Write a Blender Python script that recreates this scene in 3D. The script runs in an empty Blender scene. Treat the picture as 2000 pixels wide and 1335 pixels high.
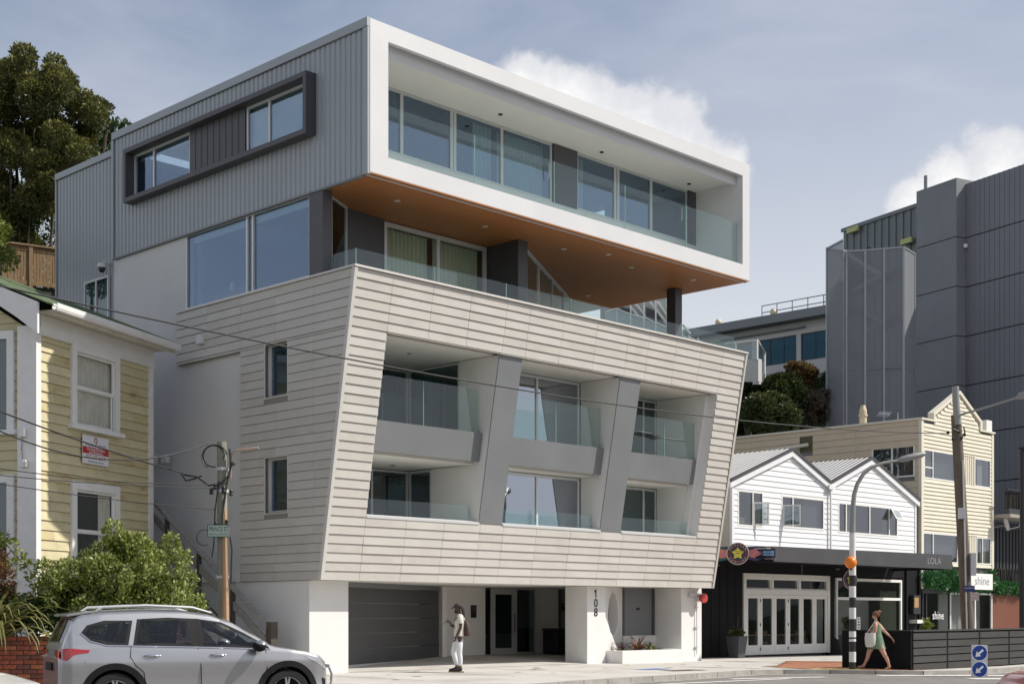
import bpy, bmesh, math, random
from mathutils import Vector, Matrix, noise
random.seed(7)
SC = bpy.context.scene
COL = SC.collection
# ------------------------------------------------------------ camera
FPX, CX, HY, EYE = 2778.0, 1000.0, 1198.0, 1.5      # 50 mm shift lens on a level camera, eye height 1.5 m
cam = bpy.data.cameras.new('camera'); camo = bpy.data.objects.new('camera', cam); COL.objects.link(camo)
cam.sensor_width = 36.0; cam.lens = FPX / 2000 * 36.0
cam.shift_y = (HY - 667.5) / 2000.0
cam.clip_start = 0.1; cam.clip_end = 4000
camo.location = (0, 0, EYE); camo.rotation_euler = (math.radians(90), 0, 0)
SC.camera = camo
# ------------------------------------------------------------ sky, sun, exposure
SUN_EL, SUN_AZ = math.radians(47), math.radians(91)     # azimuth clockwise from +Y
W = bpy.data.worlds.new('World'); SC.world = W; W.use_nodes = True
def world_nodes():
    nt = W.node_tree; nd = nt.nodes; lk = nt.links; nd.clear()
    def N(t, **k):
        n = nd.new(t)
        for a, b in k.items(): setattr(n, a, b)
        return n
    def math_(op, a, b=None, clamp=False):
        n = N('ShaderNodeMath', operation=op); n.use_clamp = clamp
        for i, v in enumerate((a, b)):
            if v is None: continue
            if isinstance(v, (int, float)): n.inputs[i].default_value = v
            else: lk.new(v, n.inputs[i])
        return n.outputs[0]
    def rng(v, a, b, c, d, kind='SMOOTHSTEP'):
        n = N('ShaderNodeMapRange', interpolation_type=kind)
        lk.new(v, n.inputs[0])
        for i, x in enumerate((a, b, c, d)): n.inputs[i + 1].default_value = x
        return n.outputs[0]
    def mix(f, a, b):
        n = N('ShaderNodeMix', data_type='RGBA')
        if isinstance(f, (int, float)): n.inputs[0].default_value = f
        else: lk.new(f, n.inputs[0])
        for i, v in ((6, a), (7, b)):
            if isinstance(v, tuple): n.inputs[i].default_value = (*v, 1)
            else: lk.new(v, n.inputs[i])
        return n.outputs[2]
    tc = N('ShaderNodeTexCoord'); dr = tc.outputs['Generated']
    sky = N('ShaderNodeTexSky', sky_type='NISHITA'); sky.sun_disc = False
    sky.sun_elevation = SUN_EL; sky.sun_rotation = SUN_AZ
    sky.air_density = 1.0; sky.dust_density = 1.5; sky.ozone_density = 2.0
    sep = N('ShaderNodeSeparateXYZ'); lk.new(dr, sep.inputs[0])
    up = sep.outputs[2]
    # thin high cloud veil, streaky, everywhere
    mp = N('ShaderNodeMapping'); mp.inputs['Scale'].default_value = (1.6, 1.0, 4.2); mp.inputs['Rotation'].default_value = (0.3, 0.5, 0.2)
    lk.new(dr, mp.inputs[0])
    n1 = N('ShaderNodeTexNoise'); n1.inputs['Scale'].default_value = 2.2; n1.inputs['Detail'].default_value = 7; n1.inputs['Roughness'].default_value = 0.55; n1.inputs['Distortion'].default_value = 0.35
    lk.new(mp.outputs[0], n1.inputs[0])
    veil = rng(n1.outputs[0], 0.36, 0.72, 0.0, 0.60)
    low = rng(up, 0.10, 0.50, 0.95, 0.0)
    east = rng(sep.outputs[0], -0.15, 0.4, 0.0, 0.30)
    veil = math_('ADD', veil, east, clamp=True)
    col = mix(veil, sky.outputs[0], (4.9, 5.35, 6.5))
    col = mix(low, col, (7.2, 7.4, 7.9))
    # cumulus: lumps in the direction sphere, broken up by noise
    n2 = N('ShaderNodeTexNoise'); n2.inputs['Scale'].default_value = 9.5; n2.inputs['Detail'].default_value = 10; n2.inputs['Roughness'].default_value = 0.62
    lk.new(dr, n2.inputs[0])
    n3 = N('ShaderNodeTexNoise'); n3.inputs['Scale'].default_value = 24.0; n3.inputs['Detail'].default_value = 6; n3.inputs['Roughness'].default_value = 0.6
    lk.new(dr, n3.inputs[0])
    d2 = math_('ADD', math_('MULTIPLY', math_('SUBTRACT', n2.outputs[0], 0.5), 1.35), math_('MULTIPLY', math_('SUBTRACT', n3.outputs[0], 0.5), 0.9))
    lumps = [  # azimuth deg (clockwise from +Y), elevation deg, radius
        (0.4, 20.4, 0.030), (1.6, 19.6, 0.042), (3.3, 19.0, 0.045), (4.8, 18.7, 0.045), (6.2, 18.0, 0.042), (7.0, 16.9, 0.042), (4.5, 16.6, 0.06),
        (15.7, 15.4, 0.022), (17.2, 15.9, 0.028), (19.0, 16.2, 0.036), (21.0, 15.5, 0.042), (17.6, 14.6, 0.028),
        (34, 18, 0.11), (39, 15, 0.14), (50, 22, 0.12), (-105, 20, 0.14), (75, 30, 0.15),
        (120, 20, 0.18), (128, 26, 0.14), (150, 34, 0.15), (164, 15, 0.16), (186, 18, 0.2), (197, 24, 0.15), (225, 30, 0.18), (248, 16, 0.2), (280, 26, 0.18)]
    acc = None
    for az, el, r in lumps:
        a, e = math.radians(az), math.radians(el)
        vd = N('ShaderNodeVectorMath', operation='DISTANCE'); lk.new(dr, vd.inputs[0])
        vd.inputs[1].default_value = (math.sin(a) * math.cos(e), math.cos(a) * math.cos(e), math.sin(e))
        v = math_('SUBTRACT', 1.0, math_('MULTIPLY', vd.outputs['Value'], 1.0 / r))
        acc = v if acc is None else math_('MAXIMUM', acc, v)
    dens = math_('ADD', acc, d2)
    cm = rng(dens, 0.0, 0.32, 0.0, 1.0)
    shade = rng(math_('ADD', dens, math_('MULTIPLY', math_('SUBTRACT', n3.outputs[0], 0.5), 1.6)), 0.1, 1.2, 0.0, 1.0)
    ccol = mix(shade, (7.2, 7.3, 7.7), (9.7, 9.65, 9.6))
    col = mix(cm, col, ccol)
    bg = N('ShaderNodeBackground'); bg.inputs['Strength'].default_value = 0.096
    lk.new(col, bg.inputs[0])
    out = N('ShaderNodeOutputWorld'); lk.new(bg.outputs[0], out.inputs[0])
world_nodes()
sd = bpy.data.lights.new('sun', 'SUN'); sd.energy = 4.6; sd.angle = math.radians(0.53); sd.color = (1.0, 0.94, 0.845)
so = bpy.data.objects.new('sun', sd); COL.objects.link(so)
sdir = Vector((math.sin(SUN_AZ) * math.cos(SUN_EL), math.cos(SUN_AZ) * math.cos(SUN_EL), math.sin(SUN_EL)))
so.rotation_euler = sdir.to_track_quat('Z', 'Y').to_euler(); so.location = sdir * 60
SC.view_settings.view_transform = 'Standard'; SC.view_settings.look = 'None'
SC.view_settings.exposure = 0.14; SC.view_settings.gamma = 1.0; SC.view_settings.use_curve_mapping = False
SC.cycles.max_bounces = 10; SC.cycles.diffuse_bounces = 6; SC.cycles.glossy_bounces = 4
SC.cycles.transmission_bounces = 4; SC.cycles.transparent_max_bounces = 24
SC.cycles.caustics_reflective = False; SC.cycles.caustics_refractive = False

# ------------------------------------------------------------ survey: sight lines met with the real planes
class Fr:
    """local frame (s along, d deep, z up) at a ground point, turned by ang"""
    def __init__(q, ox, oy, ang, oz=0.0):
        q.o = (ox, oy, oz); q.ang = math.radians(ang); q.c = math.cos(q.ang); q.n = math.sin(q.ang)
        q.cam = q.w2l(0, 0, EYE)
    def w2l(q, X, Y, Z):
        X -= q.o[0]; Y -= q.o[1]; return (X * q.c + Y * q.n, -X * q.n + Y * q.c, Z - q.o[2])
    def l2w(q, s, d, z=0.0):
        return Vector((q.o[0] + s * q.c - d * q.n, q.o[1] + s * q.n + d * q.c, q.o[2] + z))
    def ray(q, x, y):
        X = (x - CX) / FPX; return (X * q.c + q.n, -X * q.n + q.c, (HY - y) / FPX)
    def at(q, x, y, **k):
        r = q.ray(x, y); (ax, v), = k.items(); i = 'sdz'.index(ax); t = (v - q.cam[i]) / r[i]
        return tuple(q.cam[j] + t * r[j] for j in range(3))
    def pl(q, x, y, p, n):
        r = q.ray(x, y); t = sum((p[i] - q.cam[i]) * n[i] for i in range(3)) / sum(r[i] * n[i] for i in range(3))
        return tuple(q.cam[j] + t * r[j] for j in range(3))
def ground_z(X, Y=0):
    return -0.012 * min(max(0.0, X - 2.0), 14.0)

# ------------------------------------------------------------ materials
MATS = {}
def mat(name, col, rough=0.6, metal=0.0, var=0.0, scale=3.0, bump=0.0, bscale=40.0, col2=None, streak=(1, 1, 1), spec=None, coat=0.0, emit=None, thr=(0.35, 0.65)):
    if name in MATS: return MATS[name]
    m = bpy.data.materials.new(name); m.use_nodes = True; nt = m.node_tree; nd = nt.nodes; lk = nt.links
    b = nd['Principled BSDF']; b.inputs['Base Color'].default_value = (*col, 1); b.inputs['Roughness'].default_value = rough
    b.inputs['Metallic'].default_value = metal
    if spec is not None: b.inputs['Specular IOR Level'].default_value = spec
    if coat: b.inputs['Coat Weight'].default_value = coat; b.inputs['Coat Roughness'].default_value = 0.06
    if emit: b.inputs['Emission Color'].default_value = (*emit[0], 1); b.inputs['Emission Strength'].default_value = emit[1]
    m.diffuse_color = (*col, 1)
    if var or col2 or bump:
        tc = nd.new('ShaderNodeTexCoord'); mp = nd.new('ShaderNodeMapping'); mp.inputs['Scale'].default_value = streak
        lk.new(tc.outputs['Object'], mp.inputs[0])
    if var or col2:
        n = nd.new('ShaderNodeTexNoise'); n.inputs['Scale'].default_value = scale; n.inputs['Detail'].default_value = 6; n.inputs['Roughness'].default_value = 0.6
        lk.new(mp.outputs[0], n.inputs[0])
        r = nd.new('ShaderNodeMapRange'); lk.new(n.outputs[0], r.inputs[0])
        r.inputs[1].default_value = thr[0]; r.inputs[2].default_value = thr[1]
        x = nd.new('ShaderNodeMix'); x.data_type = 'RGBA'; lk.new(r.outputs[0], x.inputs[0])
        a = tuple(c * (1 - var) for c in col); c2 = col2 or tuple(min(1, c * (1 + var)) for c in col)
        x.inputs[6].default_value = (*(col if col2 else a), 1); x.inputs[7].default_value = (*c2, 1)
        lk.new(x.outputs[2], b.inputs['Base Color'])
        rr = nd.new('ShaderNodeMapRange'); lk.new(n.outputs[0], rr.inputs[0]); rr.inputs[3].default_value = max(0.02, rough - 0.08); rr.inputs[4].default_value = min(1, rough + 0.08)
        lk.new(rr.outputs[0], b.inputs['Roughness'])
    if bump:
        n = nd.new('ShaderNodeTexNoise'); n.inputs['Scale'].default_value = bscale; n.inputs['Detail'].default_value = 4
        lk.new(mp.outputs[0], n.inputs[0])
        bp = nd.new('ShaderNodeBump'); bp.inputs['Strength'].default_value = bump; bp.inputs['Distance'].default_value = 0.02
        lk.new(n.outputs[0], bp.inputs['Height']); lk.new(bp.outputs[0], b.inputs['Normal'])
    MATS[name] = m; return m
def glass(name, tint=(0.8, 0.88, 0.86), f0=0.05, gain=1.0, rough=0.0, dirt=0.0, milk=0.0, milkcol=(0.6, 0.75, 0.7), rcol=(0.95, 0.97, 1)):
    """thin pane: tinted see-through plus a mirror part that grows at a glance"""
    if name in MATS: return MATS[name]
    m = bpy.data.materials.new(name); m.use_nodes = True; nt = m.node_tree; nd = nt.nodes; lk = nt.links; nd.clear()
    tr = nd.new('ShaderNodeBsdfTransparent'); tr.inputs[0].default_value = (*tint, 1)
    gl = nd.new('ShaderNodeBsdfGlossy'); gl.inputs['Roughness'].default_value = rough; gl.inputs[0].default_value = (*rcol, 1)
    fr = nd.new('ShaderNodeLayerWeight')
    pw = nd.new('ShaderNodeMath'); pw.operation = 'POWER'; lk.new(fr.outputs['Facing'], pw.inputs[0]); pw.inputs[1].default_value = 5.0
    mu = nd.new('ShaderNodeMath'); mu.operation = 'MULTIPLY_ADD'; mu.use_clamp = True
    lk.new(pw.outputs[0], mu.inputs[0]); mu.inputs[1].default_value = gain * 0.9; mu.inputs[2].default_value = f0 + 0.04 * gain
    mx = nd.new('ShaderNodeMixShader'); lk.new(mu.outputs[0], mx.inputs[0])
    base = tr.outputs[0]
    if milk:
        df = nd.new('ShaderNodeBsdfDiffuse'); df.inputs[0].default_value = (*milkcol, 1)
        m2 = nd.new('ShaderNodeMixShader'); m2.inputs[0].default_value = milk
        lk.new(tr.outputs[0], m2.inputs[1]); lk.new(df.outputs[0], m2.inputs[2]); base = m2.outputs[0]
    # a trace of unevenness so reflections wobble like real panes
    tc = nd.new('ShaderNodeTexCoord'); ns = nd.new('ShaderNodeTexNoise'); ns.inputs['Scale'].default_value = 0.7
    lk.new(tc.outputs['Object'], ns.inputs[0])
    bp = nd.new('ShaderNodeBump'); bp.inputs['Strength'].default_value = 0.12; bp.inputs['Distance'].default_value = 0.03
    lk.new(ns.outputs[0], bp.inputs['Height']); lk.new(bp.outputs[0], gl.inputs['Normal'])
    lk.new(base, mx.inputs[1]); lk.new(gl.outputs[0], mx.inputs[2])
    o = nd.new('ShaderNodeOutputMaterial'); lk.new(mx.outputs[0], o.inputs[0])
    MATS[name] = m; return m

# ------------------------------------------------------------ mesh collector
class MB:
    def __init__(q): q.v = []; q.f = []
    def add(q, vs, fs):
        n = len(q.v); q.v.extend([tuple(a) for a in vs]); q.f.extend([tuple(i + n for i in f) for f in fs]); return q
    def box(q, x0, x1, y0, y1, z0, z1):
        return q.add([(x0, y0, z0), (x1, y0, z0), (x1, y1, z0), (x0, y1, z0), (x0, y0, z1), (x1, y0, z1), (x1, y1, z1), (x0, y1, z1)],
                     [(3, 2, 1, 0), (4, 5, 6, 7), (0, 1, 5, 4), (1, 2, 6, 5), (2, 3, 7, 6), (3, 0, 4, 7)])
    def obox(q, o, a, b, c):
        o, a, b, c = Vector(o), Vector(a), Vector(b), Vector(c)
        return q.add([o, o + a, o + a + b, o + b, o + c, o + a + c, o + a + b + c, o + b + c],
                     [(3, 2, 1, 0), (4, 5, 6, 7), (0, 1, 5, 4), (1, 2, 6, 5), (2, 3, 7, 6), (3, 0, 4, 7)])
    def ext(q, pts, vec):
        """prism: polygon (3-D points) swept by vec"""
        n = len(pts); p = [Vector(a) for a in pts]; w = Vector(vec)
        return q.add(p + [a + w for a in p], [tuple(range(n))[::-1], tuple(range(n, 2 * n))] + [(i, (i + 1) % n, n + (i + 1) % n, n + i) for i in range(n)])
    def poly(q, pts): return q.add(pts, [tuple(range(len(pts)))])
    def tube(q, path, r, n=8, cap=True):
        P = [Vector(p) for p in path]; R = r if isinstance(r, (list, tuple)) else [r] * len(P); base = len(q.v); prev = None
        for i, p in enumerate(P):
            t = (P[min(i + 1, len(P) - 1)] - P[max(i - 1, 0)]).normalized()
            if prev is None:
                a = t.cross(Vector((0, 0, 1)));
                if a.length < 1e-3: a = t.cross(Vector((1, 0, 0)))
            else: a = prev - t * prev.dot(t)
            a.normalize(); prev = a; b = t.cross(a)
            for k in range(n):
                w = 2 * math.pi * k / n; q.v.append(tuple(p + (a * math.cos(w) + b * math.sin(w)) * R[i]))
        for i in range(len(P) - 1):
            for k in range(n):
                j = (k + 1) % n; q.f.append((base + i * n + k, base + i * n + j, base + (i + 1) * n + j, base + (i + 1) * n + k))
        if cap:
            q.f.append(tuple(base + k for k in range(n))[::-1]); e = base + (len(P) - 1) * n; q.f.append(tuple(e + k for k in range(n)))
        return q
    def lathe(q, prof, o=(0, 0, 0), ax='z', n=20, cap=True):
        """prof: (radius, along) pairs"""
        base = len(q.v); o = Vector(o)
        for r, h in prof:
            for k in range(n):
                w = 2 * math.pi * k / n; c, s = r * math.cos(w), r * math.sin(w)
                q.v.append(tuple(o + Vector({'z': (c, s, h), 'y': (c, h, s), 'x': (h, c, s)}[ax])))
        for i in range(len(prof) - 1):
            for k in range(n):
                j = (k + 1) % n; q.f.append((base + i * n + k, base + i * n + j, base + (i + 1) * n + j, base + (i + 1) * n + k))
        if cap:
            q.f.append(tuple(base + k for k in range(n))[::-1]); e = base + (len(prof) - 1) * n; q.f.append(tuple(e + k for k in range(n)))
        return q
    def ball(q, c, r, n=10, m=7):
        c = Vector(c); rr = r if isinstance(r, (list, tuple)) else (r, r, r); base = len(q.v)
        for i in range(m + 1):
            t = math.pi * i / m
            for k in range(n):
                w = 2 * math.pi * k / n
                q.v.append((c.x + rr[0] * math.sin(t) * math.cos(w), c.y + rr[1] * math.sin(t) * math.sin(w), c.z + rr[2] * math.cos(t)))
        for i in range(m):
            for k in range(n):
                j = (k + 1) % n; q.f.append((base + i * n + k, base + (i + 1) * n + k, base + (i + 1) * n + j, base + i * n + j))
        return q
    def grid(q, rows):
        n = len(rows[0]); base = len(q.v)
        for r in rows: q.v.extend([tuple(p) for p in r])
        for i in range(len(rows) - 1):
            for k in range(n - 1): q.f.append((base + i * n + k, base + i * n + k + 1, base + (i + 1) * n + k + 1, base + (i + 1) * n + k))
        return q
    def build(q, name, m, par=None, smooth=False, bevel=0.0, fix=True, kind=None, label=None, ang=40, weld=False):
        me = bpy.data.meshes.new(name); me.from_pydata(q.v, [], q.f)
        if fix or bevel or weld:
            bm = bmesh.new(); bm.from_mesh(me)
            if weld: bmesh.ops.remove_doubles(bm, verts=bm.verts, dist=1e-4)
            if fix: bmesh.ops.recalc_face_normals(bm, faces=bm.faces)
            if bevel:
                es = [e for e in bm.edges if len(e.link_faces) == 2 and e.calc_face_angle(0) > 0.6]
                bmesh.ops.bevel(bm, geom=es, offset=bevel, segments=2, profile=0.7, affect='EDGES', clamp_overlap=True)
            bm.to_mesh(me); bm.free()
        me.update()
        if isinstance(m, (list, tuple)):
            for x in m: me.materials.append(x)
        else: me.materials.append(m)
        if smooth:
            me.polygons.foreach_set('use_smooth', [True] * len(me.polygons))
            try: me.set_sharp_from_angle(angle=math.radians(ang))
            except Exception: pass
        o = bpy.data.objects.new(name, me); COL.objects.link(o)
        if par is not None: o.parent = par
        if kind: o['kind'] = kind
        if label: o['label'] = label
        return o
def tag(o, label, cat, group=None):
    o['label'] = label; o['category'] = cat
    if group: o['group'] = group
    return o
def thing(name, label, cat, loc=(0, 0, 0), rz=0.0, group=None):
    o = bpy.data.objects.new(name, None); COL.objects.link(o); o.empty_display_size = 0.3
    o.location = loc; o.rotation_euler = (0, 0, rz); return tag(o, label, cat, group)
def dup(root, loc=None, rz=None, label=None):
    r = root.copy(); COL.objects.link(r)
    if loc is not None: r.location = loc
    if rz is not None: r.rotation_euler = (0, 0, rz)
    if label: r['label'] = label
    for ch in list(root.children):
        c = ch.copy(); COL.objects.link(c); c.parent = r
        for g in ch.children:
            e = g.copy(); COL.objects.link(e); e.parent = c
    return r
def text(s, size, m, par, o, ax, up, depth=0.004, name='lettering', align='CENTER', font_w=1.0):
    """raised lettering as a mesh; o = centre of the line, ax = reading direction, up = up direction"""
    cu = bpy.data.curves.new('t', 'FONT'); cu.body = s; cu.size = size; cu.extrude = depth; cu.align_x = align; cu.align_y = 'CENTER'; cu.resolution_u = 3
    t = bpy.data.objects.new('t', cu); COL.objects.link(t)
    dg = bpy.context.evaluated_depsgraph_get(); me = bpy.data.meshes.new_from_object(t.evaluated_get(dg))
    bpy.data.objects.remove(t); bpy.data.curves.remove(cu)
    a, u = Vector(ax).normalized(), Vector(up).normalized(); n = a.cross(u)
    M = Matrix((a * font_w, u, n)).transposed().to_4x4(); M.translation = Vector(o)
    me.transform(M); me.materials.clear(); me.materials.append(m); me.name = name
    ob = bpy.data.objects.new(name, me); COL.objects.link(ob)
    if par is not None: ob.parent = par
    return ob
def window(par, o, a, w, h, n, fm, gm, cols=(), rows=(), fw=0.05, fd=0.07, name='window', mw=None, sill=None, gset=0.5):
    """framed window: lower left corner o (seen from outside), along a, outward n; frame mesh with panes as sub-parts"""
    o, a, n = Vector(o), Vector(a).normalized(), Vector(n).normalized(); u = Vector((0, 0, 1)); mw = mw or fw
    f = MB(); d = -n * fd
    f.obox(o, a * fw, d, u * h); f.obox(o + a * (w - fw), a * fw, d, u * h)
    f.obox(o + a * fw, a * (w - 2 * fw), d, u * fw); f.obox(o + a * fw + u * (h - fw), a * (w - 2 * fw), d, u * fw)
    xs = [fw] + [c for c in cols] + [w - fw]; zs = [fw] + [r for r in rows] + [h - fw]
    for c in cols: f.obox(o + a * (c - mw / 2) + u * fw, a * mw, d * 0.96 - n * 0.001, u * (h - 2 * fw))
    for r in rows: f.obox(o + a * fw + u * (r - mw / 2), a * (w - 2 * fw), d * 0.92 - n * 0.002, u * mw)
    fo = f.build(name, fm, par)
    for i in range(len(xs) - 1):
        for j in range(len(zs) - 1):
            g = MB().obox(o + a * xs[i] + u * zs[j] - n * fd * gset, a * (xs[i + 1] - xs[i]), -n * 0.008, u * (zs[j + 1] - zs[j]))
            g.build('pane', gm, fo)
    return fo
def curtain(par, o, w, h, m, n, amp=0.05, pitch=0.16, a=(1, 0, 0)):
    o, a, n = Vector(o), Vector(a).normalized(), Vector(n).normalized(); k = max(8, int(w / pitch * 8)); rows = []
    for z in (0, h):
        rows.append([o + a * (w * i / k) + n * amp * math.sin(2 * math.pi * (w * i / k) / pitch + 0.6 * math.sin(i * 0.13)) + Vector((0, 0, z)) for i in range(k + 1)])
    return MB().grid(rows).build('curtain', m, par, smooth=True, fix=False, ang=180)
def clip_row(z0, z1, spans, holes):
    """pieces (a, b, za, zb) of one board row left around rectangular openings (s0, s1, z0, z1)"""
    zs = sorted({z0, z1} | {h[k] for h in holes for k in (2, 3) if z0 + 0.012 < h[k] < z1 - 0.012}); out = []
    for za, zb in zip(zs[:-1], zs[1:]):
        m = (za + zb) / 2; cur = list(spans)
        for (a, b, c, d) in holes:
            if c < m < d:
                nx = []
                for (u, v) in cur:
                    if b <= u or a >= v: nx.append((u, v)); continue
                    if a > u: nx.append((u, a))
                    if b < v: nx.append((b, v))
                cur = nx
        out += [(u, v, za, zb) for u, v in cur if v - u > 0.02]
    return out
def leaf_cloud(pts_norm, size, n=None, aspect=0.45, jitter=0.5, seed=1):
    """many small leaf quads, bent along the midrib, at (point, normal) samples"""
    rnd = random.Random(seed); v = []; f = []
    for p, nr in pts_norm:
        s = size * rnd.uniform(1 - jitter, 1 + jitter)
        d = Vector((rnd.gauss(0, 1), rnd.gauss(0, 1), rnd.gauss(0, 1))).normalized() * 0.9 + Vector(nr) * 0.8
        d.normalize(); sd_ = d.cross(Vector((rnd.gauss(0, 1), rnd.gauss(0, 1), rnd.gauss(0, 1))));
        if sd_.length < 1e-3: continue
        sd_.normalize(); p = Vector(p); w = sd_ * s * aspect * 0.5; i = len(v)
        v += [tuple(p), tuple(p + d * s * 0.5 + w), tuple(p + d * s), tuple(p + d * s * 0.5 - w)]
        f.append((i, i + 1, i + 2, i + 3))
    return v, f
# ============================================================ ground, road, pavements (the setting)
def struct(o): o['kind'] = 'structure'; return o
mRoad = mat('chip_seal_road', (0.155, 0.147, 0.136), 0.9, col2=(0.225, 0.213, 0.195), scale=0.6, streak=(1, 0.35, 1), bump=0.35, bscale=55)
mPave = mat('concrete_pavement', (0.40, 0.38, 0.35), 0.85, col2=(0.53, 0.51, 0.475), scale=0.55, thr=(0.30, 0.55), bump=0.15, bscale=40)
mKerb = mat('kerb_stone', (0.33, 0.315, 0.29), 0.85, var=0.15, scale=2.0, bump=0.15, bscale=30)
mPaint = mat('road_paint', (0.72, 0.71, 0.68), 0.7, var=0.12, scale=6)
mHill = mat('bush_hillside', (0.035, 0.05, 0.02), 0.95, var=0.5, scale=0.35, bump=0.8, bscale=0.8)
def sheet(name, m, pts, zo, fall=True, nx=None):
    """flat sheet following the fall of the street; pts are plan points"""
    bm = bmesh.new(); vs = [bm.verts.new((p[0], p[1], 0)) for p in pts]; bm.faces.new(vs)
    bmesh.ops.triangulate(bm, faces=bm.faces)
    for _ in range(1):
        x0, x1 = min(p[0] for p in pts), max(p[0] for p in pts)
        for cx_ in (2.0, 16.0):
            if x0 < cx_ < x1:
                bmesh.ops.bisect_plane(bm, geom=bm.verts[:] + bm.edges[:] + bm.faces[:], plane_co=(cx_, 0, 0), plane_no=(1, 0, 0))
    for v in bm.verts: v.co.z = ground_z(v.co.x) + zo
    bmesh.ops.recalc_face_normals(bm, faces=bm.faces)
    for f_ in bm.faces:
        if f_.normal.z < 0: f_.normal_flip()
    me = bpy.data.meshes.new(name); bm.to_mesh(me); bm.free(); me.materials.append(m)
    o = bpy.data.objects.new(name, me); COL.objects.link(o); return struct(o)
KH = 0.12
sheet('road', mRoad, [(-400, -300), (400, -300), (400, 600), (-400, 600)], -KH)
# pavement in front of the buildings, its kerb bulging out at the crossing
kerb_line = [(-6.2, 21.6), (-2.6, 26.5), (0.9, 31.3), (3.3, 34.7), (5.3, 37.6), (6.5, 39.4), (7.6, 40.2), (9.0, 40.45), (11.6, 40.4), (13.2, 41.4), (17.2, 46.4), (30, 60), (60, 92)]
back = [(40, 110), (9, 70), (-12, 62), (-26, 50), (-30, 36), (-14, 24.5)]
sheet('pavement', mPave, kerb_line + back, 0.0)
kb = MB(); gt = MB()
def off_line(L, o):
    r = []
    for i, p in enumerate(L):
        a, b = V2(L[max(0, i - 1)]), V2(L[min(len(L) - 1, i + 1)]); t = (b - a).normalized(); r.append(V2(p) + V2((t.y, -t.x)) * o)
    return r
V2 = lambda p: Vector((p[0], p[1]))
KL = []
for a, b in zip(kerb_line[:-1], kerb_line[1:]):
    n_ = max(1, int((V2(b) - V2(a)).length / 1.0)); KL += [tuple(V2(a).lerp(V2(b), i / n_)) for i in range(n_)]
KL.append(kerb_line[-1])
kin, kout = off_line(KL, -0.002), off_line(KL, 0.15)
for i in range(len(KL) - 1):
    pz = [ground_z(p.x) for p in (kin[i], kin[i + 1], kout[i + 1], kout[i])]
    P_ = [kin[i], kin[i + 1], kout[i + 1], kout[i]]
    t_ = 0.012
    a, b = P_[0].lerp(P_[1], t_), P_[0].lerp(P_[1], 1 - t_); c_, d_ = P_[2].lerp(P_[3], t_), P_[2].lerp(P_[3], 1 - t_)
    o = MB().add([(p.x, p.y, -0.4) for p in (a, b, c_, d_)] + [(p.x, p.y, ground_z(p.x) + 0.004) for p in (a, b, c_, d_)],
             [(3, 2, 1, 0), (4, 5, 6, 7), (0, 1, 5, 4), (1, 2, 6, 5), (2, 3, 7, 6), (3, 0, 4, 7)]).build('kerb', mKerb)
    struct(o)
ch = off_line(KL, 0.15); ch2 = off_line(KL, 0.5)
sheet('road_gutter', mKerb, [tuple(p) for p in ch] + [tuple(p) for p in reversed(ch2)], -KH + 0.004)
# garage apron rising into the entrance
MF = Fr(-4.25, 36.4, 45.6)
ap = MB(); q = [MF.l2w(*p) for p in ((0.1, 0.0, 0.006), (9.32, 0.0, 0.006), (14.8, 4.98, 0.2), (7.0, 4.98, 0.2), (0.1, 2.2, 0.11))]
ap.poly([tuple(p) for p in (q[0], q[1], q[2], q[3], q[4])]); struct(ap.build('driveway', mPave))
# expansion joints cut in the concrete
for s0 in (-4.5, -1.5, 1.5, 4.5, 7.5, 10.5, 13.5):
    a, b = MF.l2w(s0, -0.1, 0), MF.l2w(s0, -4.6, 0)
    t_ = (b - a).normalized(); w = Vector((-t_.y, t_.x, 0)) * 0.02
    o = MB().poly([(p.x, p.y, ground_z(p.x) + 0.0045) for p in (a - w, b - w, b + w, a + w)]).build('pavement_joint', mat('joint_dark', (0.12, 0.115, 0.11), 0.9)); struct(o)
# brick paving in front of the cafe, laid brick by brick along the kerb
mPB = [mat('paver_red', (0.36, 0.155, 0.085), 0.85, var=0.2, scale=8), mat('paver_orange', (0.44, 0.22, 0.11), 0.85, var=0.2, scale=8), mat('paver_brown', (0.28, 0.13, 0.08), 0.85, var=0.2, scale=8), mat('paver_yellow', (0.52, 0.40, 0.14), 0.8, var=0.1, scale=8)]
rnd = random.Random(5)
pv_me = {}
sheet('paving_bed', mat('paving_sand', (0.2, 0.16, 0.12), 0.95, var=0.2, scale=10), [(7.35, 42.2), (8.3, 40.7), (11.5, 40.65), (15.8, 45.6), (13.5, 48.6), (10.6, 48.4)], 0.003)
cnt = 0
stuffb = MB()
for iy in range(0, 40):
    for ix in range(0, 45):
        x = 6.6 + ix * 0.232 + (0.116 if iy % 2 else 0); y = 40.72 + iy * 0.21
        fx = x - 7.4
        if not (x > 7.5 + max(0, (y - 40.7)) * 0.25 and y > 40.7 and y < 48 and x < 11.35 + (y - 40.6) * 0.75 and y > 40.7 + max(0, 8.35 - x) * 1.6): continue
        if iy < 7 and ix < 24:
            k = 3 if (8.6 < x < 9.9 and iy < 3) else rnd.choice((0, 0, 1, 1, 2))
            if k not in pv_me:
                o = MB().box(-0.112, 0.112, -0.1, 0.1, -0.05, 0.0).build('paver', mPB[k]); pv_me[k] = o.data
            else: o = bpy.data.objects.new('paver', pv_me[k]); COL.objects.link(o)
            o.location = (x, y, ground_z(x) + 0.012 + rnd.uniform(-0.002, 0.002)); o['kind'] = 'structure'
        else:
            stuffb.box(x - 0.112, x + 0.112, y - 0.1, y + 0.1, ground_z(x) - 0.03, ground_z(x) + 0.012)
so_ = stuffb.build('brick_paving', mPB[0], fix=False); struct(so_)
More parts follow.
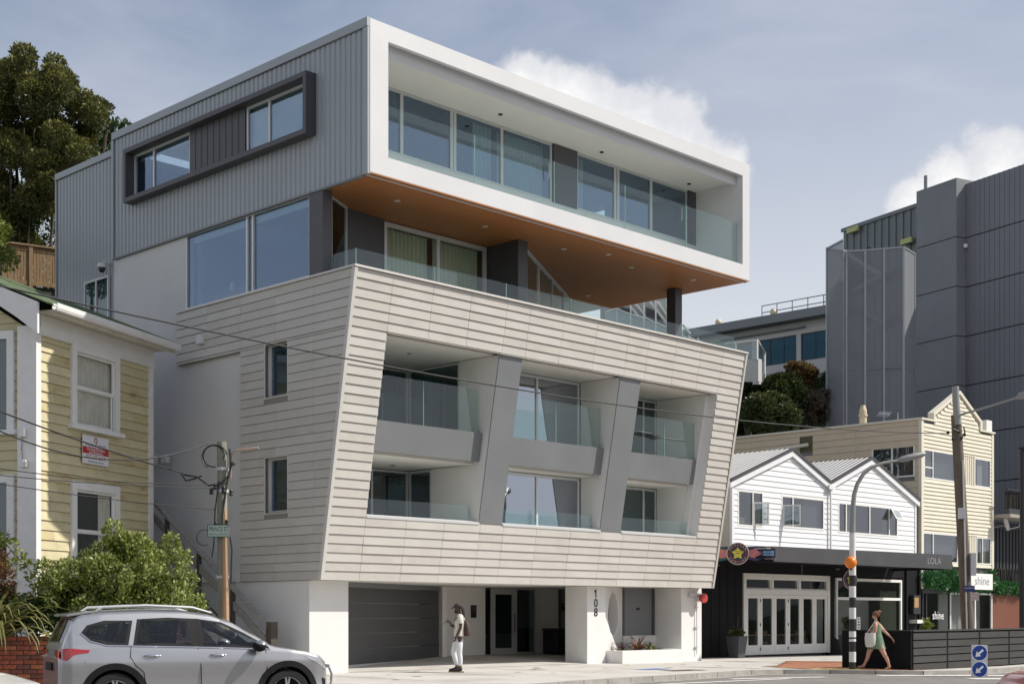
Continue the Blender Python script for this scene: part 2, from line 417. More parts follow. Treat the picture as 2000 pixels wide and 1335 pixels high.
# painted markings: zebra bars and a give-way bar
def bar(x0, y0, x1, y1, w, name='crossing_bar'):
    a, b = Vector((x0, y0, 0)), Vector((x1, y1, 0)); t_ = (b - a).normalized(); n_ = Vector((-t_.y, t_.x, 0)) * w / 2
    o = MB().poly([(p.x, p.y, ground_z(p.x) - KH + 0.009) for p in (a - n_, b - n_, b + n_, a + n_)]).build(name, mPaint); struct(o)
bar(10.2, 39.75, 14.9, 40.9, 0.55); bar(12.3, 38.2, 15.6, 39.0, 0.6); bar(13.6, 36.7, 16.2, 37.3, 0.6)
bar(3.4, 33.0, 7.2, 36.9, 0.2, 'road_line'); bar(5.6, 36.3, 8.4, 38.2, 0.28, 'road_line')
# service lids and paint on the pavement
def lid(name, m, x, y, w, l):
    g = ground_z(x); q = [MF.l2w(0, 0)]; u = Vector((MF.c, MF.n, 0)); v = Vector((-MF.n, MF.c, 0)); c = Vector((x, y, g + 0.006))
    o = MB().poly([c - u * w - v * l, c + u * w - v * l, c + u * w + v * l, c - u * w + v * l]).build(name, m); struct(o)
lid('painted_patch', mat('blue_paint', (0.13, 0.2, 0.42), 0.8), 3.85, 39.2, 0.55, 0.3)
lid('service_lid', mat('iron_lid', (0.1, 0.085, 0.07), 0.7), 4.45, 38.4, 0.5, 0.28)
lid('service_lid', MATS['iron_lid'], 5.0, 39.0, 0.22, 0.3)
# terrain rising behind the street, and the wooded hill across the road
def hill(name, fn, x0, x1, y0, y1, n, m):
    b = MB(); rows = []
    for j in range(n + 1):
        rows.append([(x0 + (x1 - x0) * i / n, y0 + (y1 - y0) * j / n, fn(x0 + (x1 - x0) * i / n, y0 + (y1 - y0) * j / n)) for i in range(n + 1)])
    b.grid(rows); o = b.build(name, m, smooth=True, fix=False); return struct(o)
def back_slope(X, Y):
    dd = (Y - 55 + 0.4 * X) if X < 0 else (Y - 72 + 0.1 * X)
    h = max(0, dd) * 0.42; h = 15 * (1 - math.exp(-h / 15))
    return h - 0.6 + 0.8 * noise.noise(Vector((X * .08, Y * .08, 3)))
hill('hillside', back_slope, -90, 90, 50, 190, 60, mHill)
def far_hill(X, Y):
    t = min(1, max(0, (-Y - 120) / 120)); return -3 + t * t * (3 - 2 * t) * (26 + 16 * noise.noise(Vector((X * .008, Y * .008, 1))) + 5 * noise.noise(Vector((X * .05, Y * .05, 7))))
hill('far_hill', far_hill, -420, 420, -420, -110, 70, mHill)

# stains and leaf litter that have gathered on the concrete and along the kerb
rs_ = random.Random(44)
mStain = mat('old_stain', (0.25, 0.235, 0.215), 0.9, var=0.15, scale=6)
for i in range(26):
    s, d = rs_.uniform(-2, 14.5), rs_.uniform(-4.2, -0.4); p = MF.l2w(s, d); r = rs_.uniform(0.03, 0.16); n_ = 9
    if p.x > 12: continue
    o = MB().poly([(p.x + r * rs_.uniform(0.6, 1.2) * math.cos(2 * math.pi * k / n_), p.y + r * 1.2 * rs_.uniform(0.6, 1.2) * math.sin(2 * math.pi * k / n_), ground_z(p.x) + 0.005) for k in range(n_)]).build('pavement_stain', mStain); struct(o)
b = MB()
for i in range(500):
    k = rs_.randrange(len(KL) - 1); p = V2(KL[k]).lerp(V2(KL[k + 1]), rs_.random()); q = p + V2((rs_.gauss(0.2, 0.1), rs_.gauss(-0.1, 0.08))); a = rs_.uniform(0, 6.28); r = rs_.uniform(0.012, 0.04); z = ground_z(q.x) - KH + 0.012
    b.add([(q.x + r * math.cos(a), q.y + r * math.sin(a), z), (q.x + r * .4 * math.cos(a + 1.5), q.y + r * .4 * math.sin(a + 1.5), z + 0.004), (q.x - r * math.cos(a), q.y - r * math.sin(a), z), (q.x + r * .4 * math.cos(a - 1.5), q.y + r * .4 * math.sin(a - 1.5), z + 0.003)], [(0, 1, 2, 3)])
o = b.build('leaf_litter', mat('dry_leaf', (0.12, 0.085, 0.045), 0.9, var=0.4, scale=30), fix=False); o['kind'] = 'stuff'
# ============================================================ main apartment building
M = Fr(-4.25, 36.4, 45.6)
mClad = mat('cladding_beige', (0.535, 0.512, 0.475), 0.62, var=0.04, scale=1.3, bump=0.05, bscale=60)
mCladV = [mClad, mat('cladding_beige_lighter', (0.55, 0.527, 0.49), 0.6, var=0.04, scale=1.1, bump=0.05, bscale=60), mat('cladding_beige_darker', (0.515, 0.49, 0.452), 0.65, var=0.05, scale=1.6, bump=0.05, bscale=60)]
mCladB = mat('cladding_backing', (0.26, 0.24, 0.215), 0.8)
mPlas = mat('white_plaster', (0.72, 0.715, 0.70), 0.75, var=0.03, scale=0.9, bump=0.08, bscale=25)
mEntry = mat('entry_plaster_lightened', (0.84, 0.82, 0.79), 0.7, var=0.02, scale=1)  # plaster colour lightened to make up for weak bounced light in the entry
mSide = mat('side_plaster', (0.62, 0.62, 0.62), 0.75, var=0.05, scale=0.5, bump=0.08, bscale=25)
mTrimC = mat('pale_corner_trim', (0.60, 0.585, 0.555), 0.5)
mWhite = mat('white_metal_panel', (0.63, 0.635, 0.645), 0.42, var=0.03, scale=0.5)
mCeil = mat('white_ceiling', (0.74, 0.73, 0.70), 0.8, var=0.02, scale=1)
mGrey = mat('grey_panel', (0.185, 0.195, 0.205), 0.5, var=0.05, scale=0.8)
mDark = mat('charcoal_panel', (0.075, 0.075, 0.084), 0.5, var=0.06, scale=1.5)
mCorr = mat('grey_corrugated_steel', (0.33, 0.36, 0.385), 0.45, metal=0.15, var=0.04, scale=0.6)
mAlu = mat('silver_aluminium', (0.56, 0.57, 0.58), 0.42, metal=0.2)
mAluW = mat('pale_aluminium', (0.66, 0.67, 0.69), 0.4, metal=0.15)
mBlk = mat('black_metal', (0.02, 0.02, 0.022), 0.5)
mTimb = mat('orange_timber_soffit', (0.46, 0.19, 0.065), 0.42, col2=(0.54, 0.25, 0.09), scale=2.2, streak=(0.25, 9.0, 1), bump=0.05, bscale=14)
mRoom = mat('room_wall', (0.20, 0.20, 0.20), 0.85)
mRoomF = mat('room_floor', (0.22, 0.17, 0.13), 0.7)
mCurt = mat('sheer_curtain', (0.66, 0.70, 0.64), 0.9)
mCurtG = mat('green_grey_curtain', (0.60, 0.66, 0.56), 0.9)
gWin = glass('window_glass', (0.74, 0.82, 0.84), 0.12, 1.0, rcol=(0.62, 0.76, 1.0))
gBay = glass('coated_window_glass', (0.50, 0.55, 0.56), 0.36, 1.0, rcol=(0.86, 0.90, 1.0))
gTer = glass('terrace_door_glass', (0.95, 0.98, 0.95), 0.015, 0.7)
gDark = glass('dark_window_glass', (0.6, 0.7, 0.7), 0.05, 1.0)
gBal = glass('balustrade_glass', (0.90, 0.965, 0.95), 0.01, 0.8)
gEdge = mat('glass_edge_green', (0.35, 0.56, 0.52), 0.3)
bld = thing('apartment_building', 'modern multi-storey apartment building of white box, grey steel and tilted beige cladding, numbered 108', 'apartment building', (M.o[0], M.o[1], 0), M.ang)
KF = 1.34 / 7.51; ZB, ZT = 2.35, 9.86; SL, SR = -1.2, 14.95; OZ0, OZ1, OS1 = 3.95, 8.46, 13.73
def dF(z, off=0.0): return -0.5 - KF * (z - ZB) - off
nF = Vector((0, -1, -KF)).normalized()
def onF(s, z, off=0.0): return Vector((s, dF(z), z)) + nF * off
def platF(s0, s1, z0, z1, t0, t1):
    return MB().ext([onF(s0, z0, t0), onF(s1, z0, t0), onF(s1, z1, t0), onF(s0, z1, t0)], nF * (t1 - t0))
# backing frame of the tilted front, in four pieces butted end to end
for a in ((SL, 0.0, OZ0, OZ1), (OS1, SR, OZ0, OZ1), (SL, SR, OZ1, ZT), (SL, SR, ZB, OZ0)):
    platF(*a, -0.26, 0.0).build('front_backing', mCladB, bld)
NR = 33; PR = (ZT - ZB) / NR; JS = [SL + 0.06, 0.0, 1.36, 2.70, 4.03, 4.93, 6.27, 7.70, 9.10, 10.06, 11.35, 12.6, 13.73, SR - 0.05]
rndm = random.Random(3)
def lap_panel(p00, p10, p11, p01, nrm, lo=0.045, hi=0.014):
    """one lapped board: its lower edge stands proud of the one below"""
    p = [Vector(a) for a in (p00, p10, p11, p01)]; b = MB()
    q = [p[0] + nrm * lo, p[1] + nrm * lo, p[2] + nrm * hi, p[3] + nrm * hi]
    return b.add(p + q, [(3, 2, 1, 0), (4, 5, 6, 7), (0, 1, 5, 4), (1, 2, 6, 5), (2, 3, 7, 6), (3, 0, 4, 7)])
for r in range(NR):
    z0, z1 = ZB + r * PR, ZB + (r + 1) * PR - 0.012
    for i in range(len(JS) - 1):
        a, b = JS[i] + 0.005, JS[i + 1] - 0.005; segs = [(z0, z1)]
        if 1 <= i <= 11:
            segs = []
            if z0 < OZ0 - 0.02: segs.append((z0, min(z1, OZ0 - 0.003)))
            if z1 > OZ1 + 0.02: segs.append((max(z0, OZ1 + 0.003), z1))
        for (u, v) in segs:
            e = rndm.uniform(-0.003, 0.003)
            lap_panel(onF(a, u), onF(b, u), onF(b, v), onF(a, v), nF, 0.036 + e, 0.012).build('cladding_panel', rndm.choice(mCladV), bld, fix=True)
# side cladding, hung 0.1 m proud of the plaster wall
SC0 = -1.12
def side_backing():
    b = MB(); w = (-0.085, 0, 0)
    def piece(z0, z1, a, b1):
        b.ext([(SC0, dF(z0) if a is None else a, z0), (SC0, b1, z0), (SC0, b1, z1), (SC0, dF(z1) if a is None else a, z1)], w)
    piece(8.42, ZT, None, 5.98)
    for z0, z1 in ((7.09, 8.42), (4.11, 5.51)): piece(z0, z1, None, 0.85); piece(z0, z1, 1.80, 2.9)
    piece(5.51, 7.09, None, 2.9); piece(ZB, 4.11, None, 2.9); return b
side_backing().build('side_backing', mCladB, bld)
for r in range(NR):
    z0, z1 = ZB + r * PR, ZB + (r + 1) * PR - 0.014
    parts_ = [(z0, z1)] if not z0 < 8.42 < z1 else [(z0, 8.415), (8.425, z1)]
    zz0, zz1 = z0, z1
    for z0, z1 in parts_:
     zm = (z0 + z1) / 2
     JD = [None, -0.25, 1.36, 2.9, 4.46, 5.98] if zm > 8.42 else [None, -0.25, 1.36, 2.9]
     if JD[0] is None and dF(zm) > -0.45 - 0.25: JD = [None] + JD[2:]
     for i in range(len(JD) - 1):
         d1 = JD[i + 1] - 0.004
         w0 = JD[i]
         cuts = [(w0, d1)]
         for (wz0, wz1) in ((7.08, 8.46), (4.10, 5.52)):          # two side windows
             if z0 + 0.02 < wz1 and z1 - 0.02 > wz0:
                 lo = -9 if w0 is None else w0
                 if lo < 1.84 and d1 > 0.82:
                     cuts = []
                     if lo < 0.82: cuts.append((w0, 0.81))
                     if d1 > 1.86: cuts.append((1.85, d1))
         for (u, v) in cuts:
             ua = dF(z0) + 0.03 if u is None else u + 0.004; ub = dF(z1) + 0.03 if u is None else u + 0.004
             x = SC0 - 0.085
             lap_panel((x, v, z0), (x, ua, z0), (x, ub, z1), (x, v, z1), Vector((-1, 0, 0)), 0.03, 0.012).build('cladding_panel', rndm.choice(mCladV), bld)
MB().ext([onF(SL - 0.045, ZB, -0.06), onF(SL + 0.05, ZB, -0.06), onF(SL + 0.05, ZB, 0.055), onF(SL - 0.045, ZB, 0.055)], onF(0, ZT) - onF(0, ZB)).build('corner_trim', mTrimC, bld)
MB().ext([onF(SR - 0.04, ZB, -0.26), onF(SR + 0.05, ZB, -0.26), onF(SR + 0.05, ZB, 0.055), onF(SR - 0.04, ZB, 0.055)], onF(0, ZT) - onF(0, ZB)).build('corner_trim', mClad, bld)
c = MB(); c.box(SL - 0.06, SR + 0.06, dF(ZT) - 0.075, dF(ZT) + 0.22, ZT + 0.002, ZT + 0.05); c.box(SL - 0.06, SL + 0.2, dF(ZT) + 0.22, 5.98, ZT + 0.002, ZT + 0.05)
c.build('parapet_cap', mTrimC, bld)
# side plaster wall, ground storey side wall and pillars
MB().box(SC0 + 0.02, SC0 + 0.3, 3.02, 5.71, 0, 9.3).build('side_wall', mSide, bld); MB().box(SC0 + 0.02, SC0 + 0.3, 5.711, 9.55, 0, 12.0).build('side_wall', mSide, bld)
for d0_, d1_, z0_, z1_ in ((0.3, 3.01, 5.53, 7.05), (0.3, 3.01, 2.36, 4.08), (0.3, 3.01, 8.47, 9.1), (1.86, 3.01, 4.08, 5.53), (1.86, 3.01, 7.05, 8.47), (0.3, 0.8, 4.08, 5.53), (0.3, 0.8, 7.05, 8.47)):
    MB().box(SC0 + 0.03, SC0 + 0.3, d0_, d1_, z0_, z1_).build('side_wall', mSide, bld)
for z0_ in (4.0, 7.0): MB().box(-0.4, -0.3, 0.3, 3.0, z0_, z0_ + 1.9).build('inner_wall', mRoom, bld)
MB().box(-1.17, 0.08, 0.0, 3.2, -0.2, 2.345).build('pillar', mPlas, bld, bevel=0.012)
# ground storey soffit and slabs
MB().box(SL + 0.02, SR - 0.02, -0.44, 5.2, 2.352, 2.6).build('ground_soffit', mCeil, bld)
for z0, z1 in ((3.55, 3.945),): MB().box(-0.6, SR - 0.3, dF(z1) + 0.28, 6.5, z0, z1).build('floor_slab', mPlas, bld)
MB().box(-0.6, SR - 0.3, dF(8.47) + 0.27, 6.5, 8.465, 8.9).build('floor_slab', mCeil, bld)
MB().box(-1.0, SR - 0.1, dF(9.3) + 0.27, 9.0, 9.1, 9.4).build('terrace_floor', mGrey, bld)
MB().box(13.72, SR - 0.02, 0.1, 9.0, 2.36, 9.3).build('end_wall', mPlas, bld)
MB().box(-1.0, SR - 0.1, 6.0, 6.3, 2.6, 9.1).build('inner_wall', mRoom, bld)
# mid slab with its grey fascia, one piece per bay, between the fins
def tilted(par, name, m, s0, s1, z0, z1, t0, t1): return platF(s0, s1, z0, z1, t0, t1).build(name, m, par)
for s0, s1 in ((0.02, 3.97), (4.89, 9.01), (9.98, 13.70)):
    tilted(bld, 'slab_fascia', mGrey, s0, s1, 5.58, 6.35, -0.5, -0.28)
    MB().box(s0, s1, dF(5.6) + 0.55, 5.9, 5.585, 5.99).build('balcony_slab', mCeil, bld)
    tilted(bld, 'sill_flashing', mWhite, s0, s1, 3.93, 3.99, -0.26, 0.03)
for s0, s1 in ((4.0, 4.88), (9.03, 9.97)):
    tilted(bld, 'slanted_fin', mGrey, s0, s1, 3.955, 8.455, -0.05, -0.02)
    MB().ext([(s0 + 0.004, dF(3.96) + 0.053, 3.96), (s0 + 0.004, 0.0, 3.96), (s0 + 0.004, 0.0, 8.45), (s0 + 0.004, dF(8.45) + 0.053, 8.45)], (s1 - s0 - 0.01, 0, 0)).build('fin_wall', mPlas, bld)
MB().ext([(13.52, dF(3.96) + 0.5, 3.96), (13.52, 0.66, 3.96), (13.52, 0.66, 8.45), (13.52, dF(8.45) + 0.5, 8.45)], (0.2, 0, 0)).build('bay_wall', mPlas, bld)
MB().ext([(13.54, dF(3.96) + 0.27, 3.96), (13.54, dF(3.96) + 0.49, 3.96), (13.54, dF(8.45) + 0.49, 8.45), (13.54, dF(8.45) + 0.27, 8.45)], (0.19, 0, 0)).build('bay_wall', mPlas, bld)
MB().ext([(-0.25, dF(3.96) + 0.27, 3.96), (-0.25, 2.2, 3.96), (-0.25, 2.2, 8.45), (-0.25, dF(8.45) + 0.27, 8.45)], (0.22, 0, 0)).build('bay_wall', mPlas, bld)
MB().box(4.0, 4.12, 0.002, 1.15, 3.96, 5.57).build('bay_wall', mPlas, bld)
MB().ext([onF(OS1 - 0.012, OZ0 + .01, -0.27), onF(OS1 - 0.012, OZ0 + .01, 0.01), onF(OS1 - 0.012, OZ1 - .005, 0.01), onF(OS1 - 0.012, OZ1 - .005, -0.27)], (0.01, 0, 0)).build('opening_reveal', mPlas, bld)
V = Vector
# windows of the two recessed rows
for z0, h, dd, ww in ((3.96, 1.6, 1.17, 0.95), (6.0, 2.44, 0.02, 2.1)):
    window(bld, (0.0, 2.12, z0), (1, 0, 0), 3.98, h, (0, -1, 0), mAlu, gDark, cols=(1.3, 2.65), fw=0.06)
    window(bld, (3.99, 2.1, z0), (0, -1, 0), ww, h, (-1, 0, 0), mAlu, gDark, fw=0.06)
    window(bld, (4.9, 0.02, z0), (1, 0, 0), 4.1, h, (0, -1, 0), mAluW, gBay, cols=(2.25,), fw=0.07)
    window(bld, (9.97, 0.68, z0), (1, 0, 0), 3.55, h, (0, -1, 0), mAlu, gDark, cols=(1.5, 2.9), fw=0.07)
    MB().box(4.14, 4.3, 3.0, 3.4, z0, z0 + h).build('inner_wall', mRoom, bld)
curtain(bld, (5.0, 0.4, 6.02), 0.9, 2.38, mCurt, (0, -1, 0)); curtain(bld, (4.2, 1.6, 6.02), 0.5, 2.38, mCurtG, (0, -1, 0))
# balcony glass
def glass_run(par, pts, z0, z1, joints=()):
    """balustrade panes following a plan polyline of (s, d)"""
    for (a, b) in zip(pts[:-1], pts[1:]):
        a, b = V((*a, 0)), V((*b, 0)); t = (b - a).normalized(); n = V((-t.y, t.x, 0))
        MB().obox(a + t * 0.008 + V((0, 0, z0)), t * ((b - a).length - 0.016), n * 0.014, V((0, 0, z1 - z0))).build('glass_pane', gBal, par)
        e = MB()
        for q in (a + t * 0.004, b - t * 0.008): e.obox(q + V((0, 0, z0)) - n * 0.001, t * 0.004, n * 0.016, V((0, 0, z1 - z0)))
        e.build('pane_edge', gEdge, par)
for s0, sm, s1 in ((0.03, 1.9, 3.88), (4.92, 7.0, 8.93), (10.02, 12.0, 13.52)):
    d = dF(6.35) + 0.36
    glass_run(bld, [(s0, d), (sm, d), (s1, d)], 6.3, 7.58)
    MB().box(s0, s1, d + 0.04, d + 0.1, 6.36, 6.42).build('glass_channel', mWhite, bld)
    d = dF(3.95) + 0.2
    glass_run(bld, [(s0, d), (s1 - 0.05, d)], 3.99, 4.44)
# terrace parapet glass
pts = [(-1.0, 0.0), (-1.0, -1.62), (1.6, -1.62), (4.2, -1.62), (6.8, -1.62), (9.4, -1.62), (12.0, -1.62), (14.6, -1.62), (14.6, 1.5), (14.6, 4.5)]
glass_run(bld, pts, 9.5, 10.38)
# side windows
for z0, h in ((7.09, 1.36), (4.11, 1.40)):
    window(bld, (-1.06, 1.80, z0), (0, -1, 0), 0.95, h, (-1, 0, 0), mAluW, gWin, fw=0.05, fd=0.06)
    r = MB(); x0, x1 = -1.222, -1.06
    r.box(x0, x1, 1.80, 1.85, z0 - 0.02, z0 + h); r.box(x0, x1, 0.81, 0.85, z0 - 0.02, z0 + h); r.box(x0, x1, 0.81, 1.85, z0 - 0.05, z0 - 0.021); r.box(x0, x1, 0.81, 1.85, z0 + h + 0.002, z0 + h + 0.03)
    r.build('window_reveal', mTrimC, bld)
# ---------------------------------------------------------------- third storey behind the terrace
window(bld, (-1.1, 5.70, 9.92), (0, -1, 0), 5.66, 2.12, (-1, 0, 0), mAluW, gWin, cols=(2.92, 3.18), fw=0.07, fd=0.1)
MB().box(-1.16, -0.86, -0.52, 0.02, 9.4, 12.04).build('corner_column', mDark, bld)
window(bld, (-0.62, -0.2, 9.4), (0.87, 0.48, 0), 1.05, 2.62, (0.48, -0.87, 0), mAluW, gDark, fw=0.05)
MB().ext([(0.32, 0.36, 9.4), (1.76, 0.55, 9.4), (1.73, 0.75, 9.4), (0.3, 0.56, 9.4)], (0, 0, 2.63)).build('wall_panel', mDark, bld)
window(bld, (1.77, 0.58, 9.4), (1, 0, 0), 3.86, 2.6, (0, -1, 0), mAluW, gTer, cols=(1.98,), fw=0.12)
curtain(bld, (1.9, 0.95, 9.45), 1.75, 2.5, mCurtG, (0, -1, 0), 0.05, 0.15); curtain(bld, (3.85, 0.95, 9.45), 1.7, 2.5, mCurtG, (0, -1, 0), 0.05, 0.15)
MB().box(5.68, 6.06, -0.63, 0.75, 9.4, 12.04).build('wall_panel', mDark, bld)
aa = V((6.1, -0.42, 0)); bb = V((12.5, 3.45, 0)); ad = (bb - aa).normalized()
window(bld, (aa.x, aa.y, 9.4), ad, (bb - aa).length, 2.62, (ad.y, -ad.x, 0), mAluW, gTer, cols=(2.2, 4.2, 6.0), fw=0.1)
cc = aa + V((-ad.y, ad.x, 0)) * 0.35
k = MB(); rows = []
for z in (9.45, 12.0): rows.append([cc + ad * (0.15 + 1.9 * i / 90) + V((ad.y, -ad.x, 0)) * 0.05 * math.sin(i * 0.83) + V((0, 0, z)) for i in range(91)])
k.grid(rows).build('curtain', mCurtG, bld, smooth=True, fix=False, ang=180)
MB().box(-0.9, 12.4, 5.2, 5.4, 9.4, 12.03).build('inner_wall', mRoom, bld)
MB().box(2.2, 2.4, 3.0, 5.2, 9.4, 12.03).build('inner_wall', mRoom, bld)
MB().box(13.5, 13.85, -0.12, 0.24, 9.4, 12.03).build('steel_column', mDark, bld, bevel=0.01)
# things seen inside by the side window
sh = MB(); sh.box(-0.7, -0.3, 3.4, 5.2, 9.42, 10.3); sh.build('sideboard', mRoomF, bld)
vs = MB(); vs.lathe([(0.05, 0), (0.1, 0.12), (0.06, 0.26), (0.04, 0.3)], (-0.5, 4.3, 10.3), n=12); vs.build('vase', mPlas, bld, smooth=True)
# ---------------------------------------------------------------- white box storey
BS0, BS1, BD, BZ0, BZ1 = -1.12, 14.5, -2.3, 12.06, 15.73
f = MB()
for pts_ in ([(BS0, BZ0), (BS0 + 0.57, 12.52), (BS0 + 0.57, 15.32), (BS0, BZ1)], [(BS1, BZ1), (14.13, 15.32), (14.13, 12.52), (BS1, BZ0)],
             [(BS0, BZ1), (BS0 + 0.57, 15.32), (14.13, 15.32), (BS1, BZ1)], [(BS1, BZ0), (14.13, 12.52), (BS0 + 0.57, 12.52), (BS0, BZ0)]):
    MB().ext([(s, BD, z) for s, z in pts_], (0, 0.12, 0)).build('box_frame', mWhite, bld)
MB().box(BS0 + 0.02, BS0 + 0.56, BD + 0.121, -0.3, 12.1, 15.68).build('box_side_wall', mWhite, bld)
MB().box(14.14, BS1 - 0.005, BD + 0.121, 3.44, 12.07, 15.70).build('box_end_wall', mWhite, bld)
MB().box(BS0 + 0.56, 14.13, BD + 0.3, -0.3, 15.16, 15.69).build('box_ceiling', mCeil, bld)
MB().box(BS0 + 0.56, 14.13, BD + 0.25, BD + 0.298, 15.05, 15.6).build('blind_track', mWhite, bld)
MB().box(BS0 + 0.01, BS1 - 0.01, BD + 0.122, 9.3, 12.09, 12.45).build('box_floor', mPlas, bld)
MB().box(BS0 + 0.005, BS1, BD + 0.005, 3.44, 12.035, 12.058).build('timber_soffit', mTimb, bld)
bo = MB()
for i in range(1, 58):
    dd_ = BD + i * 0.1; bo.box(BS0 + 0.03, BS1 - 0.03, dd_, dd_ + 0.012, 12.029, 12.0345)
bo.build('soffit_joint', mat('soffit_shadow_gap', (0.26, 0.10, 0.035), 0.6), bld, kind='stuff')
MB().box(BS0 + 0.01, BS1 - 0.02, BD + 0.13, BD + 0.15, 12.0, 12.034).build('drip_edge', mAluW, bld)
MB().box(BS0, BS1, -0.3, 9.5, 15.5, 15.7).build('roof', mGrey, bld)
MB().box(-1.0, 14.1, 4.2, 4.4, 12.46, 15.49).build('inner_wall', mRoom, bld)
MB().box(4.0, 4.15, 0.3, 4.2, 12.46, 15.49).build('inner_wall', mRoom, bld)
MB().box(2.6, 12.6, 6.35, 9.3, 2.6, 12.08).build('light_block_core', mRoom, bld)  # unseen solid fill, added to stop sunlight passing through the building
MB().box(-0.8, 2.58, 6.35, 9.3, 2.6, 9.0).build('light_block_core', mRoom, bld)
wz, wh = 13.45, 1.70
MB().box(BS0 + 0.57, 14.13, -0.44, -0.3, 12.451, wz - 0.002).build('sill_wall', mWhite, bld)
MB().box(BS0 + 0.56, 14.13, -0.42, -0.3, wz + wh + 0.002, 15.155).build('window_head', mAlu, bld)
window(bld, (BS0 + 0.57, -0.42, wz), (1, 0, 0), 7.86, wh, (0, -1, 0), mAlu, gWin, cols=(2.08, 3.87, 3.99, 5.8), fw=0.07, mw=0.1)
MB().box(7.33, 8.36, -0.47, -0.3, wz, wz + wh).build('wall_panel', mDark, bld)
window(bld, (8.37, -0.42, wz), (1, 0, 0), 5.36, wh, (0, -1, 0), mAlu, gWin, cols=(1.78, 1.92, 3.52), fw=0.07, mw=0.1)
MB().box(13.74, 14.13, -0.47, -0.3, wz, wz + wh).build('wall_panel', mDark, bld)
for s0, w in ((-0.5, 0.9), (4.45, 0.75), (5.4, 1.85), (8.5, 0.6)): curtain(bld, (s0, -0.05, wz + 0.02), w, 1.66, mCurt, (0, -1, 0), 0.05, 0.15)
for s0 in (7.1, 13.35):
    h = MB(); h.tube([(s0, -0.45, 14.1), (s0, -0.5, 14.12), (s0, -0.5, 14.5), (s0, -0.45, 14.52)], 0.018, 6); h.build('door_handle', mAlu, bld)
gp = [(-0.53, -2.1), (2.55, -2.1), (5.58, -2.1), (8.6, -2.1), (11.5, -2.1), (14.1, -2.1)]
glass_run(bld, gp, 12.45, 13.86)
for s, d in ((4.55, -1.05), (8.9, -0.95), (13.2, -0.9)):
    MB().lathe([(0.06, 15.13), (0.06, 15.16)], (s, d, 0), n=12).build('downlight', mBlk, bld)
mLamp = mat('downlight_rim', (0.75, 0.73, 0.7), 0.35, metal=0.3)
for x, y in ((776, 392), (947, 442), (1101, 486), (1188, 497), (1233, 522), (1148, 577), (1354, 546)):
    s, d, z = M.at(x, y, z=12.03); MB().lathe([(0.075, 12.012), (0.085, 12.02), (0.085, 12.0285)], (s, d, 0), n=14).build('downlight', mLamp, bld)
for x, y in ((799, 690), (767, 908)):
    z = 8.46 if y < 800 else 5.58; s, d, _ = M.at(x, y, z=z); MB().lathe([(0.05, z - 0.012), (0.06, z - 0.002)], (s, d, 0), n=12).build('downlight', mBlk, bld)
# ---------------------------------------------------------------- corrugated steel side
def corr(d0, d1, z0, z1, x, pitch=0.2, depth=0.026):
    """trapezoid ribs running up the wall; d0 > d1"""
    prof = []; d = math.ceil(d0 / pitch) * pitch
    while d > d1:
        for (t, o) in ((0.0, 0), (0.22, 0), (0.32, 1), (0.9, 1)):
            q = d - t * pitch
            if d1 < q < d0: prof.append((q, x - depth * o))
        d -= pitch
    prof = [(d0, x)] + prof + [(d1, x)]; b = MB(); b.grid([[(px, q, z0) for q, px in prof], [(px, q, z1) for q, px in prof]]); return b
FD0, FD1, FZ0, FZ1 = 8.43, -0.22, 13.40, 14.95            # the framed window strip
cx_ = -1.13
for n_, (a, b, z0, z1) in enumerate(((9.42, -2.1, FZ1, 15.52), (9.42, FD0, FZ0, FZ1), (FD1, -2.1, FZ0, FZ1), (9.42, -2.1, 12.03, FZ0))):
    corr(a, b, z0, z1, cx_).build('corrugated_sheet', mCorr, bld, fix=False)
MB().box(-1.12, -0.9, 8.45, 9.4, 12.03, 15.5).build('wall', mDark, bld); MB().box(-1.12, -0.9, -0.28, -0.22, 12.46, 15.5).build('wall', mDark, bld)
MB().box(-1.12, -0.9, -0.22, 8.43, 12.03, FZ0 - 0.02).build('wall', mDark, bld); MB().box(-1.12, -0.9, -0.22, 8.43, FZ1 + 0.02, 15.5).build('wall', mDark, bld)
cap = MB(); cap.box(-1.21, -0.9, -2.295, 9.5, 15.53, 15.74); cap.build('roof_flashing', mCorr, bld)
MB().box(-1.19, -1.09, -2.29, -2.1, 12.02, 15.529).build('corner_flashing', mCorr, bld)
MB().box(-1.19, -1.09, 9.43, 9.55, 12.02, 15.529).build('corner_flashing', mCorr, bld)
MB().box(-1.185, -1.09, -2.1, 9.43, 11.985, 12.028).build('bottom_flashing', mGrey, bld)
corr(13.0, 9.56, 8.0, 15.1, -1.06).build('corrugated_sheet', mCorr, bld, fix=False)
MB().box(-1.05, 6, 9.56, 13.0, 0, 15.1).build('rear_wing', mDark, bld)
MB().box(-1.14, 6, 9.555, 13.06, 15.11, 15.3).build('roof_flashing', mCorr, bld)
MB().box(-1.12, -1.03, 13.0, 13.08, 8.0, 15.1).build('corner_flashing', mCorr, bld)
window(bld, (-1.17, 11.2, 9.6), (0, -1, 0), 1.45, 2.0, (-1, 0, 0), mAlu, gDark, cols=(0.72,), fw=0.07, gset=0.3)
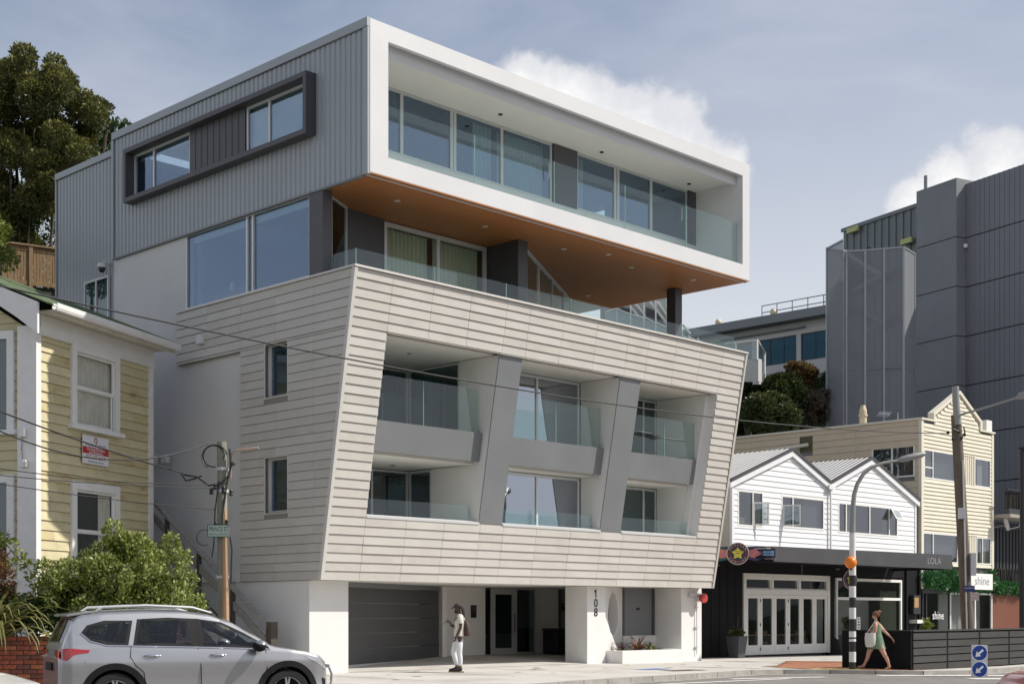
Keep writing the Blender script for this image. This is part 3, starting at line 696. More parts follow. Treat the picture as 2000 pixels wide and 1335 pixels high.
# framed window strip on the steel wall
fr_ = MB(); X0, X1, T = -1.45, -1.12, 0.13
fr_.box(X0, X1, FD1, FD0, FZ1 - T, FZ1); fr_.box(X0, X1, FD1, FD0, FZ0, FZ0 + T); fr_.box(X0, X1, FD0 - T, FD0, FZ0 + T, FZ1 - T); fr_.box(X0, X1, FD1, FD1 + T, FZ0 + T, FZ1 - T)
fr_.build('window_surround', mDark, bld, bevel=0.01)
wz0, wh0 = FZ0 + T + 0.002, FZ1 - FZ0 - 2 * T - 0.004
window(bld, (-1.16, FD0 - T, wz0), (0, -1, 0), 2.95, wh0, (-1, 0, 0), mAluW, gWin, cols=(1.05,), fw=0.07)
dk = MB(); dk.box(-1.2, -1.1, 2.72, 5.33, wz0, wz0 + wh0)
for i in range(1, 9): dk.box(-1.212, -1.2, 2.72 + i * 0.29, 2.73 + i * 0.29 + 0.01, wz0, wz0 + wh0)
dk.build('infill_panel', mDark, bld)
window(bld, (-1.16, 2.70, wz0), (0, -1, 0), 2.79, wh0, (-1, 0, 0), mAluW, gWin, cols=(1.0,), fw=0.07)
mBlind = mat('white_blind', (0.62, 0.68, 0.68), 0.85)
MB().box(-0.98, -0.96, -0.05, 2.65, wz0 + 0.02, wz0 + wh0).build('roller_blind', mBlind, bld)
MB().box(-0.98, -0.96, 5.5, 8.2, wz0 + wh0 - 0.16, wz0 + wh0).build('roller_blind', mBlind, bld)
MB().box(-0.95, -0.93, 0.2, 5.5, 11.78, 12.02).build('roller_blind', mBlind, bld)
# vents, camera
for x, y, s in ((393, 663, -1.25), (303, 898, -1.12), (325, 896, -1.12)):
    _, d, z = M.at(x, y, s=s); v_ = MB(); v_.box(s - 0.1, s + 0.03, d - 0.12, d + 0.12, z - 0.12, z + 0.12); v_.build('vent_cowl', mWhite, bld, bevel=0.02)
sc = thing('security_camera', 'white dome security camera on a bracket high on the grey building corner', 'camera', M.l2w(-1.1, 9.75, 11.8), M.ang)
MB().tube([(0.02, 0, 0.12), (-0.16, 0.0, 0.16), (-0.26, 0.0, 0.1)], 0.05, 8).build('bracket', mWhite, sc, smooth=True)
MB().lathe([(0.03, 0.12), (0.13, 0.08), (0.14, -0.02), (0.12, -0.04)], (-0.28, 0, 0), n=14).build('housing', mWhite, sc, smooth=True)
MB().ball((-0.28, 0, -0.06), (0.105, 0.105, 0.12), 12, 8).build('dome', mBlk, sc, smooth=True)
# ---------------------------------------------------------------- ground storey: garage, entry, niche
A, B = V((0.5, 0.92, 0.1)), V((7.0, 4.1, 0.17)); gd = (B - A).normalized(); gd.z = 0; gn = V((gd.y, -gd.x, 0)).normalized()
L = (B - A).length; mGar = mat('garage_door_grey', (0.09, 0.09, 0.094), 0.6, spec=0.3, var=0.04, scale=1)
for i in range(5):
    z0 = 0.14 + i * 0.415
    MB().obox(V((A.x, A.y, z0)) , gd * L, -gn * 0.05, V((0, 0, 0.405))).build('garage_door_panel', mGar, bld, bevel=0.006)
MB().obox(V((A.x, A.y, 2.215)) + gn * 0.06, gd * (L + 0.25), -gn * 0.12, V((0, 0, 0.13))).build('garage_door_head', mGrey, bld)
MB().obox(V((A.x, A.y, 0.06)) + gn * 0.01, gd * L, -gn * 0.07, V((0, 0, 0.075))).build('garage_door_seal', mAlu, bld)
MB().box(7.05, 9.28, 4.35, 4.6, -0.1, 2.35).build('entry_wall', mEntry, bld)
MB().box(7.02, 7.2, 3.95, 4.35, -0.1, 2.35).build('entry_wall', mEntry, bld)
window(bld, (9.29, 4.4, 0.2), (1, 0, 0), 0.27, 2.14, (0, -1, 0), mBlk, gDark, fw=0.02)
ed = window(bld, (9.57, 4.38, 0.18), (1, 0, 0), 1.2, 2.16, (0, -1, 0), mAlu, gDark, rows=(), fw=0.2, fd=0.06, name='entry_door')
MB().tube([(10.6, 4.37, 0.9), (10.6, 4.30, 0.9), (10.6, 4.30, 1.5), (10.6, 4.37, 1.5)], 0.015, 6).build('handle', mBlk, ed)
window(bld, (10.79, 4.42, 0.2), (1, 0, 0), 0.95, 2.14, (0, -1, 0), mAlu, gDark, fw=0.04)
MB().box(11.8, 13.05, 4.6, 4.8, -0.1, 2.35).build('entry_wall', mEntry, bld)
MB().box(13.06, 14.7, 4.75, 4.95, 0.3, 2.35).build('service_door', mGrey, bld); MB().box(13.06, 14.7, 4.6, 4.95, -0.1, 0.298).build('door_step', mPlas, bld)
MB().box(13.25, 13.3, 4.72, 4.749, 0.3, 2.35).build('door_frame', mDark, bld)
sg = MB().box(13.35, 14.0, 4.70, 4.72, 1.62, 1.86).build('door_sign', mBlk, bld)
mInkW = mat('white_lettering', (0.8, 0.8, 0.8), 0.6)
text('RESIDENT', 0.105, mInkW, sg, (13.675, 4.697, 1.79), (1, 0, 0), (0, 0, 1), 0.001)
text('EXIT', 0.1, mInkW, sg, (13.675, 4.697, 1.68), (1, 0, 0), (0, 0, 1), 0.001)
ic = MB().box(8.62, 8.85, 4.31, 4.349, 1.38, 1.78).build('intercom', mBlk, bld, bevel=0.008)
MB().box(8.67, 8.80, 4.302, 4.311, 1.6, 1.74).build('screen', mDark, ic)
MB().box(7.15, 14.75, 4.97, 5.19, -0.1, 2.35).build('entry_wall', mDark, bld)
# pillar with the house number, the angled wall with its round recess, grey door and planter
MB().box(9.33, 10.18, 0.0, 0.9, -0.3, 2.345).build('pillar', mPlas, bld, bevel=0.012)
pa, pb = V((10.16, 0.03, 0)), V((12.32, 1.12, 0)); pt = (pb - pa).normalized(); pn = V((pt.y, -pt.x, 0)); PL = (pb - pa).length
def round_wall():
    b = MB(); c0 = V((PL * 0.47, 0, 1.50)); R = 0.66; n = 48; z0, z1 = -0.3, 2.345
    def P(u, z, o=0.0): return pa + pt * u + V((0, 0, z)) - pn * o
    out = []
    for k in range(n):
        w = 2 * math.pi * k / n; cu, su = math.cos(w), math.sin(w)
        t = min((PL - c0.x) / cu if cu > 1e-6 else (-c0.x / cu if cu < -1e-6 else 9e9), (z1 - c0.z) / su if su > 1e-6 else ((z0 - c0.z) / su if su < -1e-6 else 9e9))
        out.append((c0.x + cu * t, c0.z + su * t))
    rim = [P(c0.x + R * math.cos(2 * math.pi * k / n), c0.z + R * math.sin(2 * math.pi * k / n)) for k in range(n)]
    bk = [p - pn * 0.3 for p in rim]; o = [P(*q) for q in out]
    b.v = [tuple(p) for p in o + rim + bk]
    for k in range(n):
        j = (k + 1) % n; b.f += [(k, j, n + j, n + k), (n + k, n + j, 2 * n + j, 2 * n + k)]
    # wall corners
    for (u, z) in ((0, z0), (PL, z0), (PL, z1), (0, z1)):
        w = math.atan2(z - c0.z, u - c0.x) % (2 * math.pi); k = int(w / (2 * math.pi) * n); j = (k + 1) % n
        b.v.append(tuple(P(u, z))); b.f.append((k, len(b.v) - 1, j))
    return b, [tuple(p) for p in bk]
rw, disc = round_wall(); rw.build('niche_wall', mPlas, bld)
MB().poly(disc).build('round_recess', mat('shaded_taupe_plaster', (0.17, 0.145, 0.125), 0.7, var=0.05, scale=2), bld)  # taupe deepened so its colour carries the shade inside the recess
MB().box(12.3, 13.96, 1.14, 1.2, 0.80, 2.345).build('service_door', mGrey, bld)
for s0 in (12.31, 13.86): MB().box(s0, s0 + 0.09, 1.09, 1.139, 0.8, 2.345).build('door_frame', mDark, bld)
MB().box(13.05, 13.2, 1.11, 1.138, 1.63, 1.70).build('door_plate', mBlk, bld)
MB().box(12.3, 13.96, 1.05, 1.3, -0.3, 0.795).build('plinth', mPlas, bld)
MB().box(13.97, 15.06, 0.0, 2.2, -0.4, 2.345).build('pillar', mPlas, bld, bevel=0.012)
nm = []
for ch, z in (('1', 2.11), ('0', 1.82), ('8', 1.54)): text(ch, 0.36, mBlk, bld, (9.72, -0.004, z), (1, 0, 0), (0, 0, 1), 0.012, name='house_number')
MB().ext([(9.715, -0.016, 2.235), (9.745, -0.016, 2.235), (9.745, -0.016, 2.20), (9.65, -0.016, 2.155), (9.65, -0.016, 2.185)], (0, 0.02, 0)).build('house_number', mBlk, bld)
pl_ = MB(); ps0, ps1, pd0, pd1, pz, th = 10.25, 13.25, -0.62, 0.98, 0.38, 0.16
pl_.box(ps0, ps1, pd0, pd0 + th, -0.35, pz); pl_.box(ps0, ps0 + th, pd0 + th, 0.1, -0.35, pz); pl_.ext([(ps1 - th, pd0 + th, -0.35), (ps1, pd0 + th, -0.35), (13.95, 1.04, -0.35), (13.72, 1.04, -0.35)], (0, 0, 0.35 + pz))
pl_.build('planter_wall', mPlas, bld)
MB().ext([(ps0 + th, pd0 + th, -0.3), (ps1 - th, pd0 + th, -0.3), (13.7, 1.0, -0.3), (12.3, 1.02, -0.3), (10.45, 0.12, -0.3)], (0, 0, 0.6)).build('soil', mat('dark_soil', (0.05, 0.035, 0.025), 0.95, var=0.3, scale=12), bld)
# fire bell on the last pillar
fb = thing('fire_alarm_bell', 'red round fire alarm bell with grey conduit on the white end pillar', 'alarm bell', M.l2w(14.72, -0.02, 2.02), M.ang)
mRed = mat('alarm_red', (0.45, 0.05, 0.04), 0.4)
MB().lathe([(0.15, -0.30), (0.16, -0.24), (0.13, -0.14), (0.05, -0.1)], (0.1, 0, 0), 'y', 18).build('bell', mRed, fb, smooth=True)
MB().box(-0.42, 0.3, -0.09, 0.01, 0.04, 0.16).build('bracket', mAlu, fb)
cd = MB(); cd.tube([(0.0, -0.035, 0.03), (0.0, -0.035, -1.85)], 0.016, 6)
for z in (-0.3, -0.95, -1.6): cd.box(-0.09, 0.09, -0.05, 0.0, z - 0.012, z + 0.012)
cd.build('conduit', mAlu, fb)
# ============================================================ left: weatherboard house, garden, steps, street pole
HK = 1.18     # everything on the house was measured at a 28.5 m trial distance; the house stands at 33.6 m
HF = Fr(-9.54 * HK, 28.5 * HK, 72.0)
mYel = [mat('yellow_weatherboard', (0.56, 0.505, 0.32), 0.65, var=0.08, scale=2.2, bump=0.06, bscale=20, streak=(1, 1, 3)),
        mat('yellow_weatherboard_stained', (0.54, 0.475, 0.27), 0.7, col2=(0.40, 0.27, 0.13), scale=1.8, thr=(0.48, 0.7), bump=0.08, bscale=20, streak=(1, 1, 2)),
        mat('yellow_weatherboard_pale', (0.61, 0.55, 0.35), 0.65, var=0.08, scale=3)]
mTrim = mat('white_painted_trim', (0.76, 0.76, 0.745), 0.5, var=0.04, scale=3, bump=0.04, bscale=30)
mCreamT = mat('cream_gutter', (0.60, 0.56, 0.46), 0.55, var=0.08, scale=3)
mRoofG = mat('green_iron_roof', (0.11, 0.15, 0.075), 0.55, var=0.15, scale=2.0)
house = thing('yellow_house', 'yellow two-storey weatherboard house with white trim and green iron roof', 'house', (HF.o[0], HF.o[1], 0), HF.ang)
HZ0, HZ1, HS = 1.0, 7.16, 4.22
MB().box(0.05, HS - 0.03, 0.13, 7.5, HZ0, HZ1 + 0.1).build('wall_core', mat('house_core', (0.12, 0.11, 0.1), 0.9), house)
rr = random.Random(11); hp = 0.2
holes = [(1.14, 2.88, 5.36, 7.16), (1.14, 2.88, 2.2, 4.28)]
n_ = int((HZ1 - HZ0) / hp)
for i in range(n_ + 1):
    z0, z1 = HZ0 + i * hp, min(HZ1, HZ0 + (i + 1) * hp - 0.004)
    if z1 - z0 < 0.03: continue
    for u0, v0, za, zb in clip_row(z0, z1, [(0.1, HS - 0.1)], holes):
        cuts = [u0, v0]
        if zb - za > 0.15 and (v0 - u0 > 2.5 or rr.random() < 0.3): cuts = [u0, u0 + (v0 - u0) * rr.uniform(0.25, 0.75), v0]
        for u, v in zip(cuts[:-1], cuts[1:]):
            m = mYel[rr.choice((0, 0, 0, 1, 2))]; e = rr.uniform(-.003, .003)
            lap_panel((u + 0.002, 0.05, za), (v - 0.002, 0.05, za), (v - 0.002, 0.05, zb), (u + 0.002, 0.05, zb), Vector((0, -1, 0)), 0.022 + 0.028 * (z1 - za) / 0.2 + e, 0.022 + 0.028 * max(0, z1 - zb) / 0.2).build('weatherboard', m, house)
    # front end wall
    for a, b in ([(0.1, 0.50), (1.9, 6.0)] if (4.6 < z1 and z0 < 7.2 and not (4.3 < z0 < 5.2)) or z1 < 4.3 else [(0.1, 6.0)]):
        lap_panel((0.05, b, z0), (0.05, a, z0), (0.05, a, z1), (0.05, b, z1), Vector((-1, 0, 0)), 0.05, 0.022).build('weatherboard', mYel[rr.choice((0, 0, 2))], house)
for i in range(12):
    z0, z1 = HZ1 + i * hp, HZ1 + (i + 1) * hp - 0.004; a = 0.1 + i * hp / 0.62
    lap_panel((0.05, 7.0 - a, z0), (0.05, a, z0), (0.05, a + hp / 0.62, z1), (0.05, 7.0 - a - hp / .62, z1), Vector((-1, 0, 0)), 0.05, 0.022).build('weatherboard', mYel[0], house)
MB().box(-0.03, 0.13, -0.03, 0.02, HZ0, HZ1 + 0.12).build('corner_board', mTrim, house); MB().box(-0.03, 0.02, 0.021, 0.42, HZ0, HZ1 + 0.12).build('corner_board', mTrim, house)
MB().box(HS - 0.12, HS + 0.03, -0.03, 0.02, HZ0, HZ1 - 0.02).build('corner_board', mTrim, house)
MB().box(0.13, HS + 0.04, -0.035, 0.03, HZ1 - 0.02, HZ1 + 0.36).build('frieze_board', mTrim, house)
MB().box(0.0, HS + 0.08, -0.06, 0.03, HZ1 - 0.05, HZ1 - 0.022).build('frieze_moulding', mTrim, house)
OV = 0.42
MB().box(-0.05, HS + 0.27, -OV, 0.1, HZ1 + 0.37, HZ1 + 0.395).build('eave_soffit', mCreamT, house)
MB().box(-0.05, HS + 0.29, -OV - 0.03, -OV, HZ1 + 0.30, HZ1 + 0.50).build('fascia', mCreamT, house)
g = MB(); prof = [(0.0, 0.11), (0.0, 0.0), (0.02, -0.03), (0.06, -0.05), (0.11, -0.03), (0.13, 0.02), (0.13, 0.11), (0.115, 0.11), (0.115, 0.02), (0.06, -0.02), (0.015, 0.0), (0.015, 0.11)]
g.ext([(-0.1, -OV - 0.032 - a, HZ1 + 0.40 + b) for a, b in prof], (HS + 0.42, 0, 0)); g.build('gutter', mTrim, house)
# roof: gable end on the street, hipped at the far end, ribbed iron
RZ = HZ1 + 0.47; rd = 3.5; rz = RZ + 1.6
rf = MB(); rf.add([(-0.35, -OV - 0.06, RZ), (HS + 0.34, -OV - 0.06, RZ), (HS - 1.6, rd, rz), (-0.35, rd, rz), (-0.35, 7.6, RZ), (HS + 0.34, 7.6, RZ)], [(0, 1, 2, 3), (3, 2, 5, 4), (1, 5, 2)]); rf.build('roof', mRoofG, house)
rb = MB()
for i in range(24):
    s = -0.3 + i * 0.2
    if s < HS - 1.6: t1 = 1.0
    else: t1 = max(0.03, 1 - (s - (HS - 1.6)) / 1.94)
    a = Vector((s, -OV - 0.06, RZ)); b = a.lerp(Vector((s, rd, rz)), t1); rb.tube([a + Vector((0, 0, .012)), b + Vector((0, 0, .012))], 0.018, 5)
rb.build('roof_rib', mRoofG, house, kind='stuff')
hc = MB(); hc.tube([(HS + 0.33, -OV - 0.04, RZ + 0.03), (HS - 1.6, rd, rz + 0.03)], 0.06, 6); hc.build('hip_cap', mRoofG, house)
def barge(k):
    pts = []
    for t in range(9):
        u = t / 8; d = -0.30 + 3.9 * u; pts.append((d, RZ - 0.02 + (rz - RZ) * (d + OV) / (rd + OV)))
    lo = []
    for t in range(9):
        u = t / 8; d = -0.30 + 3.9 * u; drop = 0.62 - 0.30 * min(1, u * 3.2) ** 0.8; lo.append((d, pts[t][1] - drop))
    b = MB(); b.ext([(-0.36, d, z) for d, z in pts] + [(-0.36, d, z) for d, z in reversed(lo)], (0.06, 0, 0)); return b
barge(0).build('barge_board', mTrim, house)
# sash windows
gOld = glass('old_window_glass', (0.96, 0.97, 0.96), 0.02, 0.8)
mNet = mat('net_curtain', (0.66, 0.62, 0.55), 0.9, var=0.1, scale=4)
def sash(z0, z1, s0, s1, name):
    t = MB(); T = 0.17
    t.box(s0, s0 + T, -0.055, 0.02, z0, z1); t.box(s1 - T, s1, -0.055, 0.02, z0, z1); t.box(s0 + T, s1 - T, -0.055, 0.02, z1 - T, z1)
    w = t.build(name, mTrim, house)
    MB().box(s0 - 0.08, s1 + 0.1, -0.12, 0.02, z0 - 0.09, z0 - 0.001).build('sill', mTrim, w)
    zm = (z0 + z1 - T) / 2
    for (a, b, d) in ((zm, z1 - T, 0.0), (z0, zm + 0.04, 0.03)):
        f_ = MB(); k = 0.055
        f_.box(s0 + T, s0 + T + k, d, d + 0.03, a, b); f_.box(s1 - T - k, s1 - T, d, d + 0.03, a, b); f_.box(s0 + T + k, s1 - T - k, d, d + 0.03, b - k, b); f_.box(s0 + T + k, s1 - T - k, d, d + 0.03, a, a + k + 0.02)
        f_.build('sash', mTrim, w)
        MB().box(s0 + T + k, s1 - T - k, d + 0.012, d + 0.017, a + k, b - k).build('pane', gOld, w)
    return w
sash(5.45, 7.16, 1.14, 2.88, 'window'); sash(2.3, 4.28, 1.14, 2.88, 'window')
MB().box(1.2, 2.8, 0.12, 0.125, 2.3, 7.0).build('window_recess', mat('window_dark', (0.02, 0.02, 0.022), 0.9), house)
b = MB(); b.grid([[(1.32 + 1.4 * i / 60, 0.09 + 0.006 * math.sin(i * 0.9), z) for i in range(61)] for z in (5.5, 7.0)]); b.build('curtain', mNet, house, smooth=True, fix=False)
b = MB(); b.grid([[(2.25 + 0.45 * i / 20, 0.09 + 0.006 * math.sin(i * 0.9), z) for i in range(21)] for z in (2.35, 4.1)]); b.build('curtain', mNet, house, smooth=True, fix=False)
for z0, z1 in ((5.2, 7.2), (2.2, 4.3)):
    t = MB(); t.box(-0.055, 0.02, 0.50, 0.66, z0, z1); t.box(-0.055, 0.02, 0.66, 1.8, z1 - 0.16, z1); t.box(-0.055, 0.02, 1.8, 1.95, z0, z1); w = t.build('window', mTrim, house)
    MB().box(-0.12, 0.02, 0.42, 2.0, z0 - 0.09, z0 - 0.001).build('sill', mTrim, w)
    MB().box(0.0, 0.03, 0.66, 1.8, z0, z1 - 0.16).build('pane', gDark, w)
# small fittings on the corner
for z, dz in ((5.05, 0.13), ):
    MB().box(-0.11, -0.03, 0.20, 0.34, z, z + 0.16).build('junction_box', mTrim, house)
cm = MB(); cm.tube([(-0.06, 0.2, 4.55), (-0.2, 0.14, 4.55)], 0.035, 8); cm.box(-0.1, -0.03, 0.16, 0.32, 4.44, 4.56); cm.build('wall_camera', mTrim, house)
MB().tube([(-0.06, 0.28, 5.05), (-0.05, 0.3, 4.8), (-0.07, 0.26, 4.56)], 0.006, 5).build('cable', mBlk, house)
def bake_scale(o, k):
    if o.type == 'MESH': o.data.transform(Matrix.Scale(k, 4))
    o.location = o.location * k
    for c in o.children: bake_scale(c, k)
for c in list(house.children): bake_scale(c, HK)
house.location.z = EYE * (1 - HK)
# board sign on the weatherboards: red band, phone number
sg = thing('plumber_sign', 'white sign with a red band and phone number on yellow weatherboards', 'sign', HF.l2w(1.98 * HK, -0.03 * HK, EYE + (4.98 - EYE) * HK), HF.ang)
mSgnW = mat('sign_white', (0.72, 0.73, 0.76), 0.5); mSgnR = mat('sign_red', (0.42, 0.03, 0.035), 0.5); mInkR = mat('sign_ink_red', (0.3, 0.03, 0.05), 0.6); mInkB = mat('sign_ink_blue', (0.12, 0.13, 0.2), 0.6)
MB().box(-0.47, 0.47, -0.012, 0.0, -0.30, 0.30).build('panel', mSgnW, sg)
MB().box(-0.468, 0.468, -0.016, -0.0121, -0.085, 0.055).build('red_band', mSgnR, sg)
X, Z = (1, 0, 0), (0, 0, 1)
text('PLUMBING CENTRE', 0.085, mInkB, sg, (0, -0.014, 0.10), X, Z, 0.001)
text('Servicing Plumbers', 0.085, mInkW, sg, (0, -0.018, 0.015), X, Z, 0.001); text('and Drainlayers', 0.08, mInkW, sg, (0, -0.018, -0.05), X, Z, 0.001)
text('027 247 2634', 0.125, mInkR, sg, (0, -0.014, -0.155), X, Z, 0.001); text('24 hour service, all areas', 0.055, mInkB, sg, (0, -0.014, -0.245), X, Z, 0.001)
lg = MB(); lg.tube([(0.0 + 0.05 * math.cos(a * .5), -0.015, 0.215 + 0.05 * math.sin(a * .5)) for a in range(-2, 10)], 0.011, 5); lg.tube([(0.02, -0.015, 0.18), (0.03, -0.015, 0.14)], 0.011, 5); lg.build('emblem', mInkR, sg)
for c in list(sg.children): bake_scale(c, HK)
# brick retaining wall under the garden
mBr = [mat('brick_red', (0.25, 0.07, 0.04), 0.85, var=0.25, scale=9, bump=0.2, bscale=40), mat('brick_orange', (0.33, 0.115, 0.055), 0.85, var=0.2, scale=9, bump=0.2, bscale=40), mat('brick_dark', (0.15, 0.055, 0.04), 0.85, var=0.25, scale=9)]
BW = Fr(-12.2, 25.4, 8.0)
bw = thing('brick_wall', 'low red brick retaining wall under the garden, behind the silver car', 'wall', (BW.o[0], BW.o[1], 0), BW.ang)
MB().box(0, 4.7, 0.03, 0.4, -0.3, 1.08).build('mortar', mat('mortar_grey', (0.22, 0.19, 0.16), 0.95), bw)
bme = {}; nb = 0; restb = MB(); rb_ = random.Random(2)
for c in range(14):
    for i in range(36):
        s = i * 0.24 + (0.12 if c % 2 else 0); z = -0.1 + c * 0.086
        if s + 0.23 > 4.7: continue
        if s < 4.6 and c > 1:
            k = rb_.choice((0, 0, 1, 2))
            if k not in bme:
                o = MB().box(0, 0.228, -0.012, 0.05, 0, 0.074).build('brick', mBr[k], bw); bme[k] = o.data
            else: o = bpy.data.objects.new('brick', bme[k]); COL.objects.link(o); o.parent = bw
            o.location = (s, rb_.uniform(-0.006, 0.006), z)
        else: restb.box(s, s + 0.228, -0.012, 0.05, z, z + 0.074)
restb.build('brick', mBr[0], bw, fix=False, kind='stuff')
# garden terrace behind the wall
gd_ = MB(); q = [BW.l2w(*p) for p in ((0, 0.4, 1.0), (4.7, 0.4, 1.0), (5.6, 1.6, 0.9), (6.4, 3.6, 0.9), (2, 11, 1.0), (-4, 8, 1.0))]; gd_.poly([tuple(p) for p in q]); gd_.build('garden_bed', mat('garden_soil', (0.05, 0.04, 0.025), 0.95, var=0.3, scale=5)); bpy.data.objects['garden_bed']['kind'] = 'structure'
# ------------------------------------------------------------ planting
def leafmat(name, c, c2=None, rough=0.45, trans=0.25):
    m = mat(name, c, rough, col2=c2 or tuple(x * 1.5 for x in c), scale=1.6, thr=(0.3, 0.7))
    b = m.node_tree.nodes['Principled BSDF']; b.inputs['Specular IOR Level'].default_value = 0.35
    nt = m.node_tree
    if not any(n.type == 'BSDF_TRANSLUCENT' for n in nt.nodes):      # light glows through thin leaves
        tl = nt.nodes.new('ShaderNodeBsdfTranslucent'); mx = nt.nodes.new('ShaderNodeMixShader'); mx.inputs[0].default_value = trans; out = next(n for n in nt.nodes if n.type == 'OUTPUT_MATERIAL')
        nt.links.new(b.inputs['Base Color'].links[0].from_socket, tl.inputs[0]); nt.links.new(b.outputs[0], mx.inputs[1]); nt.links.new(tl.outputs[0], mx.inputs[2]); nt.links.new(mx.outputs[0], out.inputs[0])
    return m
mLeafBush = leafmat('glossy_bush_leaf', (0.105, 0.15, 0.025), (0.26, 0.30, 0.055)); mLeafPale = leafmat('pale_new_leaf', (0.30, 0.36, 0.10), (0.48, 0.50, 0.24))
mLeafDk = leafmat('dark_leaf', (0.03, 0.055, 0.018), (0.06, 0.09, 0.03)); mLeafOl = leafmat('olive_leaf', (0.055, 0.068, 0.02), (0.12, 0.125, 0.035))
mFlax = leafmat('flax_leaf', (0.09, 0.12, 0.035), (0.24, 0.22, 0.08)); mRedS = leafmat('russet_shrub', (0.15, 0.075, 0.035), (0.22, 0.12, 0.05))
mBark = mat('bark', (0.10, 0.075, 0.055), 0.9, var=0.3, scale=6, bump=0.4, bscale=14, streak=(1, 1, 0.3))
mGrn = leafmat('bright_leaf', (0.05, 0.14, 0.03), (0.12, 0.24, 0.06)); mPurp = leafmat('purple_leaf', (0.09, 0.05, 0.06), (0.14, 0.08, 0.08))
def clump_pts(rnd, centres, n, fill=0.35):
    """leaf positions on and just inside a set of lumps (centre, radii)"""
    out = []; tot = sum(r[0] * r[2] for _, r in centres)
    for c, r in centres:
        k = int(n * r[0] * r[2] / tot)
        for _ in range(k):
            d = Vector((rnd.gauss(0, 1), rnd.gauss(0, 1), rnd.gauss(0, 1))).normalized()
            t = 1 - abs(rnd.gauss(0, fill)); t = max(0.1, t)
            p = Vector((c[0] + d.x * r[0] * t, c[1] + d.y * r[1] * t, c[2] + d.z * r[2] * t)); out.append((p, d + Vector((0, 0, 0.35))))
    return out
def leafy(par, name, m, centres, n, size, seed, aspect=0.45, fill=0.3, jitter=0.5):
    rnd = random.Random(seed); v, f = leaf_cloud(clump_pts(rnd, centres, n, fill), size, aspect=aspect, seed=seed, jitter=jitter)
    b = MB(); b.v = v; b.f = f; return b.build(name, m, par, fix=False)
def sub_lumps(rnd, c, R, n, r0, r1, lower=-0.4):
    o = []
    for _ in range(n):
        while True:
            d = Vector((rnd.gauss(0, 1), rnd.gauss(0, 1), rnd.gauss(0, 1))).normalized()
            if d.z > lower: break
        t = rnd.uniform(0.55, 0.92); r = rnd.uniform(r0, r1); o.append(((c[0] + d.x * R[0] * t, c[1] + d.y * R[1] * t, c[2] + d.z * R[2] * t), (r, r, r * 0.8)))
    return o
# the big rounded bush
bc = Vector((-7.35, 26.7, 1.75)); bush = thing('flowering_bush', 'big rounded green bush with pale tips in front of the yellow house', 'bush', (bc.x, bc.y, 1.0))
rnd = random.Random(21); cs = sub_lumps(rnd, (0, 0, 0.75), (1.3, 0.95, 1.2), 60, 0.2, 0.38, -0.7)
rn_ = random.Random(210)
for _ in range(26):
    d = Vector((rn_.gauss(0, 1), rn_.gauss(0, 1), abs(rn_.gauss(0, 1)) * 0.9 - 0.2)).normalized(); t_ = rn_.uniform(0.98, 1.18); r_ = rn_.uniform(0.09, 0.19); cs.append(((d.x * 1.3 * t_, d.y * 0.95 * t_, 0.75 + d.z * 1.2 * t_), (r_, r_, r_ * 1.3)))
leafy(bush, 'foliage', mLeafBush, cs + [((0, 0, 0.7), (1.0, 0.75, 0.95))], 30000, 0.078, 4, 0.5, 0.22)
leafy(bush, 'pale_tip', mLeafPale, [((c[0] * 1.03, c[1] * 1.03, c[2] + 0.07), (r[0] * 0.8, r[1] * 0.8, r[2] * 0.8)) for c, r in cs if c[2] > 0.55], 15000, 0.064, 5, 0.5, 0.10)
st = MB()
for i in range(9):
    a = i * 0.7; st.tube([(0.1 * math.cos(a), 0.1 * math.sin(a), -0.1), (0.35 * math.cos(a), 0.3 * math.sin(a), 0.45), (0.75 * math.cos(a), 0.6 * math.sin(a), 1.0)], [0.035, 0.025, 0.012], 6)
st.build('stem', mBark, bush)
b2 = thing('dark_shrub', 'dark green shrub with red flowers between the bush and the wooden steps', 'shrub', (-6.75, 27.7, 1.0))
rnd = random.Random(8); cs = sub_lumps(rnd, (0, 0, 0.5), (0.75, 0.6, 0.85), 18, 0.2, 0.35)
leafy(b2, 'foliage', mLeafDk, cs, 4500, 0.10, 9, 0.4); leafy(b2, 'flower', mat('red_flower', (0.45, 0.06, 0.03), 0.6), [((0.35, -0.4, 0.15), (0.35, 0.25, 0.35))], 60, 0.06, 10, 0.8)
b3 = thing('dark_shrub', 'low dark leafy shrub left of the big bush, behind the car', 'shrub', (-8.5, 26.4, 0.95))
rnd = random.Random(18); leafy(b3, 'foliage', mLeafDk, sub_lumps(rnd, (0, 0, 0.35), (0.8, 0.5, 0.6), 18, 0.2, 0.35), 4500, 0.10, 19, 0.4); leafy(b3, 'young_leaf', mLeafBush, sub_lumps(rnd, (0, 0, 0.55), (0.8, 0.5, 0.5), 12, 0.15, 0.25, 0), 1500, 0.09, 20, 0.45)
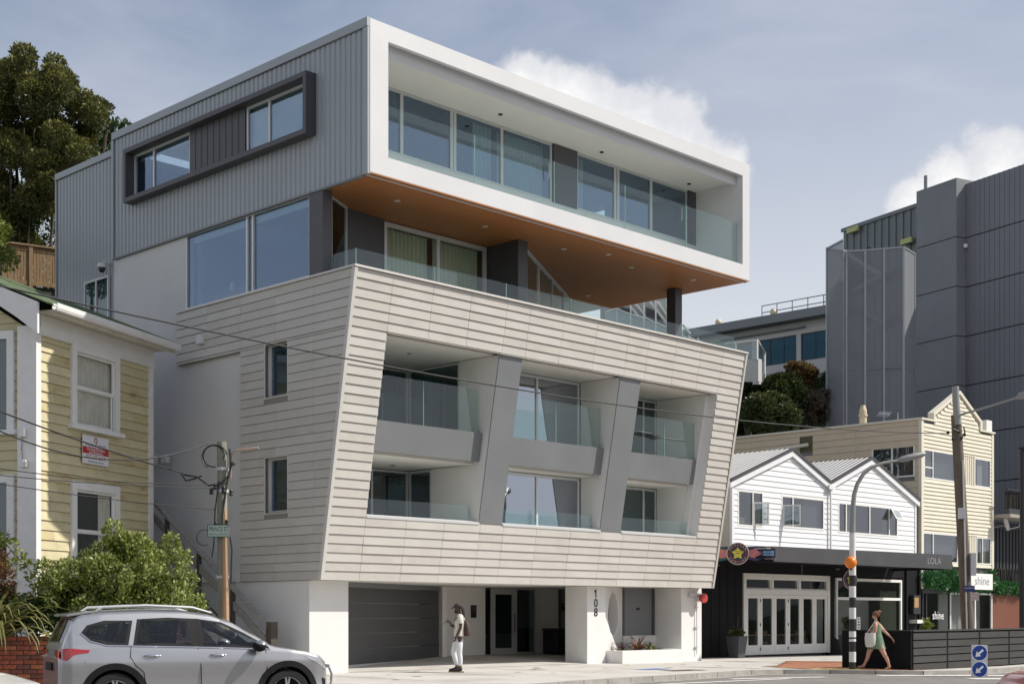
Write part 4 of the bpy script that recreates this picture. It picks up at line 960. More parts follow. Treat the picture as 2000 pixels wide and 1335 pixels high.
def strap_plant(name, label, loc, n, L, w, m, seed, droop=1.0, group=None, cat='plant', up=0.9, gz=None):
    """long strap leaves arching out of a clump"""
    rnd = random.Random(seed); t = thing(name, label, cat, loc, 0, group); 
    for j in range(min(n, 40) if n <= 40 else 1):
        pass
    b = MB()
    for j in range(n):
        a = rnd.uniform(0, 6.283); l = L * rnd.uniform(0.6, 1.1); p = Vector((rnd.gauss(0, 0.05 * L), rnd.gauss(0, 0.05 * L), 0)); el = rnd.uniform(0.55, 1.45) * up; rows = []
        ww = w * rnd.uniform(0.7, 1.2); k = 7
        for i in range(k + 1):
            u = i / k; wd = ww * (1 - u ** 2.2) * (0.6 + 0.8 * min(1, u * 4)) * 0.5 + 0.001
            side = Vector((-math.sin(a), math.cos(a), 0)); rows.append([p - side * wd, p + Vector((0, 0, -wd * 0.35)), p + side * wd])
            el -= droop * rnd.uniform(0.22, 0.40) * (u + 0.25); p = p + Vector((math.cos(a) * math.cos(el), math.sin(a) * math.cos(el), math.sin(el))) * (l / k)
        b.grid(rows)
    b.build('leaf_clump', m, t, smooth=True, fix=False); return t
strap_plant('flax_plant', 'large flax with long drooping strap leaves over the brick wall', (-9.35, 25.75, 1.05), 150, 1.75, 0.055, mFlax, 31, 1.15)
strap_plant('flax_plant', 'flax at the left picture edge, leaves hanging over the brick wall', (-10.5, 25.8, 1.05), 120, 1.7, 0.05, mFlax, 32, 1.2)
b4 = thing('russet_bush', 'reddish brown twiggy bush at the corner of the yellow house', 'bush', (-9.9, 26.9, 1.0))
rnd = random.Random(41); leafy(b4, 'foliage', mRedS, sub_lumps(rnd, (0, 0, 0.9), (0.5, 0.4, 0.75), 16, 0.15, 0.3), 2600, 0.12, 42, 0.2)
leafy(b4, 'green_leaf', mLeafOl, sub_lumps(rnd, (0, 0, 0.5), (0.65, 0.5, 0.5), 14, 0.15, 0.3), 2600, 0.10, 43, 0.35)
tw = MB()
for i in range(14):
    a = i * 0.9; tw.tube([(0, 0, 0), (0.2 * math.cos(a), 0.2 * math.sin(a), 0.6), (0.4 * math.cos(a), 0.35 * math.sin(a), 1.55)], [0.02, 0.012, 0.005], 5)
tw.build('stem', mBark, b4)
vn = thing('leafy_branch', 'arching leafy branch against the white corner of the yellow house', 'branch', (-10.6, 26.6, 1.0))
path = [(0.0, 0, 0), (0.15, 0, 1.0), (0.3, 0.0, 1.75), (0.7, 0, 2.1), (1.1, 0, 1.85), (1.45, 0, 1.45), (1.75, 0.05, 1.1)]
MB().tube(path, [0.03, 0.025, 0.02, 0.016, 0.013, 0.01, 0.005], 6).build('stem', mBark, vn, smooth=True)
leafy(vn, 'foliage', mLeafBush, [((p[0] + dx, p[1], p[2] + dz), (0.16, 0.14, 0.12)) for p in path[2:] for dx, dz in ((0, 0.05), (0.15, -0.08), (-0.12, 0.0))], 700, 0.085, 44, 0.5)
# ------------------------------------------------------------ wooden steps with handrails beside the building
mWood = mat('weathered_wood', (0.30, 0.285, 0.26), 0.85, var=0.25, scale=3, bump=0.2, bscale=18, streak=(1, 6, 6))
mWoodD = mat('dark_wood', (0.075, 0.062, 0.05), 0.85, var=0.2, scale=4)
stp = thing('wooden_steps', 'weathered wooden steps with sloping handrails between the house and the building', 'steps', M.l2w(-1.9, 0.6, 0), M.ang)
sl = (4.6 - 1.15) / 5.4; slope = Vector((0, 1, sl)).normalized()
for name, x, d0, z0, d1 in (('handrail', 0.0, 0.0, 1.08, 6.4), ('handrail', -1.0, 0.4, 0.98, 4.4)):
    a, b = Vector((x, d0, z0)), Vector((x, d1, z0 + (d1 - d0) * sl))
    h_ = MB(); h_.ext([a + Vector((-0.07, 0, 0)), a + Vector((0.07, 0, 0)), a + Vector((0.07, 0, 0.09)), a + Vector((-0.07, 0, 0.09))], b - a); h_.build(name, mWood, stp, bevel=0.01)
    m_ = MB(); dz = Vector((0, 0, -0.5)); m_.ext([a + dz + Vector((-0.03, 0, 0)), a + dz + Vector((0.03, 0, 0)), a + dz + Vector((0.03, 0, 0.22)), a + dz + Vector((-0.03, 0, 0.22))], b - a); m_.build('mid_rail', mWood, stp)
    for i in range(5):
        d = d0 + 0.1 + i * (d1 - d0 - 0.2) / 4; z = z0 + (d - d0) * sl; MB().box(x - 0.05, x + 0.05, d - 0.05, d + 0.05, z - 1.35, z + 0.04).build('post', mWoodD, stp)
MB().box(-0.1, 0.1, -0.14, 0.06, -0.1, 1.3).build('newel_post', mWoodD, stp)
for i in range(20): MB().box(-0.95, -0.05, 0.05 + i * 0.3, 0.36 + i * 0.3, i * 0.183 - 0.02, i * 0.183 + 0.04).build('tread', mWoodD, stp)
for x in (-0.96, -0.1): 
    s_ = MB(); s_.ext([(x, 0, -0.2), (x, 0, 0.12), (x, 6.0, 0.12 + 6 * 0.61), (x, 6.0, -0.2 + 6 * 0.61)], (0.05, 0, 0)); s_.build('stringer', mWoodD, stp)
# ------------------------------------------------------------ street-name pole
mPole = mat('old_pole_wood', (0.30, 0.285, 0.23), 0.85, col2=(0.20, 0.21, 0.16), scale=3, bump=0.25, bscale=16, streak=(4, 4, 0.4)); mPoleN = mat('new_pole_wood', (0.42, 0.27, 0.16), 0.8, var=0.15, scale=3, streak=(5, 5, 0.4))
PX, PY = -5.9, 29.0
pole = thing('utility_pole', 'short weathered utility pole with coiled cables and PRINCE ST sign', 'utility pole', (PX, PY, 0))
MB().tube([(0.04, 0, -0.3), (0.0, 0, 2.5), (-0.02, 0, 5.0)], [0.12, 0.108, 0.098], 12).build('post', mPole, pole, smooth=True)
MB().tube([(0.10, -0.1, 0), (0.075, -0.09, 2.0), (0.05, -0.085, 3.6)], [0.07, 0.065, 0.06], 8).build('splint', mPoleN, pole, smooth=True)
cl = MB()
def loop(c, r, n=22, tilt=0.5, ph=0.0, a0=0, a1=6.3, sx=1.0):
    return [(c[0] + sx * r * math.cos(a0 + (a1 - a0) * i / n), c[1] + 0.05 * math.sin(3 * i / n + ph), c[2] + r * math.sin(a0 + (a1 - a0) * i / n)) for i in range(n + 1)]
cl.tube(loop((-0.16, -0.13, 4.70), 0.22, a0=-0.3, a1=4.9), 0.014, 6); cl.tube(loop((-0.14, -0.15, 4.68), 0.25, a0=0.2, a1=4.2, ph=1), 0.013, 6)
cl.tube([(-0.75, -0.12, 4.32), (-0.5, -0.14, 4.28), (-0.25, -0.14, 4.1), (0.0, -0.14, 4.15), (0.15, -0.13, 4.3)], 0.02, 6)
cl.tube([(-0.82, -0.1, 4.34), (-0.72, -0.12, 4.2), (-0.55, -0.12, 4.24), (-0.4, -0.12, 4.3)], 0.018, 6)
cl.tube([(0.16, -0.1, 4.85), (0.19, -0.1, 4.5), (0.1, -0.12, 4.1), (0.02, -0.13, 3.5), (0.03, -0.12, 3.2)], 0.022, 6)
cl.tube([(-0.05, -0.13, 4.2), (-0.13, -0.12, 3.6), (-0.16, -0.1, 2.9), (-0.2, -0.1, 2.65)], 0.014, 6); cl.tube([(0.15, -0.1, 3.2), (0.21, -0.1, 2.8), (0.19, -0.1, 2.1)], 0.018, 6)
cl.tube(loop((-0.36, -0.1, 3.05), 0.16, a0=0.8, a1=5.2), 0.008, 5)
cl.build('cable_coil', mBlk, pole, smooth=True)
for x, z in ((-0.12, 4.08), (0.05, 4.02), (0.2, 3.95), (-0.2, 3.98), (0.12, 3.35), (-0.1, 3.3)): MB().lathe([(0.03, -0.06), (0.05, -0.03), (0.03, 0.0), (0.05, 0.03), (0.03, 0.06)], (x, -0.13, z), n=8).build('insulator', mBlk, pole, smooth=True)
MB().tube([(0.16, -0.05, 4.25), (0.17, -0.05, 4.6), (0.2, -0.06, 4.75), (0.3, -0.08, 4.82), (0.75, -0.1, 4.87)], 0.026, 8).build('pipe_arm', mat('copper_pink_pipe', (0.42, 0.3, 0.24), 0.6), pole, smooth=True)
MB().ball((0.24, -0.1, 4.55), 0.05, 8, 6).build('junction_knob', mat('brown_plastic', (0.1, 0.05, 0.04), 0.6), pole, smooth=True)
for z in (2.25, 4.0, 4.45): MB().lathe([(0.125, z - 0.03), (0.125, z + 0.03)], (0, 0, 0), n=14).build('metal_band', mAlu, pole, smooth=True)
mGSgn = mat('street_sign_pale', (0.48, 0.55, 0.49), 0.5, var=0.08, scale=5); mGInk = mat('street_sign_green', (0.012, 0.10, 0.062), 0.5)
ss = thing('street_name_sign', 'pale green PRINCE ST street name sign on the short utility pole', 'street sign', (PX - 0.03, PY - 0.2, 3.18))
MB().box(-0.235, 0.215, -0.008, 0.008, -0.13, 0.13).build('plate', mGSgn, ss)
bd = MB()
for a in ((-0.235, 0.215, 0.112, 0.13), (-0.235, 0.215, -0.13, -0.112), (-0.235, -0.22, -0.112, 0.112), (0.2, 0.215, -0.112, 0.112)): bd.box(a[0], a[1], -0.0095, -0.008, a[2], a[3])
bd.build('border', mGInk, ss)
text('PRINCE ST', 0.135, mGInk, ss, (-0.01, -0.0095, 0.03), (1, 0, 0), (0, 0, 1), 0.001, font_w=0.62); text('PEDESTRIAN ACCESS ONLY', 0.05, mGInk, ss, (-0.01, -0.0095, -0.07), (1, 0, 0), (0, 0, 1), 0.001, font_w=0.62)
MB().box(-0.03, 0.05, 0.009, 0.12, -0.06, 0.06).build('bracket', mAlu, ss)
# ------------------------------------------------------------ deck fence and the tall tree on the slope behind
mDeck = mat('stained_fence_timber', (0.24, 0.155, 0.075), 0.75, var=0.2, scale=4, streak=(3, 3, 0.5))
DK = Fr(-16.85, 47.5, 31.0)
dk_ = thing('deck_balustrade', 'brown timber deck balustrade with a flat top rail under the tall tree', 'balustrade', (DK.o[0], DK.o[1], 12.45), DK.ang)
for i in range(17): MB().box(-0.1 + i * 0.105, -0.01 + i * 0.105, -0.01, 0.015, 0.22, 1.34).build('paling', mDeck, dk_)
MB().box(-0.2, 1.75, -0.1, 0.08, 1.4, 1.46).build('top_rail', mDeck, dk_); MB().box(-0.2, 1.75, -0.03, 0.04, 1.24, 1.4).build('rail', mDeck, dk_); MB().box(-0.2, 1.75, -0.03, 0.04, 0.1, 0.24).build('rail', mDeck, dk_)
for s in (-0.12, 0.75, 1.7): MB().box(s - 0.06, s + 0.06, -0.075, 0.045, -1.6, 1.4).build('post', mDeck, dk_)
MB().box(-2.5, 1.8, 0.05, 3.0, -0.25, 0.08).build('deck_floor', mWoodD, dk_)
MB().box(-2.5, 1.6, 0.25, 2.8, -7, -0.25).build('retaining_wall', mPlas, dk_)
def tree(name, label, cat, base, trunks, crown, lf, size, seed, group=None, n2=None, lf2=None, aspect=0.45, fill=0.25, mb=None):
    t = thing(name, label, cat, base, 0, group); b = MB()
    for path, r in trunks:
        k = len(path); b.tube(path, [r * (1 - 0.8 * i / (k - 1)) for i in range(k)], 8)
    b.build('trunk', mb or mBark, t, smooth=True)
    leafy(t, 'crown', lf, crown, n2 or 9000, size, seed, aspect, fill)
    if lf2: leafy(t, 'young_foliage', lf2, [((c[0], c[1] - r[1] * 0.15, c[2] + r[2] * 0.35), (r[0] * .85, r[1] * .85, r[2] * .75)) for c, r in crown], int((n2 or 9000) * 0.45), size * 0.9, seed + 1, aspect, 0.16)
    return t
def P3(x, y, Y): return Vector(((x - CX) / FPX * Y, Y, EYE + (HY - y) / FPX * Y))
rnd = random.Random(77); TY = 52.0; base = Vector((-18.2, TY, 5.0)); cr = []
for (x, y, r) in ((30, 150, 45), (0, 200, 55), (75, 190, 50), (120, 175, 42), (160, 215, 45), (185, 240, 32), (60, 260, 55), (120, 260, 52), (165, 285, 42), (20, 300, 60), (85, 330, 52), (130, 330, 40), (-40, 180, 70), (-60, 270, 80), (-20, 380, 60), (40, 120, 30), (100, 140, 28), (195, 215, 20), (20, 430, 60), (75, 400, 55), (110, 370, 40), (40, 480, 50), (140, 300, 40), (-30, 460, 70)):
    for _ in range(3):
        p = P3(x + rnd.uniform(-14, 14), y + rnd.uniform(-14, 14), TY + rnd.uniform(-2.0, 2.0)) - base; R = r / FPX * TY * rnd.uniform(0.55, 0.85); cr.append((tuple(p), (R, R, R * 0.8)))
tr = []
for i in range(16):
    x0 = rnd.uniform(-1.5, 2.2); x1 = x0 * 1.6 + rnd.uniform(-0.8, 0.8); y0 = rnd.uniform(-1.2, 1.2)
    tr.append(([(x0 * 0.5, y0 * .5, -1.5), (x0, y0, 3.0), (x0 * 1.2 + rnd.uniform(-.3, .3), y0, 6.5), (x1, y0 * 1.3, 10.0), (x1 * 1.2, y0, 14)], rnd.uniform(0.09, 0.2)))
tree('tall_tree', 'tall dense olive-green tree with bare lower trunks at the left edge', 'tree', base, tr, cr, mLeafOl, 0.125, 78, n2=105000, lf2=leafmat('yellow_green_leaf', (0.14, 0.15, 0.035), (0.21, 0.2, 0.05)), fill=0.22)
# twiggy undergrowth under the crown, and the tree behind the building's corner
un = thing('undergrowth', 'dark twiggy undergrowth below the tall tree, behind the deck', 'undergrowth', (-18.2, TY + 2.5, 5.0))
rnd = random.Random(5); leafy(un, 'foliage', mLeafDk, [((rnd.uniform(-3.5, 4.5), rnd.uniform(-1, 2), rnd.uniform(2, 13.5)), (1.4, 1.0, 1.4)) for _ in range(46)], 26000, 0.22, 6, 0.35, 0.4)
tb = MB()
for i in range(60):
    a = Vector((rnd.uniform(-3, 4), rnd.uniform(-2.6, -0.6), rnd.uniform(2, 9))); d = Vector((rnd.gauss(0, .5), rnd.gauss(0, .2), rnd.uniform(.5, 1.6))); tb.tube([a, a + d + Vector((rnd.gauss(0, .2), 0, 0)), a + d * 2], [0.035, 0.025, 0.008], 5)
tb.build('twig', mBark, un, kind='stuff')
rnd = random.Random(15); c0 = P3(205, 290, 60)
tree('small_tree', 'dark tree top peeping over the corner of the grey steel wing', 'tree', (c0.x, c0.y, 8), [([(0, 0, -3), (0, 0, 4), (0.3, 0, c0.z - 7.5)], 0.2)], sub_lumps(rnd, (0, 0, c0.z - 8), (0.9, 0.9, 1.2), 12, 0.4, 0.7), mLeafDk, 0.22, 16, n2=2500)
c1 = P3(2, 480, 44); tree('bright_shrub', 'bright yellow-green shrub at the left edge beside the deck', 'shrub', (c1.x - 0.2, c1.y, c1.z - 1.6), [([(0, 0, -1.5), (0, 0, 0.5), (0.1, 0, 1.4)], 0.08)], sub_lumps(random.Random(3), (0, 0, 1.3), (0.7, 0.7, 1.2), 16, 0.25, 0.45), mLeafBush, 0.13, 17, n2=3500)
# ============================================================ right: cafe, cream building, car-park block, far buildings
mBlkW = mat('black_painted_wall', (0.010, 0.010, 0.012), 0.7, spec=0.15, var=0.2, scale=2, bump=0.05, bscale=20)
mCanopy = mat('charcoal_canopy', (0.055, 0.055, 0.06), 0.55, var=0.12, scale=1.5)
mWB = mat('white_weatherboard', (0.76, 0.765, 0.78), 0.5, var=0.02, scale=2); mWBf = mat('white_joinery', (0.78, 0.77, 0.74), 0.5, var=0.03, scale=3)
mIron = mat('light_grey_iron_roof', (0.22, 0.225, 0.235), 0.5, metal=0.1, var=0.06, scale=1)
gShop = glass('shop_glass', (0.9, 0.92, 0.92), 0.0, 0.3)
gHouse = glass('upper_window_glass', (0.7, 0.73, 0.75), 0.09, 1.0)
cafe = thing('cafe', 'black-fronted cafe with white bifold doors below and white twin-gabled weatherboards above', 'cafe', (M.o[0], M.o[1], 0), M.ang)
CD = 2.0; CG = -0.2
MB().box(16.2, 20.22, CD, CD + 0.3, CG, 3.6).build('black_wall', mBlkW, cafe); MB().box(26.12, 26.5, CD, CD + 0.3, CG, 3.3).build('black_wall', mBlkW, cafe)
MB().box(31.9, 33.45, CD, CD + 0.3, CG, 3.6).build('black_wall', mBlkW, cafe); MB().box(20.22, 31.9, CD + 0.001, CD + 0.3, 3.02, 3.6).build('black_wall', mBlkW, cafe)
MB().box(26.5, 31.9, CD, CD + 0.3, CG, 0.55).build('black_wall', mBlkW, cafe)
for i in range(8): MB().box(16.3 + i * 0.5, 16.32 + i * 0.5, CD - 0.012, CD, CG, 3.3).build('wall_batten', mBlkW, cafe)
MB().box(32.1, 32.2, CD - 0.08, CD - 0.001, CG, 3.4).build('downpipe', mBlkW, cafe); MB().box(33.2, 33.3, CD - 0.08, CD - 0.001, CG, 3.4).build('downpipe', mBlkW, cafe)
# white frame, top lights and six glazed leaves
z0, z1 = -0.02, 3.0; s0, s1 = 20.24, 26.1
fr = MB(); fr.box(s0, s0 + 0.16, CD - 0.05, CD + 0.12, z0, z1); fr.box(s1 - 0.16, s1, CD - 0.05, CD + 0.12, z0, z1); fr.box(s0 + 0.16, s1 - 0.16, CD - 0.05, CD + 0.12, z1 - 0.17, z1); fr.box(s0 + 0.16, s1 - 0.16, CD - 0.05, CD + 0.12, 2.22, 2.42)
for s in (22.1, 23.95): fr.box(s - 0.07, s + 0.07, CD - 0.05, CD + 0.12, 2.42, z1 - 0.17)
fo = fr.build('door_frame', mWBf, cafe)
for a, b in ((s0 + 0.16, 22.03), (22.17, 23.88), (24.02, s1 - 0.16)):
    k = MB(); k.box(a, b, CD - 0.01, CD + 0.03, 2.42, 2.47); k.box(a, b, CD - 0.01, CD + 0.03, 2.78, 2.83); k.box(a, a + 0.06, CD - 0.01, CD + 0.03, 2.47, 2.78); k.box(b - 0.06, b, CD - 0.01, CD + 0.03, 2.47, 2.78)
    w = k.build('top_light', mWBf, cafe); MB().box(a + 0.06, b - 0.06, CD + 0.005, CD + 0.012, 2.47, 2.78).build('pane', gShop, w)
lw = (s1 - s0 - 0.32) / 6
for i in range(6):
    a = s0 + 0.16 + i * lw + 0.006; b = a + lw - 0.012
    k = MB(); k.box(a, a + 0.14, CD - 0.02, CD + 0.03, z0, 2.21); k.box(b - 0.14, b, CD - 0.02, CD + 0.03, z0, 2.21); k.box(a + 0.14, b - 0.14, CD - 0.02, CD + 0.03, 2.08, 2.21); k.box(a + 0.14, b - 0.14, CD - 0.02, CD + 0.03, z0, 0.34)
    w = k.build('bifold_door', mWBf, cafe); MB().box(a + 0.14, b - 0.14, CD, CD + 0.008, 0.34, 2.08).build('pane', gShop, w)
    if i in (1, 3): 
        h_ = MB()
        for z in (0.2, 1.1, 2.0): h_.box(a - 0.02, a + 0.02, CD - 0.035, CD - 0.02, z - 0.06, z + 0.06)
        h_.build('hinge', mBlk, w)
# shop window right of the doors
window(cafe, (26.6, CD - 0.03, 0.5), (1, 0, 0), 5.2, 2.44, (0, -1, 0), mWBf, gShop, rows=(1.62,), fw=0.11, fd=0.08)
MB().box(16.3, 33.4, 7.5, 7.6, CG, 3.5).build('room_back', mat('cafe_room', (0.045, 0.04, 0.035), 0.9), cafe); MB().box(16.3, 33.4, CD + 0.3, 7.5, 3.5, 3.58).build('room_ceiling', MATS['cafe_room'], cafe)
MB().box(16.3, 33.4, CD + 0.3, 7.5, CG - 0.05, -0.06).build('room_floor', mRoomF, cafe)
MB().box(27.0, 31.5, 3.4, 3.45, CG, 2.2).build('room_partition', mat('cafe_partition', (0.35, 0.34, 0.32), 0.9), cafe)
# canopy
ca = MB(); ca.ext([(17.8, -1.0, 3.78), (30.36, -1.0, 3.86), (33.0, CD - 0.005, 3.86), (15.6, CD - 0.005, 3.78)], (0, 0, -0.01))
MB().ext([(17.75, -1.04, 3.28), (30.4, -1.04, 3.30), (30.4, -1.04, 3.88), (17.75, -1.04, 3.80)], (0, 0.06, 0)).build('canopy_fascia', mCanopy, cafe)
MB().ext([(17.75, -0.979, 3.28), (16.0, 1.99, 3.28), (16.0, 1.99, 3.8), (17.75, -0.979, 3.8)], (0.06, 0, 0)).build('canopy_end', mBlkW, cafe)
MB().ext([(30.39, -0.979, 3.30), (31.2, 1.99, 3.3), (31.2, 1.99, 3.86), (30.39, -0.979, 3.86)], (-0.06, 0, 0)).build('canopy_end', mBlkW, cafe)
MB().box(17.4, 30.6, -0.97, CD - 0.01, 3.4, 3.46).build('canopy_soffit', mBlkW, cafe); MB().box(17.4, 30.6, -0.97, CD - 0.01, 3.7, 3.75).build('canopy_roof', mIron, cafe)
mInkG = mat('grey_lettering', (0.25, 0.25, 0.26), 0.6)
text('LOLA', 0.36, mInkG, cafe, (28.9, -1.045, 3.58), (1, 0, 0), (0, 0, 1), 0.004, font_w=1.25)
mWire = mat('wire_grey', (0.3, 0.3, 0.3), 0.6)
MB().tube([(24.0, CD - 0.1, 3.4), (24.0, CD - 0.1, 3.0)], 0.012, 5).build('hanging_cable', mWire, cafe)
MB().ball((26.3, CD - 0.25, 3.3), (0.16, 0.08, 0.06), 10, 6).build('spotlight', mDark, cafe); MB().ball((18.2, CD - 0.3, 3.24), (0.2, 0.08, 0.06), 10, 6).build('spotlight', mDark, cafe)
# upper storey: two gables of white boards
GA, GV, GB = (23.35, 7.72), 26.05, (29.2, 7.84); EL, ER = (19.55, 6.35), (32.95, 6.42); GVZ = 6.62
def gtop(s):
    if s < GA[0]: a, b = EL, GA
    elif s < GV: a, b = GA, (GV, GVZ)
    elif s < GB[0]: a, b = (GV, GVZ), GB
    else: a, b = GB, ER
    return a[1] + (b[1] - a[1]) * (s - a[0]) / (b[0] - a[0])
wins = [(19.9, 21.5, 4.72, 6.04), (22.72, 25.7, 4.78, 6.02), (26.75, 31.45, 4.74, 5.98)]
pr = 0.205; zc = 3.62; UD = CD + 0.0
core = MB(); core.ext([(19.62, UD + 0.03, 3.55), (32.9, UD + 0.03, 3.55), (32.9, UD + 0.03, ER[1] - .05), (GB[0], UD + 0.03, GB[1] - .05), (GV, UD + 0.03, GVZ - .05), (GA[0], UD + 0.03, GA[1] - .05), (19.62, UD + 0.03, EL[1] - .05)], (0, 0.05, 0))
while zc < 7.8:
    zt = zc + pr - 0.006
    # span(s) of this board under the two gables
    spans = []
    def cross(z, a, b): return a[0] + (b[0] - a[0]) * (z - a[1]) / (b[1] - a[1])
    if zt <= EL[1]: spans = [(19.64, 32.88)]
    else:
        l1 = cross(zt, EL, GA) if zt < GA[1] else None
        if zt < GVZ: spans = [(max(19.64, l1), min(32.88, cross(zt, GB, ER)))]
        else:
            if zt < GA[1] - 0.03: spans.append((l1, cross(zt, GA, (GV, GVZ))))
            if zt < GB[1] - 0.03: spans.append((cross(zt, (GV, GVZ), GB), min(32.88, cross(zt, GB, ER))))
    for (u, v, za, zb) in clip_row(zc, zt, spans, wins):
        lap_panel((u, UD, za), (v, UD, za), (v, UD, zb), (u, UD, zb), Vector((0, -1, 0)), 0.008 + 0.022 * (zt - za) / pr, 0.008 + 0.022 * (zt - zb) / pr).build('weatherboard', mWB, cafe)
    zc += pr
MB().box(19.5, 19.63, UD - 0.05, UD + 0.05, 3.6, 6.34).build('corner_board', mWB, cafe); MB().box(32.89, 33.0, UD - 0.05, UD + 0.05, 3.6, 6.36).build('corner_board', mWB, cafe)
for a, b in ((EL, GA), (GA, (GV, GVZ)), ((GV, GVZ), GB), (GB, ER)):
    a3, b3 = Vector((a[0], UD, a[1])), Vector((b[0], UD, b[1]))
    if a is EL: a3 = a3 + (a3 - b3) * 0.06
    if b is ER: b3 = b3 + (b3 - a3) * 0.06
    k = MB(); k.ext([a3 + Vector((0, -0.12, -0.2)), b3 + Vector((0, -0.12, -0.2)), b3 + Vector((0, -0.12, 0.02)), a3 + Vector((0, -0.12, 0.02))], (0, 0.08, 0)); k.build('barge_board', mWB, cafe)
    k = MB(); k.ext([a3 + Vector((0, -0.16, 0.025)), b3 + Vector((0, -0.16, 0.025)), b3 + Vector((0, -0.16, 0.13)), a3 + Vector((0, -0.16, 0.13))], (0, 0.1, 0)); k.build('roof_edge', mCanopy, cafe)
    r = MB(); r.ext([a3 + Vector((0, -0.05, 0.05)), b3 + Vector((0, -0.05, 0.05)), b3 + Vector((0, -0.05, 0.09)), a3 + Vector((0, -0.05, 0.09))], (0, 7.0, 0)); r.build('roof', mIron, cafe)
    nr = 30; rb = MB(); dirv = (b3 - a3)
    for i in range(nr): rb.tube([a3 + Vector((0, 0.1 + i * 0.23, 0.095)), b3 + Vector((0, 0.1 + i * 0.23, 0.095))], 0.03, 5)
    rb.build('roof_rib', mIron, cafe, kind='stuff')
MB().box(19.62, 19.68, UD + 0.06, 9.0, 2.5, EL[1]).build('side_wall', mat('cream_plaster', (0.56, 0.52, 0.45), 0.8, var=0.05, scale=1), cafe)
MB().box(19.7, 32.9, 3.6, 3.7, 3.6, 6.3).build('room_back', mRoom, cafe)
dp = MB(); dp.tube([(GV, UD - 0.11, 3.85), (GV, UD - 0.11, 6.3), (GV, UD - 0.05, 6.55)], 0.045, 8); dp.build('downpipe', mWBf, cafe, smooth=True); MB().box(GV - 0.22, GV + 0.22, UD - 0.2, UD - 0.125, 6.42, 6.6).build('rain_head', mWBf, cafe)
window(cafe, (19.9, UD - 0.03, 4.72), (1, 0, 0), 1.6, 1.32, (0, -1, 0), mWBf, gHouse, cols=(0.95,), fw=0.06)
window(cafe, (22.72, UD - 0.03, 4.78), (1, 0, 0), 2.98, 1.24, (0, -1, 0), mWBf, gHouse, cols=(0.78,), fw=0.07)
window(cafe, (26.75, UD - 0.03, 4.74), (1, 0, 0), 4.7, 1.24, (0, -1, 0), mWBf, gHouse, cols=(0.6, 2.42, 4.0), fw=0.07)
for (o_, w_, h_, ang_) in (((20.86, UD - 0.04, 4.78), 0.6, 0.86, -38), ((22.8, UD - 0.04, 4.84), 0.66, 0.8, -60)):
    a_ = math.radians(ang_); window(cafe, o_, (math.cos(a_), math.sin(a_), 0), w_, h_, (math.sin(a_), -math.cos(a_), 0), mWBf, gHouse, fw=0.05, fd=0.04, name='open_sash')
aw = MB(); o3 = Vector((30.78, UD - 0.05, 5.92)); dn = Vector((0, -0.26, -0.45)); 
aw.ext([o3, o3 + Vector((0.62, 0, 0)), o3 + Vector((0.62, 0, 0)) + dn, o3 + dn], (0, -0.03, 0.02)); aw.build('open_sash', mWBf, cafe)
aw2 = MB(); q = o3 + Vector((0.06, -0.04, 0.0)) + dn * 0.12; aw2.ext([q, q + Vector((0.5, 0, 0)), q + Vector((0.5, 0, 0)) + dn * 0.76, q + dn * 0.76], (0, -0.006, 0.006)); aw2.build('pane', gHouse, cafe)
MB().box(20.0, 20.5, UD + 0.1, UD + 0.3, 4.8, 5.05).build('cardboard_box', mat('cardboard', (0.42, 0.31, 0.18), 0.9), cafe)
for (a, b) in ((27.7, 28.1), (24.4, 25.5)): MB().box(a, b, UD + 0.15, UD + 0.17, 4.8, 5.95).build('blind', mRoom, cafe)
# ---------------------------------------------------------------- emblem signs: a yellow star on a dark wheel
mNavy = mat('emblem_navy', (0.025, 0.03, 0.09), 0.5); mMar = mat('emblem_maroon', (0.10, 0.035, 0.045), 0.6, var=0.2, scale=20); mYel2 = mat('emblem_yellow', (0.62, 0.55, 0.06), 0.5); mPink = mat('emblem_pink', (0.45, 0.10, 0.18), 0.5, col2=(0.5, 0.22, 0.16), scale=14); mSky2 = mat('emblem_sky_blue', (0.25, 0.45, 0.70), 0.5); mBone = mat('emblem_bone', (0.5, 0.44, 0.4), 0.6); mTeal = mat('emblem_teal', (0.01, 0.08, 0.075), 0.5)
def star(b, r, y, cx=0, cz=0, k=0.45):
    p = []
    for i in range(10):
        a = math.pi / 2 + i * math.pi / 5; q = r if i % 2 == 0 else r * k; p.append((cx + q * math.cos(a), y, cz + q * math.sin(a)))
    b.ext(p, (0, 0.012, 0)); return b
